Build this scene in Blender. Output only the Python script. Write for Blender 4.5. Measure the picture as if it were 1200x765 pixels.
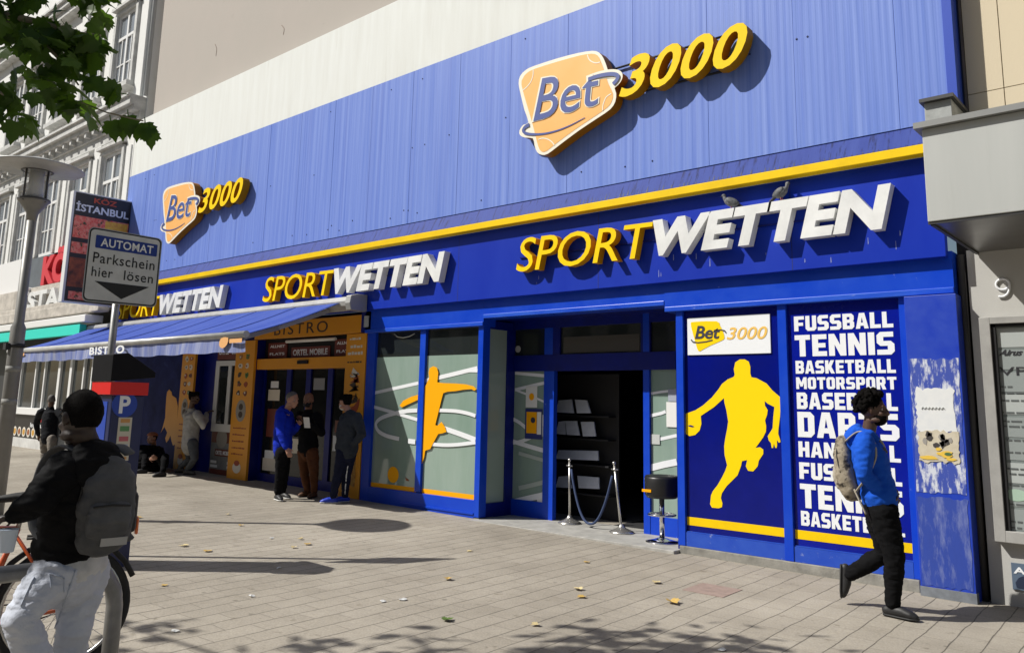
import bpy, bmesh, math, random
import numpy as np
from mathutils import Vector, Matrix, noise

random.seed(7)
for _o in list(bpy.data.objects):
    bpy.data.objects.remove(_o, do_unlink=True)
scene = bpy.context.scene
COL = scene.collection

# ------------------------------------------------------------------ camera
FPX, CPY = 952.404, 312.936                 # focal length and principal row on the 1200 px wide frame
YAW, PITCH, ROLL = -0.723478552, 0.166931267, 0.0221361625
EYE = np.array([0.0, 0.0, 1.58])
_cy, _sy, _cp, _sp = math.cos(YAW), math.sin(YAW), math.cos(PITCH), math.sin(PITCH)
FW = np.array([_sy*_cp, _cy*_cp, _sp])
_r0 = np.array([_cy, -_sy, 0.0]); _u0 = np.cross(_r0, FW)
RT = _r0*math.cos(ROLL) + _u0*math.sin(ROLL)
UP = -_r0*math.sin(ROLL) + _u0*math.cos(ROLL)
cam_d = bpy.data.cameras.new('camera')
cam = bpy.data.objects.new('camera', cam_d); COL.objects.link(cam)
cam.matrix_world = Matrix(((RT[0], UP[0], -FW[0], EYE[0]), (RT[1], UP[1], -FW[1], EYE[1]), (RT[2], UP[2], -FW[2], EYE[2]), (0, 0, 0, 1)))
cam_d.sensor_width = 36.0
cam_d.lens = 36.0*FPX/1200.0
cam_d.shift_y = -(382.5-CPY)/1200.0
cam_d.clip_start, cam_d.clip_end = 0.05, 2000
scene.camera = cam

# ------------------------------------------------------------------ sky, sun, exposure
TO_SUN = Vector((-0.70, -0.73, 1.0)).normalized()
world = bpy.data.worlds.new('World'); scene.world = world; world.use_nodes = True
_n = world.node_tree.nodes; _n.clear()
_out = _n.new('ShaderNodeOutputWorld'); _bg = _n.new('ShaderNodeBackground'); _sky = _n.new('ShaderNodeTexSky')
_sky.sky_type = 'NISHITA'; _sky.sun_disc = False
_sky.sun_elevation = math.asin(TO_SUN.z); _sky.sun_rotation = math.atan2(TO_SUN.x, TO_SUN.y)
_sky.air_density = 1.2; _sky.dust_density = 2.0
_bg.inputs['Strength'].default_value = 0.052
world.node_tree.links.new(_sky.outputs[0], _bg.inputs[0]); world.node_tree.links.new(_bg.outputs[0], _out.inputs[0])
sun_d = bpy.data.lights.new('sun', 'SUN'); sun = bpy.data.objects.new('sun', sun_d); COL.objects.link(sun)
sun_d.energy = 4.6; sun_d.angle = math.radians(0.5); sun_d.color = (1.0, 0.965, 0.90)
sun.rotation_euler = (-TO_SUN).to_track_quat('-Z', 'Y').to_euler()
sun.location = (-14, -14, 25)
scene.view_settings.view_transform = 'Standard'; scene.view_settings.look = 'None'
scene.view_settings.exposure = 0.24; scene.view_settings.gamma = 1.0
scene.view_settings.use_curve_mapping = False
scene.cycles.max_bounces = 8

# ------------------------------------------------------------------ measuring helpers
def ray(px, py):
    return RT*(px-600) - UP*(py-CPY) + FW*FPX
def P(px, py, Y):                            # point of the upright plane Y = const seen at a photo pixel
    d = ray(px, py); t = Y/d[1]; return (d[0]*t, Y, EYE[2]+d[2]*t)
def PX(px, py, X):
    d = ray(px, py); t = X/d[0]; return (X, d[1]*t, EYE[2]+d[2]*t)
def PD(px, py, D):                           # point at depth D along the view axis
    return tuple(EYE + ray(px, py)*D/FPX)
def gz(X):                                   # the pavement falls gently to the right
    return -0.0105*(max(min(X, 3), -18)+3)
def G(px, py):
    z = 0
    for _ in range(5):
        d = ray(px, py); t = (z-EYE[2])/d[2]; X, Y = d[0]*t, d[1]*t; z = gz(X)
    return (X, Y, z)

# ------------------------------------------------------------------ materials
MATS = {}
def lin(c):
    return tuple(((v/255)/12.92 if v/255 <= 0.04045 else ((v/255+0.055)/1.055)**2.4) for v in c)
def mat(name, col, rough=0.6, metal=0.0, var=0.0, vscale=3.0, bump=0.0, bscale=40.0, spec=0.5, col2=None, stretch=(1, 1, 1), coat=0.0, detail=6.0, alpha=None, trans=0.0, spots=None):
    """principled paint with noise driven wear: col -> col2 (or a darker col) by var"""
    if name in MATS: return MATS[name]
    m = bpy.data.materials.new(name); m.use_nodes = True
    nt = m.node_tree; N, L = nt.nodes, nt.links
    b = N['Principled BSDF']
    b.inputs['Base Color'].default_value = (*col, 1); b.inputs['Roughness'].default_value = rough
    b.inputs['Metallic'].default_value = metal; b.inputs['Specular IOR Level'].default_value = spec
    b.inputs['Coat Weight'].default_value = coat; b.inputs['Transmission Weight'].default_value = trans
    tc = N.new('ShaderNodeTexCoord'); mp = N.new('ShaderNodeMapping'); mp.inputs['Scale'].default_value = stretch
    L.new(tc.outputs['Object'], mp.inputs[0])
    cur = None
    if var > 0:
        nz = N.new('ShaderNodeTexNoise'); nz.inputs['Scale'].default_value = vscale; nz.inputs['Detail'].default_value = detail; nz.inputs['Roughness'].default_value = 0.65
        L.new(mp.outputs[0], nz.inputs['Vector'])
        rp = N.new('ShaderNodeValToRGB'); rp.color_ramp.elements[0].position = 0.33; rp.color_ramp.elements[1].position = 0.72
        c2 = col2 if col2 else tuple(v*(1-var) for v in col)
        if col2: c2 = tuple(a*(1-var)+b2*var for a, b2 in zip(col, col2))
        rp.color_ramp.elements[0].color = (*col, 1); rp.color_ramp.elements[1].color = (*c2, 1)
        L.new(nz.outputs['Fac'], rp.inputs[0]); cur = rp.outputs[0]
        rr = N.new('ShaderNodeMapRange'); rr.inputs[3].default_value = max(rough-0.1, 0.02); rr.inputs[4].default_value = min(rough+0.12, 1)
        L.new(nz.outputs['Fac'], rr.inputs[0]); L.new(rr.outputs[0], b.inputs['Roughness'])
    if spots:                                # (colour, scale, threshold, softness)
        sc, ss, th, sf = spots
        n2 = N.new('ShaderNodeTexNoise'); n2.inputs['Scale'].default_value = ss; n2.inputs['Detail'].default_value = 8; n2.inputs['Roughness'].default_value = 0.7
        L.new(mp.outputs[0], n2.inputs['Vector'])
        r2 = N.new('ShaderNodeValToRGB'); r2.color_ramp.elements[0].position = th; r2.color_ramp.elements[1].position = min(th+sf, 1)
        L.new(n2.outputs['Fac'], r2.inputs[0])
        mx = N.new('ShaderNodeMix'); mx.data_type = 'RGBA'
        if cur: L.new(cur, mx.inputs[6])
        else: mx.inputs[6].default_value = (*col, 1)
        mx.inputs[7].default_value = (*sc, 1); L.new(r2.outputs[0], mx.inputs[0]); cur = mx.outputs[2]
    if cur: L.new(cur, b.inputs['Base Color'])
    if bump > 0:
        n3 = N.new('ShaderNodeTexNoise'); n3.inputs['Scale'].default_value = bscale; n3.inputs['Detail'].default_value = 5
        L.new(mp.outputs[0], n3.inputs['Vector'])
        bp = N.new('ShaderNodeBump'); bp.inputs['Strength'].default_value = bump; bp.inputs['Distance'].default_value = 0.01
        L.new(n3.outputs['Fac'], bp.inputs['Height']); L.new(bp.outputs[0], b.inputs['Normal'])
    MATS[name] = m
    return m

# ------------------------------------------------------------------ mesh helpers
class MB:
    def __init__(s): s.v = []; s.f = []; s.sm = []
    def add(s, verts, faces, smooth=False):
        o = len(s.v); s.v += [tuple(float(c) for c in p) for p in verts]; s.f += [tuple(i+o for i in f) for f in faces]; s.sm += [smooth]*len(faces); return s
    def box(s, x0, x1, y0, y1, z0, z1):
        x0, x1 = min(x0, x1), max(x0, x1); y0, y1 = min(y0, y1), max(y0, y1); z0, z1 = min(z0, z1), max(z0, z1)
        return s.add([(x0,y0,z0),(x1,y0,z0),(x1,y1,z0),(x0,y1,z0),(x0,y0,z1),(x1,y0,z1),(x1,y1,z1),(x0,y1,z1)],
                     [(0,3,2,1),(4,5,6,7),(0,1,5,4),(1,2,6,5),(2,3,7,6),(3,0,4,7)])
    def obox(s, c, ux, uy, uz, hx, hy, hz):
        c, ux, uy, uz = Vector(c), Vector(ux), Vector(uy), Vector(uz)
        q = [c+ux*a*hx+uy*b*hy+uz*d*hz for d in (-1, 1) for b in (-1, 1) for a in (-1, 1)]
        return s.add(q, [(0,2,3,1),(4,5,7,6),(0,1,5,4),(1,3,7,5),(3,2,6,7),(2,0,4,6)])
    def prism(s, front, back):                # two matching loops of 3D points
        n = len(front)
        return s.add(list(front)+list(back), [tuple(range(n)), tuple(range(2*n-1, n-1, -1))]+[(i, i+n, (i+1) % n+n, (i+1) % n) for i in range(n)])
    def tube(s, pts, r, n=10, caps=True, closed=False):
        pts = [Vector(p) for p in pts]; m = len(pts)
        rs = r if isinstance(r, (list, tuple)) else [r]*m
        vs = []; prev = None
        for i, p in enumerate(pts):
            a = pts[i-1] if (i > 0 or closed) else p; b = pts[(i+1) % m] if (i < m-1 or closed) else p
            t = (b-a).normalized()
            if prev is None:
                u = t.cross(Vector((0, 0, 1)));
                if u.length < 0.1: u = t.cross(Vector((0, 1, 0)))
                u.normalize()
            else:
                u = (prev - t*prev.dot(t)).normalized()
            prev = u; w = t.cross(u)
            for k in range(n):
                an = 2*math.pi*k/n; vs.append(p + (u*math.cos(an)+w*math.sin(an))*rs[i])
        fs = []
        for i in range(m if closed else m-1):
            j = (i+1) % m
            for k in range(n): fs.append((i*n+k, i*n+(k+1) % n, j*n+(k+1) % n, j*n+k))
        s.add(vs, fs, True)
        if caps and not closed:
            o = len(s.v)-len(vs)
            s.f += [tuple(o+k for k in range(n-1, -1, -1)), tuple(o+(m-1)*n+k for k in range(n))]; s.sm += [False, False]
        return s
    def lathe(s, c, prof, n=24, axis=(0, 0, 1)):
        c = Vector(c); q = Vector((0, 0, 1)).rotation_difference(Vector(axis).normalized())
        vs = []
        for r, z in prof:
            for k in range(n):
                a = 2*math.pi*k/n; vs.append(c + q @ Vector((r*math.cos(a), r*math.sin(a), z)))
        m = len(prof)
        fs = [(i*n+k, i*n+(k+1) % n, (i+1)*n+(k+1) % n, (i+1)*n+k) for i in range(m-1) for k in range(n)]
        o = len(s.v); s.add(vs, fs, True)
        s.f += [tuple(o+k for k in range(n-1, -1, -1)), tuple(o+(m-1)*n+k for k in range(n))]; s.sm += [False, False]
        return s
    def ball(s, c, r, n=14, m=9, q=None):
        c = Vector(c); rx, ry, rz = r if isinstance(r, (list, tuple)) else (r, r, r)
        vs = []
        for i in range(m+1):
            th = math.pi*i/m
            for k in range(n):
                a = 2*math.pi*k/n
                v = Vector((rx*math.sin(th)*math.cos(a), ry*math.sin(th)*math.sin(a), rz*math.cos(th)))
                vs.append(c + (q @ v if q else v))
        fs = [(i*n+k, (i+1)*n+k, (i+1)*n+(k+1) % n, i*n+(k+1) % n) for i in range(m) for k in range(n)]
        return s.add(vs, fs, True)
    def loft(s, secs, side=(1, 0, 0), n=16, caps=True, power=2.0):
        """secs: (centre, half width along side, half depth) rings joined with rounded ends"""
        side = Vector(side); C = [Vector(q[0]) for q in secs]; m = len(C); vs = []
        ext = []
        for i in range(m):
            a = C[max(i-1, 0)]; b = C[min(i+1, m-1)]; t = (b-a).normalized()
            u = (side - t*side.dot(t)).normalized(); w = t.cross(u)
            ext.append((C[i], u, w, t, secs[i][1], secs[i][2]))
        rings = []
        if caps:
            c, u, w, t, a, b = ext[0]
            for sc, dd in ((0.35, 0.9), (0.75, 0.6)): rings.append((c-t*min(a, b)*dd, u, w, a*sc, b*sc))
        rings += [(c, u, w, a, b) for c, u, w, t, a, b in ext]
        if caps:
            c, u, w, t, a, b = ext[-1]
            for sc, dd in ((0.75, 0.6), (0.35, 0.9)): rings.append((c+t*min(a, b)*dd, u, w, a*sc, b*sc))
        for c, u, w, a, b in rings:
            for k in range(n):
                an = 2*math.pi*k/n; ca, sa = math.cos(an), math.sin(an)
                ca = math.copysign(abs(ca)**(2/power), ca); sa = math.copysign(abs(sa)**(2/power), sa)
                vs.append(c+u*a*ca+w*b*sa)
        R = len(rings)
        fs = [(i*n+k, i*n+(k+1) % n, (i+1)*n+(k+1) % n, (i+1)*n+k) for i in range(R-1) for k in range(n)]
        o = len(s.v); s.add(vs, fs, True)
        s.f += [tuple(o+k for k in range(n-1, -1, -1)), tuple(o+(R-1)*n+k for k in range(n))]; s.sm += [True, True]
        return s

def origin_of(parent):
    o = Vector((0, 0, 0))
    while parent is not None: o += parent.location; parent = parent.parent
    return o
def build(name, mb, m, parent=None, bevel=0.0, world=True):
    """link the collected geometry as one mesh object; world coordinates are moved into the parent's frame"""
    off = origin_of(parent) if (parent is not None and world) else Vector((0, 0, 0))
    me = bpy.data.meshes.new(name)
    me.from_pydata([(x-off.x, y-off.y, z-off.z) for x, y, z in mb.v], [], mb.f); me.update()
    me.polygons.foreach_set('use_smooth', mb.sm)
    bm = bmesh.new(); bm.from_mesh(me); bmesh.ops.recalc_face_normals(bm, faces=bm.faces); bm.to_mesh(me); bm.free()
    me.materials.append(m)
    o = bpy.data.objects.new(name, me); COL.objects.link(o)
    if parent is not None: o.parent = parent
    if bevel > 0:
        b = o.modifiers.new('bevel', 'BEVEL'); b.width = bevel; b.segments = 2; b.limit_method = 'ANGLE'
    return o
def link_mesh(name, me, m, parent):
    if not me.materials: me.materials.append(m)
    o = bpy.data.objects.new(name, me); COL.objects.link(o)
    if parent is not None: o.parent = parent
    return o
def tag(o, label=None, cat=None, group=None, kind=None):
    if label: o['label'] = label
    if cat: o['category'] = cat
    if group: o['group'] = group
    if kind: o['kind'] = kind
    return o
def thing(name, label, cat, loc=(0, 0, 0), group=None):
    o = bpy.data.objects.new(name, None); COL.objects.link(o); o.location = loc; o.empty_display_size = 0.2
    return tag(o, label, cat, group)
def copy_tree(o, parent=None):
    c = o.copy(); COL.objects.link(c)
    if parent is not None: c.parent = parent
    for ch in list(o.children): copy_tree(ch, c)
    return c

# ------------------------------------------------------------------ lettering
GLY = {
 'F': ([(0,0),(4,0),(4,5),(8.5,5),(8.5,8),(4,8),(4,10.8),(9.5,10.8),(9.5,14),(0,14)], []),
 'U': ([(2,0),(8,0),(10,2),(10,14),(6.2,14),(6.2,3.2),(3.8,3.2),(3.8,14),(0,14),(0,2)], []),
 'S': ([(0,0),(8,0),(10,2),(10,6.5),(8,8.4),(3.8,8.4),(3.8,10.9),(9.6,10.9),(9.6,14),(2,14),(0,12),(0,7.3),(2,5.4),(6.2,5.4),(6.2,3.1),(0,3.1)], []),
 'B': ([(0,0),(8,0),(10,2),(10,6),(9,7.2),(9.8,8.4),(9.8,12),(7.8,14),(0,14)], [[(3.7,3),(6.3,3),(6.3,5.7),(3.7,5.7)],[(3.7,8.6),(6.2,8.6),(6.2,11),(3.7,11)]]),
 'A': ([(0,0),(3.6,0),(4.1,2.6),(6.9,2.6),(7.4,0),(11,0),(7.8,14),(3.2,14)], [[(4.6,5.4),(6.4,5.4),(5.5,10.4)]]),
 'L': ([(0,0),(9,0),(9,3.2),(3.8,3.2),(3.8,14),(0,14)], []),
 'T': ([(3.1,0),(6.9,0),(6.9,10.8),(10,10.8),(10,14),(0,14),(0,10.8),(3.1,10.8)], []),
 'E': ([(0,0),(9.2,0),(9.2,3.1),(3.8,3.1),(3.8,5.5),(8.4,5.5),(8.4,8.4),(3.8,8.4),(3.8,10.9),(9.2,10.9),(9.2,14),(0,14)], []),
 'N': ([(0,0),(3.6,0),(3.6,7.2),(7,0),(10.6,0),(10.6,14),(7,14),(7,6.8),(3.6,14),(0,14)], []),
 'I': ([(0,0),(3.8,0),(3.8,14),(0,14)], []),
 'K': ([(0,0),(3.8,0),(3.8,4.8),(6.6,0),(10.8,0),(7,7.2),(10.4,14),(6.4,14),(3.8,9.2),(3.8,14),(0,14)], []),
 'M': ([(0,0),(3.5,0),(3.5,7.5),(5.2,3),(7.8,3),(9.5,7.5),(9.5,0),(13,0),(13,14),(9.2,14),(6.5,7.8),(3.8,14),(0,14)], []),
 'O': ([(2,0),(8,0),(10,2),(10,12),(8,14),(2,14),(0,12),(0,2)], [[(3.8,3.1),(6.2,3.1),(6.2,10.9),(3.8,10.9)]]),
 'R': ([(0,0),(3.8,0),(3.8,4.8),(4.8,4.8),(6.4,0),(10.4,0),(8.4,5.3),(9.8,6.8),(9.8,12),(7.8,14),(0,14)], [[(3.8,7.7),(6.1,7.7),(6.1,11),(3.8,11)]]),
 'P': ([(0,0),(3.8,0),(3.8,4.8),(8,4.8),(10,6.8),(10,12),(8,14),(0,14)], [[(3.8,7.7),(6.2,7.7),(6.2,11),(3.8,11)]]),
 'D': ([(0,0),(7.8,0),(10,2.2),(10,11.8),(7.8,14),(0,14)], [[(3.8,3.1),(6.2,3.1),(6.2,10.9),(3.8,10.9)]]),
 'H': ([(0,0),(3.8,0),(3.8,5.4),(6.4,5.4),(6.4,0),(10.2,0),(10.2,14),(6.4,14),(6.4,8.5),(3.8,8.5),(3.8,14),(0,14)], []),
}
def _eval_mesh(cu):
    o = bpy.data.objects.new('tmp', cu); COL.objects.link(o)
    dg = bpy.context.evaluated_depsgraph_get(); dg.update()
    me = bpy.data.meshes.new_from_object(o.evaluated_get(dg))
    bpy.data.objects.remove(o, do_unlink=True); bpy.data.curves.remove(cu)
    return me
def loops_mesh(loops, depth):
    """filled flat outlines (holes by overlap) given thickness; x, y in the sheet, z = thickness"""
    cu = bpy.data.curves.new('outline', 'CURVE'); cu.dimensions = '2D'; cu.fill_mode = 'BOTH'; cu.extrude = depth/2
    for lp in loops:
        sp = cu.splines.new('POLY'); sp.points.add(len(lp)-1); sp.use_cyclic_u = True
        for q, pt in zip(lp, sp.points): pt.co = (q[0], q[1], 0, 1)
    return _eval_mesh(cu)
def block_mesh(word, depth, gap=1.3):
    loops = []; x = 0
    for ch in word:
        out, holes = GLY[ch]
        for lp in [out]+holes: loops.append([(a+x, b) for a, b in lp])
        x += max(a for a, b in out)+gap
    return loops_mesh(loops, depth)
def text_mesh(s, depth, bold=0.0, spacing=1.0):
    cu = bpy.data.curves.new('text', 'FONT'); cu.body = s; cu.size = 1.0; cu.extrude = depth/2; cu.offset = bold; cu.space_character = spacing
    cu.resolution_u = 4; cu.fill_mode = 'BOTH'
    return _eval_mesh(cu)
def to_quad(me, quad, normal, depth):
    """map a flat lettering mesh onto the quad bottom-left, bottom-right, top-right, top-left; thickness along normal (front face on the quad)"""
    co = np.empty(len(me.vertices)*3); me.vertices.foreach_get('co', co); co = co.reshape(-1, 3)
    lo, hi = co.min(0), co.max(0); u = (co[:, 0]-lo[0])/(hi[0]-lo[0]); v = (co[:, 1]-lo[1])/(hi[1]-lo[1])
    w = (co[:, 2]-lo[2])/max(hi[2]-lo[2], 1e-9)
    q = [np.array(p, float) for p in quad]; nn = np.array(normal, float)
    r = ((1-u)*(1-v))[:, None]*q[0]+(u*(1-v))[:, None]*q[1]+(u*v)[:, None]*q[2]+((1-u)*v)[:, None]*q[3] + ((w-1)*depth)[:, None]*nn
    return r
def lettering(name, me, quad, normal, depth, m, parent, split=False, side=None):
    r = to_quad(me, quad, normal, depth)
    off = np.array(origin_of(parent)) if parent is not None else 0
    r = r-off
    if split:
        n = len(me.vertices); idx = list(range(n))
        def find(a):
            while idx[a] != a: idx[a] = idx[idx[a]]; a = idx[a]
            return a
        keyed = {}
        for i, p in enumerate(np.round(r, 5)):   # extruded text keeps its caps and sides unwelded: join by position
            k = tuple(p)
            if k in keyed: idx[find(i)] = find(keyed[k])
            else: keyed[k] = i
        for e in me.edges:
            a, b = find(e.vertices[0]), find(e.vertices[1])
            if a != b: idx[a] = b
        comp = {}
        for pl in me.polygons: comp.setdefault(find(pl.vertices[0]), []).append(tuple(pl.vertices))
        res = []
        for fs in sorted(comp.values(), key=lambda fs: min(r[i][0] for f in fs for i in f)):
            ids = sorted({i for f in fs for i in f}); mp = {i: k for k, i in enumerate(ids)}
            mb = MB(); mb.add([r[i] for i in ids], [tuple(mp[i] for i in f) for f in fs])
            o = build(name, mb, m, parent, world=False)
            if side:
                o.data.materials.append(side)
                for pl in o.data.polygons:
                    if abs(pl.normal.y) < 0.5: pl.material_index = 1
            res.append(o)
        return res
    me.vertices.foreach_set('co', r.astype(float).ravel()); me.update()
    bm = bmesh.new(); bm.from_mesh(me); bmesh.ops.remove_doubles(bm, verts=bm.verts, dist=1e-5); bmesh.ops.recalc_face_normals(bm, faces=bm.faces); bm.to_mesh(me); bm.free()
    me.materials.clear()
    return link_mesh(name, me, m, parent)
def sheet(name, loops, m, parent, depth=0.002):
    """flat cut-out on an upright plane facing the street: loops of 3D points with one Y"""
    Y = loops[0][0][1]
    me = loops_mesh([[(p[0], p[2]) for p in lp] for lp in loops], depth)
    co = np.empty(len(me.vertices)*3); me.vertices.foreach_get('co', co); co = co.reshape(-1, 3)
    off = np.array(origin_of(parent))
    r = np.stack([co[:, 0], Y+depth/2-co[:, 2], co[:, 1]], 1)-off
    me.vertices.foreach_set('co', r.ravel()); me.update(); me.materials.clear()
    return link_mesh(name, me, m, parent)
def ribbon(pts, w, taper=False):
    """outline of a stroke of width w in (x, z)"""
    L, R = [], []; n = len(pts)
    for i, p in enumerate(pts):
        a = pts[max(i-1, 0)]; b = pts[min(i+1, n-1)]
        dx, dz = b[0]-a[0], b[2]-a[2]; l = math.hypot(dx, dz) or 1
        h = w/2*(1-0.85*i/(n-1) if taper else 1)
        L.append((p[0]-dz/l*h, p[1], p[2]+dx/l*h)); R.append((p[0]+dz/l*h, p[1], p[2]-dx/l*h))
    return L+R[::-1]
def smooth_pts(pts, k=4, closed=False):
    out = []; n = len(pts)
    rng = range(n if closed else n-1)
    for i in rng:
        p0 = pts[(i-1) % n] if (closed or i > 0) else pts[i]; p1 = pts[i]; p2 = pts[(i+1) % n]; p3 = pts[(i+2) % n] if (closed or i < n-2) else p2
        for j in range(k):
            t = j/k
            out.append(tuple(0.5*((2*b)+(-a+c)*t+(2*a-5*b+4*c-d)*t*t+(-a+3*b-3*c+d)*t**3) for a, b, c, d in zip(p0, p1, p2, p3)))
    if not closed: out.append(tuple(pts[-1]))
    return out
def disc(c, rx, rz, n=24):
    return [(c[0]+rx*math.cos(2*math.pi*k/n), c[1], c[2]+rz*math.sin(2*math.pi*k/n)) for k in range(n)]
def rect3(x0, x1, z0, z1, Y):
    return [(x0, Y, z0), (x1, Y, z0), (x1, Y, z1), (x0, Y, z1)]
def quad_of(x0, x1, z0, z1, Y, slant=0.0):
    return [(x0, Y, z0), (x1-slant, Y, z0), (x1, Y, z1), (x0+slant, Y, z1)]
# ------------------------------------------------------------------ shared materials
M_pave = None
white = mat('white_render', (0.72, 0.74, 0.71), 0.8, var=0.5, vscale=2.2, col2=(0.60, 0.60, 0.55), bump=0.15, bscale=90, stretch=(2.5, 1, 0.25), spots=((0.50, 0.48, 0.42), 1.6, 0.60, 0.3))
grey_wall = mat('warm_grey_render', (0.40, 0.365, 0.325), 0.9, var=0.5, vscale=0.7, col2=(0.46, 0.41, 0.37), bump=0.1, bscale=120, spots=((0.30, 0.26, 0.22), 2.3, 0.66, 0.25))
clad = mat('faded_blue_metal', (0.102, 0.182, 0.56), 0.5, spec=0.3, var=1.0, vscale=2.0, col2=(0.21, 0.30, 0.67), stretch=(7, 1, 0.10), detail=10, spots=((0.10, 0.165, 0.52), 0.9, 0.53, 0.24))
clad_edge = mat('deep_blue_metal', (0.03, 0.075, 0.45), 0.4)
flash_m = mat('weathered_blue_flashing', (0.028, 0.05, 0.25), 0.6, spec=0.15, var=0.8, vscale=2.2, col2=(0.055, 0.085, 0.31), stretch=(5, 1, 0.4), spots=((0.018, 0.026, 0.11), 5.0, 0.53, 0.12))
yel = mat('yellow_enamel', (0.88, 0.58, 0.001), 0.5, spec=0.2, var=0.15, vscale=4, spots=((0.35, 0.22, 0.03), 5, 0.68, 0.1))
yel2 = mat('yellow_vinyl', (0.90, 0.63, 0.001), 0.45, spec=0.2)
amber = mat('amber_vinyl', (0.92, 0.40, 0.001), 0.45, spec=0.2)
fas_m = mat('royal_blue_panel', (0.001, 0.021, 0.35), 0.42, spec=0.25, var=0.5, vscale=0.9, col2=(0.004, 0.042, 0.45), stretch=(1, 1, 0.35), spots=((0.16, 0.22, 0.55), 6, 0.70, 0.08))
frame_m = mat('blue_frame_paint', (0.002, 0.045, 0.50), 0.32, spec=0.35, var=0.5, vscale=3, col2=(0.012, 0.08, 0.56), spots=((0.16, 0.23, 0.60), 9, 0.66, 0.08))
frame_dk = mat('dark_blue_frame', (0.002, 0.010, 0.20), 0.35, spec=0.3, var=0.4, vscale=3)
navy = mat('navy_print', (0.001, 0.006, 0.19), 0.22, var=0.3, vscale=1.5, spec=0.3)
navy2 = mat('ultramarine_print', (0.001, 0.009, 0.29), 0.25, var=0.3, vscale=1.5, spec=0.3)
letter_w = mat('white_acrylic', (0.80, 0.81, 0.80), 0.4, var=0.25, vscale=3, spots=((0.45, 0.42, 0.36), 4, 0.66, 0.2))
print_w = mat('white_vinyl', (0.78, 0.80, 0.82), 0.5)
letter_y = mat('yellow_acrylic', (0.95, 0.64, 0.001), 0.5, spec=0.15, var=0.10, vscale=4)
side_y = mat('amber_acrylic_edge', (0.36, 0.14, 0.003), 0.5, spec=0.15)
plinth_m = mat('grey_plinth', (0.30, 0.29, 0.26), 0.85, var=0.5, vscale=6, bump=0.4, bscale=60, spots=((0.14, 0.13, 0.11), 8, 0.6, 0.15))
black = mat('black_void', (0.006, 0.006, 0.007), 0.8)
glass = mat('dark_window_glass', (0.018, 0.022, 0.022), 0.04, spec=0.6)
film = mat('frosted_film', (0.22, 0.315, 0.26), 0.10, var=0.7, vscale=1.0, col2=(0.33, 0.41, 0.37), coat=0.9, stretch=(2.5, 1, 0.4))
film2 = mat('frosted_film_pale', (0.30, 0.38, 0.30), 0.15, var=0.3, vscale=1.5, col2=(0.40, 0.46, 0.42), coat=0.5)
slab_m = mat('pale_threshold_stone', (0.42, 0.41, 0.38), 0.7, var=0.4, vscale=5, bump=0.2)
paper = mat('white_paper', (0.75, 0.75, 0.72), 0.7)
gunmetal = mat('grey_aluminium', (0.38, 0.38, 0.38), 0.35, 0.6)
steel = mat('brushed_steel', (0.55, 0.55, 0.55), 0.3, 0.9, var=0.2, vscale=8)
chrome = mat('chrome', (0.75, 0.75, 0.75), 0.08, 1.0)
rubber = mat('black_rubber', (0.012, 0.012, 0.012), 0.7)

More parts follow.
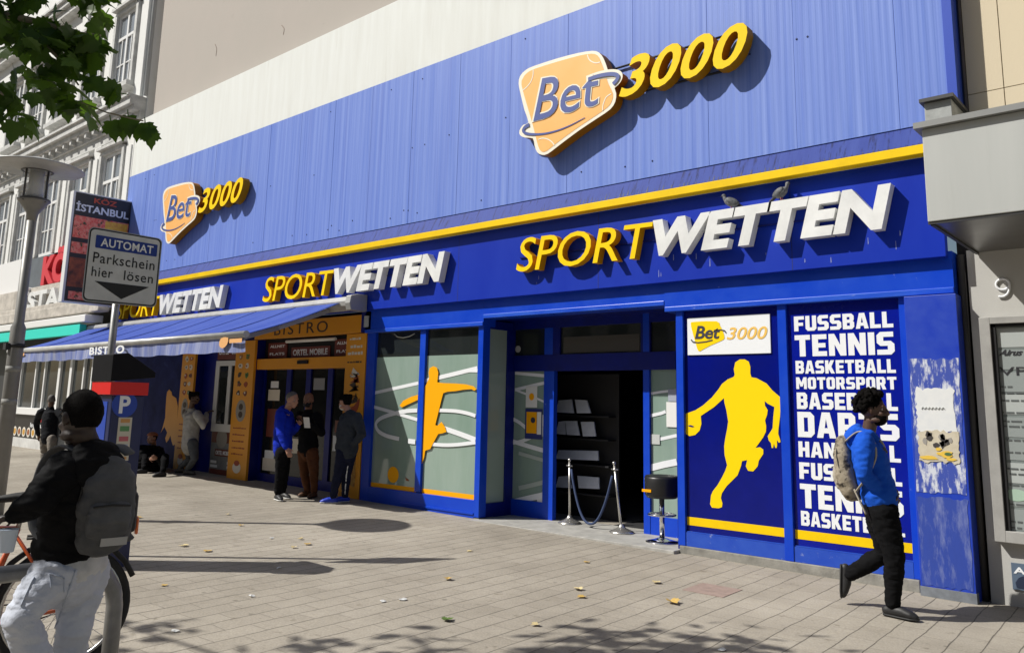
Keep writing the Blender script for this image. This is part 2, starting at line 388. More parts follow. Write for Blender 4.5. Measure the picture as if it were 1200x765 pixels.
# ------------------------------------------------------------------ pavement
def paving():
    m = bpy.data.materials.new('beige_block_paving'); m.use_nodes = True
    nt = m.node_tree; N, L = nt.nodes, nt.links; b = N['Principled BSDF']
    tc = N.new('ShaderNodeTexCoord'); mp = N.new('ShaderNodeMapping'); mp.inputs['Rotation'].default_value = (0, 0, math.radians(-92.5))
    L.new(tc.outputs['Object'], mp.inputs[0])
    wob = N.new('ShaderNodeTexNoise'); wob.inputs['Scale'].default_value = 2.2; wob.inputs['Detail'].default_value = 4; L.new(mp.outputs[0], wob.inputs['Vector'])
    wm = N.new('ShaderNodeVectorMath'); wm.operation = 'MULTIPLY_ADD'; wm.inputs[1].default_value = (0.055, 0.055, 0); L.new(wob.outputs['Color'], wm.inputs[0]); L.new(mp.outputs[0], wm.inputs[2])
    br = N.new('ShaderNodeTexBrick'); br.offset = 0.5
    br.inputs['Scale'].default_value = 1.0; br.inputs['Mortar Size'].default_value = 0.0035; br.inputs['Mortar Smooth'].default_value = 0.35
    br.inputs['Brick Width'].default_value = 0.40; br.inputs['Row Height'].default_value = 0.20; br.inputs['Bias'].default_value = 0.1
    br.inputs['Color1'].default_value = (0.325, 0.297, 0.252, 1); br.inputs['Color2'].default_value = (0.362, 0.332, 0.284, 1); br.inputs['Mortar'].default_value = (0.235, 0.212, 0.18, 1)
    L.new(wm.outputs[0], br.inputs['Vector'])
    # large stains, fine grit, dark spots, one reddish patch
    n1 = N.new('ShaderNodeTexNoise'); n1.inputs['Scale'].default_value = 0.55; n1.inputs['Detail'].default_value = 8; n1.inputs['Roughness'].default_value = 0.65; L.new(tc.outputs['Object'], n1.inputs['Vector'])
    r1 = N.new('ShaderNodeValToRGB'); r1.color_ramp.elements[0].position = 0.3; r1.color_ramp.elements[1].position = 0.68
    r1.color_ramp.elements[0].color = (0.70, 0.685, 0.66, 1); r1.color_ramp.elements[1].color = (1.14, 1.13, 1.11, 1); L.new(n1.outputs['Fac'], r1.inputs[0])
    n2 = N.new('ShaderNodeTexNoise'); n2.inputs['Scale'].default_value = 70; n2.inputs['Detail'].default_value = 4; L.new(tc.outputs['Object'], n2.inputs['Vector'])
    r2 = N.new('ShaderNodeValToRGB'); r2.color_ramp.elements[0].position = 0.3; r2.color_ramp.elements[1].position = 0.7
    r2.color_ramp.elements[0].color = (0.84, 0.84, 0.84, 1); r2.color_ramp.elements[1].color = (1.1, 1.1, 1.1, 1); L.new(n2.outputs['Fac'], r2.inputs[0])
    n3 = N.new('ShaderNodeTexNoise'); n3.inputs['Scale'].default_value = 7; n3.inputs['Detail'].default_value = 6; n3.inputs['Roughness'].default_value = 0.7; L.new(tc.outputs['Object'], n3.inputs['Vector'])
    r3 = N.new('ShaderNodeValToRGB'); r3.color_ramp.elements[0].position = 0.60; r3.color_ramp.elements[1].position = 0.72
    r3.color_ramp.elements[0].color = (1, 1, 1, 1); r3.color_ramp.elements[1].color = (0.62, 0.60, 0.57, 1); L.new(n3.outputs['Fac'], r3.inputs[0])
    # the courses run away from the shop: their long joints are open and dark, broken here and there
    sx = N.new('ShaderNodeSeparateXYZ'); L.new(wm.outputs[0], sx.inputs[0])
    dv = N.new('ShaderNodeMath'); dv.operation = 'DIVIDE'; dv.inputs[1].default_value = 0.20; L.new(sx.outputs[1], dv.inputs[0])
    fr = N.new('ShaderNodeMath'); fr.operation = 'FRACT'; L.new(dv.outputs[0], fr.inputs[0])
    ce = N.new('ShaderNodeMath'); ce.operation = 'SUBTRACT'; ce.inputs[1].default_value = 0.5; L.new(fr.outputs[0], ce.inputs[0])
    ab = N.new('ShaderNodeMath'); ab.operation = 'ABSOLUTE'; L.new(ce.outputs[0], ab.inputs[0])
    n4 = N.new('ShaderNodeTexNoise'); n4.inputs['Scale'].default_value = 3.2; n4.inputs['Detail'].default_value = 5; L.new(tc.outputs['Object'], n4.inputs['Vector'])
    th = N.new('ShaderNodeMath'); th.operation = 'MULTIPLY_ADD'; th.inputs[1].default_value = -0.085; th.inputs[2].default_value = 0.505; L.new(n4.outputs['Fac'], th.inputs[0])
    gt = N.new('ShaderNodeMapRange'); gt.inputs[2].default_value = 0.5; gt.inputs[3].default_value = 1.0; gt.inputs[4].default_value = 0.42
    L.new(ab.outputs[0], gt.inputs[0]); L.new(th.outputs[0], gt.inputs[1])
    gum = N.new('ShaderNodeTexVoronoi'); gum.inputs['Scale'].default_value = 2.6; L.new(tc.outputs['Object'], gum.inputs['Vector'])
    gr = N.new('ShaderNodeMapRange'); gr.inputs[1].default_value = 0.045; gr.inputs[2].default_value = 0.075; gr.inputs[3].default_value = 0.62; gr.inputs[4].default_value = 1.0; L.new(gum.outputs['Distance'], gr.inputs[0])
    cur = br.outputs['Color']
    for r in (gt, gr, r1, r2, r3):
        mx = N.new('ShaderNodeMix'); mx.data_type = 'RGBA'; mx.blend_type = 'MULTIPLY'; mx.inputs[0].default_value = 1.0
        L.new(cur, mx.inputs[6]); L.new(r.outputs[0], mx.inputs[7]); cur = mx.outputs[2]
    L.new(cur, b.inputs['Base Color']); b.inputs['Roughness'].default_value = 0.85; b.inputs['Specular IOR Level'].default_value = 0.25
    bp = N.new('ShaderNodeBump'); bp.inputs['Strength'].default_value = 0.6; bp.inputs['Distance'].default_value = 0.006
    ad = N.new('ShaderNodeMath'); ad.operation = 'MULTIPLY_ADD'; ad.inputs[1].default_value = 0.25; L.new(n2.outputs['Fac'], ad.inputs[0])
    inv = N.new('ShaderNodeMath'); inv.operation = 'SUBTRACT'; inv.inputs[0].default_value = 1; L.new(br.outputs['Fac'], inv.inputs[1]); L.new(inv.outputs[0], ad.inputs[2])
    L.new(ad.outputs[0], bp.inputs['Height']); L.new(bp.outputs[0], b.inputs['Normal'])
    return m
M_pave = paving()
g = MB()
xs = [-150, -60, -18, -15, -12, -9, -6, -3, 0, 3, 30, 120]
ys = [-80, -20, 0, 4, 8, 8.3, 40]
g.add([(x, y, gz(x)) for y in ys for x in xs], [(j*len(xs)+i, j*len(xs)+i+1, (j+1)*len(xs)+i+1, (j+1)*len(xs)+i) for j in range(len(ys)-1) for i in range(len(xs)-1)])
tag(build('pavement', g, M_pave), kind='structure')
# reddish repair patch and two worn darker stones let into the paving
pm = mat('reddish_paver', (0.33, 0.245, 0.21), 0.85, var=0.3, vscale=12, bump=0.2)
c = G(835, 691); pb = MB(); ang = math.radians(2.5)
pb.obox((c[0], c[1], gz(c[0])-0.016), (math.cos(ang), math.sin(ang), -0.0105), (-math.sin(ang), math.cos(ang), 0), (0.0105, 0, 1), 0.19, 0.20, 0.02)
tag(build('pavement_patch', pb, pm), kind='structure')

# ------------------------------------------------------------------ betting shop building
FA, BM, WN, PN, DR = 8.10, 8.19, 8.22, 8.26, 8.90
XL, XR = -19.5, -1.68
shop = thing('betting_shop', 'long two-storey shop building with faded blue metal cladding, white band and dark blue ground-floor front', 'building', (-10.6, FA, 0.08))
build('upper_wall', MB().box(XL+0.35, 8, 8.36, 9.2, 8.16, 17), grey_wall, shop)
for pts_c in ([(550, -2), (556, 5), (562, 8), (568, 14)], [(252, 52), (254, 58), (253, 66)], [(330, 30), (333, 34), (332, 41)]):
    cl_ = smooth_pts([P(a, b, 8.3585) for a, b in pts_c], 3); build('hairline_crack', MB().tube(cl_, 0.006, 5), mat('crack_brown', (0.20, 0.14, 0.10), 0.9), shop)  # thin brown lines for hairline cracks in the render
build('parapet_band', MB().box(XL, XR, 8.13, 8.9, 6.775, 8.16), white, shop)
# ribbed cladding, panel seams every metre or so
cb = MB(); x = XL; cols = []
k = 0
seams = [XL+1.02*i for i in range(1, 18)]
while x < XR:
    cols.append((x, FA + (0.0009 if k % 2 else 0.0))); cols.append((x+0.024, FA + (0.0009 if k % 2 else 0.0)))
    if any(abs(x+0.035-s_) < 0.0176 for s_ in seams): cols += [(x+0.028, FA+0.004), (x+0.032, FA+0.004)]
    x += 0.035; k += 1
cols.append((XR, FA))
nc = len(cols)
cb.add([(a, b_, 4.285) for a, b_ in cols]+[(a, b_, 6.765) for a, b_ in cols], [(i, i+1, nc+i+1, nc+i) for i in range(nc-1)])
cb.box(XL, XR, FA+0.03, FA+0.3, 4.27, 6.77)
build('cladding', cb, clad, shop)
build('cladding_edge', MB().box(XR-0.07, XR+0.012, FA-0.012, FA+0.3, 4.275, 6.77), clad_edge, shop)
RVS = []
for i in range(40):
    xx = random.uniform(XL, XR); zz = random.choice([4.42, 4.5, 5.5, 5.52, 6.6])+random.uniform(-.03, .03)
    RVS.append(MB().lathe((xx, FA-0.001, zz), [(0.011, -0.006), (0.011, 0.003), (0.004, 0.006)], 8, (0, -1, 0)))
for r_ in RVS: build('rivet', r_, mat('dark_rivet', (0.03, 0.04, 0.10), 0.5, 0.5), shop)
fl = MB(); fl.prism([(XL, FA+0.02, 4.268), (XL, FA-0.01, 4.268), (XL, FA-0.115, 4.062), (XL, FA+0.02, 4.062)], [(-1.85, FA+0.02, 4.268), (-1.85, FA-0.01, 4.268), (-1.85, FA-0.115, 4.062), (-1.85, FA+0.02, 4.062)])
build('flashing', fl, flash_m, shop)
dm = MB(); zz = XL
while zz < -1.9:
    h = random.uniform(0.25, 0.8)*(0.6+0.4*math.sin(zz*0.9)); w_ = random.uniform(0.008, 0.022)
    def fp(x, t_): return (x, FA-0.115+0.105*t_-0.002, 4.062+0.206*t_+0.001)
    dm.add([fp(zz, 0.01), fp(zz+w_, 0.01), fp(zz+w_*0.6, h*0.6), fp(zz+w_*0.4, h*0.6)], [(0, 1, 2, 3)])
    zz += random.choice([0.05, 0.05, 0.06, 0.11])
dmo = build('drip_marks', dm, mat('dark_drip_dirt', (0.022, 0.028, 0.085), 0.6), shop); dmo['kind'] = 'stuff'
build('trim_strip', MB().box(XL, -1.85, FA-0.125, FA+0.01, 3.968, 4.058), yel, shop, bevel=0.006)
build('fascia', MB().box(XL, -1.86, FA, FA+0.09, 3.0, 3.966), fas_m, shop, bevel=0.004)
drp = []
for i in range(7): build('fascia_joint', MB().box(-3.3-2.44*i, -3.293-2.44*i, FA-0.0012, FA+0.002, 3.004, 3.962), mat('dark_joint_line', (0.001, 0.008, 0.12), 0.6), shop)
for i in range(13):
    x_ = random.choice([random.uniform(-4.6, -2.1), random.uniform(-10, -2.0), random.uniform(-4.9, -3.8)]); z_ = random.uniform(3.03, 3.28); l_ = random.uniform(0.02, 0.10); w_ = random.uniform(0.005, 0.010)
    drp.append([(x_, FA-0.0015, z_), (x_+w_, FA-0.0015, z_+0.01), (x_+w_*0.7, FA-0.0015, z_+l_), (x_+w_*0.2, FA-0.0015, z_+l_)])
dro = sheet('dropping_streaks', drp, mat('pale_dropping', (0.30, 0.34, 0.55), 0.8), shop, 0.001); dro['kind'] = 'stuff'
bmx = MB()
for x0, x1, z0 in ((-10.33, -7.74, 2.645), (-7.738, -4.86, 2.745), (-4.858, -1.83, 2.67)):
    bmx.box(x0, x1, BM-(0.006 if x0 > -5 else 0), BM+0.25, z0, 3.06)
    build('lintel_lip', MB().box(x0+0.002, x1-0.002, BM-0.014, BM+0.05, z0-0.001, z0+0.055), mat('worn_highlit_lip', (0.006, 0.055, 0.52), 0.35, spec=0.3, var=0.8, vscale=5, col2=(0.03, 0.12, 0.60), stretch=(0.5, 1, 3), spots=((0.22, 0.30, 0.62), 7, 0.64, 0.06)), shop, bevel=0.006)  # worn lip, also painted lighter for the highlight along its edge
build('lintel', bmx, frame_m, shop)
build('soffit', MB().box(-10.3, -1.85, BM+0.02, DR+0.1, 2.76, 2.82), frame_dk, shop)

# interior shell
it = MB()
it.box(-20, -1.9, 12.5, 12.6, -0.2, 3); it.box(-20, -1.9, 8.5, 12.5, 2.9, 2.95)
it.box(-10.0, -9.95, 9.0, 12.5, -0.2, 2.9); it.box(-2.0, -1.95, 8.5, 12.5, -0.2, 2.9)
it.box(-10, -2, DR+0.06, 12.5, 0.02, 0.035)
build('interior_shell', it, mat('dark_interior', (0.02, 0.02, 0.022), 0.8), shop)

# --- printed panels right of the door
def S(px, py, Y): return P(px, py, Y)
pl0 = S(800.4, 376, PN)[0]; 
xA, xB = S(793.3, 500, WN)[0], S(801.5, 500, WN)[0]      # left post
xC, xD = S(914.8, 500, WN)[0], S(925.2, 500, WN)[0]      # middle post
xE = S(1060.5, 500, WN)[0]; xF = S(1071.5, 500, WN)[0]-0.03       # right post
pm_ = MB()
build('panel_post', MB().box(xA, xB, WN, PN+0.2, 0.10, 2.70), frame_m, shop, bevel=0.004)
build('panel_post', MB().box(xC, xD, WN, PN+0.2, 0.10, 2.70), frame_m, shop, bevel=0.004)
build('panel_post', MB().box(xE, xF+0.03, WN+0.012, PN+0.2, 0.10, 2.70), frame_m, shop, bevel=0.004)
rail = MB()
for a, b_ in ((xB, xC), (xD, xE)):
    rail.box(a, b_, WN+0.01, PN+0.1, 0.10, 0.245); rail.box(a, b_, WN+0.018, PN+0.1, 0.247, 0.256)
build('base_rail', rail, mat('scuffed_blue_rail', (0.012, 0.06, 0.44), 0.35, var=0.6, vscale=6, col2=(0.03, 0.10, 0.50), spots=((0.22, 0.27, 0.52), 14, 0.62, 0.1)), shop)
build('plinth', MB().box(xA+0.02, xF, WN-0.012, WN+0.3, -0.2, 0.098), plinth_m, shop, bevel=0.008)
pnA = build('printed_panel', MB().box(xB, xC, PN, PN+0.03, 0.257, 2.72), navy, shop)
pnB = build('printed_panel', MB().box(xD, xE, PN, PN+0.03, 0.257, 2.72), navy2, shop)
tag(pnA, 'navy panel with a yellow basketball player'); tag(pnB, 'blue panel listing sports in white block letters')
D1 = PN-0.0035
def zpts(zs, ox, oy, sc, Y): return [P(ox+a/sc, oy+b/sc, Y) for a, b in zs]
BB = [(252,110),(248,85),(255,55),(275,42),(297,42),(315,52),(322,75),(322,105),(327,122),(350,126),(395,150),(420,180),(455,210),(458,240),(455,300),(448,355),(447,375),(455,400),(457,412),(450,415),(441,402),(442,425),(440,438),(434,438),(428,418),(424,438),(418,438),(414,415),(405,405),(400,385),(415,362),(422,350),(425,300),(430,255),(400,240),(386,228),(388,250),(400,268),(397,290),(388,315),(393,340),(392,365),(380,390),(355,425),(345,438),(365,435),(380,445),(380,465),(360,495),(355,520),(335,543),(312,540),(302,520),(308,492),(285,497),(280,520),(265,560),(240,585),(215,610),(195,640),(190,662),(197,685),(195,703),(180,708),(150,705),(142,690),(146,650),(155,630),(175,605),(195,570),(210,540),(218,515),(212,490),(207,470),(205,430),(210,395),(218,355),(223,320),(215,270),(206,235),(204,215),(185,232),(160,255),(130,275),(100,295),(103,330),(95,360),(75,380),(50,385),(33,375),(33,285),(55,277),(75,270),(110,248),(150,212),(180,175),(195,152),(220,132),(248,120)]
sheet('basketball_figure', [zpts(BB, 795, 410, 3.823, D1)], yel2, pnA)
sheet('ball_mark', [[P(795+a/3.823, 410+b/3.823, D1-0.004) for a, b in ((42, 338), (55, 336), (70, 342), (62, 345), (50, 342))]], navy, pnA)
def px_band(pa, pb, pc, pd, Y): return [P(*q, Y) for q in (pa, pb, pc, pd)]
za1 = P(803.5, 604.7, D1)[2]; za0 = P(803.5, 614.3, D1)[2]
sheet('stripe', [rect3(xB+0.006, xC-0.006, za0, za1, D1)], yel, pnA); sheet('stripe', [rect3(xD+0.006, xE-0.006, za0, za1, D1)], yel, pnB)
# small white shop sign over the basketball player
wq = [P(806.5, 416.5, D1), P(903.7, 413.8, D1), P(902.5, 367.5, D1), P(806.3, 373.5, D1)]
x0, x1 = wq[0][0], wq[2][0]; z0, z1 = wq[1][2], P(850, 370.5, D1)[2]
sg = build('sign_board', MB().box(x0, x1, D1-0.012, PN, z0, z1), print_w, pnA, bevel=0.003)
D2 = D1-0.0155
def zb(a, b): return P(780+a/6.378, 340+b/6.378, D2)
sheet('logo_patch', [[zb(*q) for q in smooth_pts([(188,250),(215,236),(380,232),(405,262),(425,300),(440,355),(415,378),(330,415),(275,445),(245,455),(225,400),(200,310)], 2, True)]], yel2, sg)
dk = mat('dark_grey_ink', (0.03, 0.03, 0.05), 0.5)
lettering('logo_word', text_mesh('Bet', 0.01, 0.02), [P(780+a/6.378, 340+b/6.378, D2-0.004) for a, b in ((218,365),(395,362),(412,268),(240,266))], (0, -1, 0), 0.002, dk, sg)
sheet('logo_ring', [[(p[0], p[1], p[2]) for p in ribbon([P(780+a/6.378, 340+b/6.378, D2-0.004) for a, b in ((190,368),(200,385),(240,392),(300,385),(350,372))], 0.012)]], dk, sg)
sheet('logo_ring', [ribbon([P(780+a/6.378, 340+b/6.378, D2-0.004) for a, b in ((360,300),(410,296),(440,302),(450,318))], 0.012)], dk, sg)
lettering('logo_word', text_mesh('3000', 0.01, 0.012), [zb(455,370), zb(745,364), zb(770,268), zb(482,278)], (0, -1, 0), 0.002, mat('pale_amber_ink', (0.80, 0.50, 0.10), 0.5), sg)
# the list of sports
LX0 = P(920+62/5.467, 360+230/5.467, D1)[0]; LX1 = P(920+700/5.467, 360+230/5.467, D1)[0]
rows = [('FUSSBALL', 5.467, 360, 56, 60, 155), ('TENNIS', 5.467, 360, 57, 180, 316), ('BASKETBALL', 5.467, 360, 60, 343, 425), ('MOTORSPORT', 5.467, 360, 65, 448, 523), ('BASEBALL', 5.467, 360, 68, 545, 650), ('DARTS', 4.5, 480, 57, 10, 142), ('HANDBALL', 4.5, 480, 65, 165, 246), ('FUSSBALL', 4.5, 480, 70, 275, 362), ('TENNIS', 4.5, 480, 75, 387, 513), ('BASKETBALL', 4.5, 480, 78, 530, 607)]
for w_, sc, oy, a, t0, t1 in rows:
    zt = P(920+a/sc, oy+t0/sc, D1)[2]; zb_ = P(920+a/sc, oy+t1/sc, D1)[2]
    lettering('lettering', block_mesh(w_, 0.01), rect3(LX0, LX1, zb_, zt, D1), (0, -1, 0), 0.002, print_w, pnB)
# stained pilaster with torn posters at the right end
xG0, xG1 = xF+0.032, P(1133, 540, FA)[0]
peel = mat('peeling_blue_paint', (0.005, 0.035, 0.42), 0.4, var=0.6, vscale=4, col2=(0.03, 0.08, 0.45), coat=0.2)
pil = build('pilaster', MB().box(xG0, xG1, FA+0.015, BM+0.3, -0.15, 2.655), peel, shop, bevel=0.005)
def worn(name, base, over, sc, th, sf, st=(1, 1, 1)):
    return mat(name, base, 0.6, var=0.5, vscale=9, col2=tuple(v*0.8 for v in base), spots=(over, sc, th, sf), stretch=st)
wz = lambda py: P(1105, py, FA)[2]
w1 = worn('scraped_paint', (0.035, 0.07, 0.38), (0.58, 0.61, 0.68), 10, 0.49, 0.10, (1.6, 1, 0.45))
w2 = worn('scuffed_lower_paint', (0.02, 0.055, 0.34), (0.20, 0.24, 0.45), 4, 0.50, 0.25, (2.5, 1, 0.6))
def ragged(x0, x1, z0, z1, Y, amp, n=14):
    pts = []
    for i in range(n): pts.append((x0+(x1-x0)*i/n, Y, z0+random.uniform(-amp, amp)))
    for i in range(n): pts.append((x1+random.uniform(-amp, 0), Y, z0+(z1-z0)*i/n))
    for i in range(n): pts.append((x1-(x1-x0)*i/n, Y, z1+random.uniform(-amp, amp)))
    for i in range(n): pts.append((x0+random.uniform(0, amp), Y, z1-(z1-z0)*i/n))
    return pts
YP = FA+0.015-0.003
sheet('scraped_patch', [ragged(xG0+0.012, xG1-0.012, wz(578), wz(420), YP, 0.012)], w1, pil)
sheet('scuffed_patch', [ragged(xG0+0.012, xG1-0.012, wz(688), wz(584), YP, 0.015)], w2, pil)
sheet('poster_scrap', [ragged(xG0+0.045, xG1-0.06, wz(507), wz(455), YP-0.003, 0.02)], mat('weathered_white_paper', (0.70, 0.71, 0.70), 0.8, var=0.5, vscale=12, col2=(0.55, 0.58, 0.62), spots=((0.5, 0.38, 0.22), 9, 0.68, 0.06)), pil)
sheet('poster_scrap', [ragged(xG0+0.05, xG1-0.05, wz(542), wz(505), YP-0.006, 0.014)], mat('torn_poster_print', (0.58, 0.53, 0.42), 0.7, var=0.6, vscale=12, col2=(0.40, 0.34, 0.22)), pil)
ps = [c_ for c_ in pil.children if c_.name.startswith('poster_scrap')][-1]
pxc, pzc, ph_ = (xG0+xG1)/2, (wz(542)+wz(505))/2, (wz(505)-wz(542))/2
for i in range(12):
    qx, qz = pxc+random.uniform(-0.12, 0.10), pzc+random.uniform(0.0, ph_*0.8)
    sheet('poster_picture', [[(qx+random.uniform(.012, .035)*math.cos(k), YP-0.009, qz+random.uniform(.012, .04)*math.sin(k)) for k in (0, .9, 1.8, 2.7, 3.6, 4.5, 5.4)]], mat('dark_poster_print', (0.04, 0.035, 0.035), 0.6) if i % 3 else mat('grey_poster_print', (0.30, 0.28, 0.25), 0.6), ps)
for qx, qz, rx_, rz_ in ((0.05, -0.06, 0.07, 0.03), (-0.08, -0.10, 0.09, 0.018), (0.09, -0.105, 0.05, 0.016), (0.00, -0.02, 0.03, 0.015)): sheet('poster_picture', [[(pxc+qx+rx_*math.cos(k)*random.uniform(.6, 1.1), YP-0.011, pzc+qz+rz_*math.sin(k)*random.uniform(.6, 1.2)) for k in [q_*0.57 for q_ in range(11)]]], mat('poster_yellow', (0.72, 0.48, 0.06), 0.6), ps)
sheet('poster_picture', [disc((pxc+0.075, YP-0.014, pzc-0.06), 0.03, 0.014, 10)], mat('poster_green', (0.06, 0.14, 0.05), 0.6), ps)
wr = MB()
for i in range(7):
    a = i/7*math.pi*2
    xx = xG0+0.10+i*0.028; wr.tube([(xx, YP-0.008, wz(478)-0.012), (xx+0.01, YP-0.008, wz(478)+0.012), (xx+0.02, YP-0.008, wz(478)-0.008)], 0.0035, 6)
build('poster_scribble', wr, mat('faint_grey_ink', (0.58, 0.60, 0.58), 0.7), pil)
build('pilaster_foot', MB().box(xG0-0.002, xG1+0.003, FA+0.010, BM, -0.15, wz(690)), mat('grey_pilaster_foot', (0.20, 0.22, 0.25), 0.6, var=0.4, vscale=10), shop)

# --- display window left of the door
wl0, wl1 = P(425.5, 500, WN)[0], P(435, 500, WN)[0]
wm0, wm1 = P(488, 500, WN)[0], P(494.5, 500, WN)[0]
wr0, wr1 = P(557.6, 500, WN)[0], P(563.6, 500, WN)[0]
win = build('display_window', MB().box(wl1, wr0, PN+0.012, PN+0.03, 0.33, 2.74), glass, shop)
tag(win, 'display window with frosted film and an amber footballer')
build('window_post', MB().box(wl0, wl1, WN, PN+0.1, 0.07, 2.70), frame_m, win, bevel=0.004)
build('window_post', MB().box(wm0, wm1, WN+0.006, PN+0.1, 0.30, 2.70), frame_m, win, bevel=0.004)
build('window_post', MB().box(wr0, wr1, WN, PN+0.1, 0.07, 2.74), frame_m, win, bevel=0.004)
wz2 = lambda py: P(525, py, WN)[2]
build('window_sill', MB().box(wl1, wr0, WN+0.004, PN+0.2, 0.05, wz2(582)), frame_m, win, bevel=0.004)
build('sill_ledge', MB().box(wm1-0.4, wr0, WN-0.012, WN+0.05, 0.10, 0.125), frame_m, win)
build('window_plinth', MB().box(wl0-0.1, wr1, WN+0.008, WN+0.3, -0.2, 0.06), plinth_m, win)
DF = PN+0.008
zf = P(465, 418, DF)[2]
filmo = sheet('frosted_film', [rect3(wl1, wm0, wz2(578), zf, DF), rect3(wm1, wr0, wz2(582), zf, DF)], film, win, 0.003)
DG = DF-0.004
def zw(L, Y=DG): return [P(430+a/4.25, 420+b/4.25, Y) for a, b in L]
def in_panes(name, pts, w, m, Y=DG, par=win):
    """stroke clipped by hand: points are split where the mullion passes"""
    return sheet(name, [ribbon(pts, w)], m, par)
FT = [(310,95),(307,70),(312,48),(330,38),(348,45),(355,70),(352,100),(350,118),(380,122),(440,124),(490,128),(530,138),(545,152),(535,160),(520,152),(480,155),(440,162),(400,165),(380,172),(372,200),(360,250),(350,290),(340,330),(350,335),(370,315),(388,340),(395,365),(375,372),(355,375),(330,420),(315,450),(290,458),(285,490),(275,520),(264,535),(268,450),(277,330),(282,240),(284,150),(296,128)]
sheet('footballer_figure', [zw(FT, DG-0.018)], amber, win, 0.004)
sheet('footballer_arm', [zw([(254,180),(220,190),(180,210),(162,235),(175,243),(200,230),(253,206)], DG-0.018)], amber, win, 0.004)
wl = print_w
for i, (L, w_) in enumerate([([(20,175),(140,148),(256,122)], .05), ([(285,112),(420,80),(550,48)], .06), ([(480,66),(515,63),(550,64)], .03), ([(15,235),(120,265),(250,304)], .05), ([(385,348),(460,374),(540,404)], .07),
        ([(250,258),(200,261),(150,270),(95,286),(58,305),(44,330),(58,362),(100,385),(160,400)], .06), ([(540,285),(500,272),(440,261),(350,257)], .05), ([(205,410),(225,413),(240,414)], .07), ([(300,424),(380,430),(450,428),(540,417)], .05)]):
    sheet('white_line', [ribbon(smooth_pts(zw(L, DG-0.0016*i), 4), w_)], wl, win, 0.001)
cc = zw([(130, 578)])[0]
sheet('football_disc', [disc(cc, 0.125, 0.118)], amber, win)
sheet('small_mark', [zw([(190,590),(205,600),(210,610),(195,608)])], mat('brown_vinyl', (0.30, 0.10, 0.04), 0.5), win)
zb0, zb1 = P(490, 580.5, DG)[2], P(490, 571.5, DG)[2]
sheet('amber_stripe', [rect3(wl1+.004, wm0-.004, zb0, zb1, DG), rect3(wm1+.004, wr0-.004, zb0, zb1, DG)], amber, win)
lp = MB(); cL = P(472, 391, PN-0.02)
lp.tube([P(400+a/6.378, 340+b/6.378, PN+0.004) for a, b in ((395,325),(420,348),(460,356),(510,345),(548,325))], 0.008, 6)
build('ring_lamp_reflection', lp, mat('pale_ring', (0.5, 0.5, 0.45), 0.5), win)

# --- recessed entrance
door = build('entrance_frame', MB().box(P(636.5, 500, DR)[0], P(648.5, 500, DR)[0], DR, DR+0.08, 0.04, 2.78), frame_m, shop, bevel=0.004)
tag(door, 'blue framed glass entrance with the doorway standing open')
dl0, dl1 = P(596, 500, DR)[0], P(600.5, 500, DR)[0]
dr0, dr1 = P(754, 500, DR)[0], P(761.5, 500, DR)[0]
de = P(793, 500, DR)[0]
dj = P(636.5, 500, DR)[0]; dj2 = P(648.5, 500, DR)[0]
zt0, zt1 = P(700, 434, DR)[2], P(700, 414, DR)[2]
ztop = P(700, 381, DR)[2]
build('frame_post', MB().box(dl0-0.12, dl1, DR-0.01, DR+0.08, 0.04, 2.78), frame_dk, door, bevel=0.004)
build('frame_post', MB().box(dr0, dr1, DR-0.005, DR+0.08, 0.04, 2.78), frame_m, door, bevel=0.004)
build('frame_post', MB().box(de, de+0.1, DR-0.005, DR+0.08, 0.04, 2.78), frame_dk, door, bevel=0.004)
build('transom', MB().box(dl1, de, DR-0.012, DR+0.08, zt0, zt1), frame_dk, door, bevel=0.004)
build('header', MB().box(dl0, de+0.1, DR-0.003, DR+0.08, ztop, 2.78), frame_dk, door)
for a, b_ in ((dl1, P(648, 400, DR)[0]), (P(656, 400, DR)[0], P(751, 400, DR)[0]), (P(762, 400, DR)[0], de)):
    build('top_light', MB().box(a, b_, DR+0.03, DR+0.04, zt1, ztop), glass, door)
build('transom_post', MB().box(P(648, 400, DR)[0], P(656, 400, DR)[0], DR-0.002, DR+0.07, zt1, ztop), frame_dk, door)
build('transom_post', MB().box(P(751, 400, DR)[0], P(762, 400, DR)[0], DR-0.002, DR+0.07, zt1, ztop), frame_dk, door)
tl = P(700, 400, DR)[2]
build('ceiling_glimpse', MB().box(P(659, 400, DR)[0], P(748, 400, DR)[0], DR+0.026, DR+0.0295, zt1+0.02, P(700, 393, DR)[2]), mat('grey_ceiling_tint', (0.07, 0.065, 0.055), 0.3), door)
sideL = build('sidelight', MB().box(dl1, dj, DR+0.03, DR+0.04, 0.27, zt0), film, door)
tag(sideL, 'left glass sidelight with white lines and pasted notices')
sideR = build('sidelight', MB().box(dr1, de, DR+0.03, DR+0.04, 0.27, zt0), film, door)
build('kick_rail', MB().box(dl1, dj, DR+0.002, DR+0.08, 0.04, 0.27), frame_m, door); build('kick_rail', MB().box(dr1, de, DR+0.002, DR+0.08, 0.04, 0.27), frame_m, door)
DS = DR+0.026
def zd(L, Y=DS): return [P(420+a/3.0615, 370+b/3.0615, Y) for a, b in L]
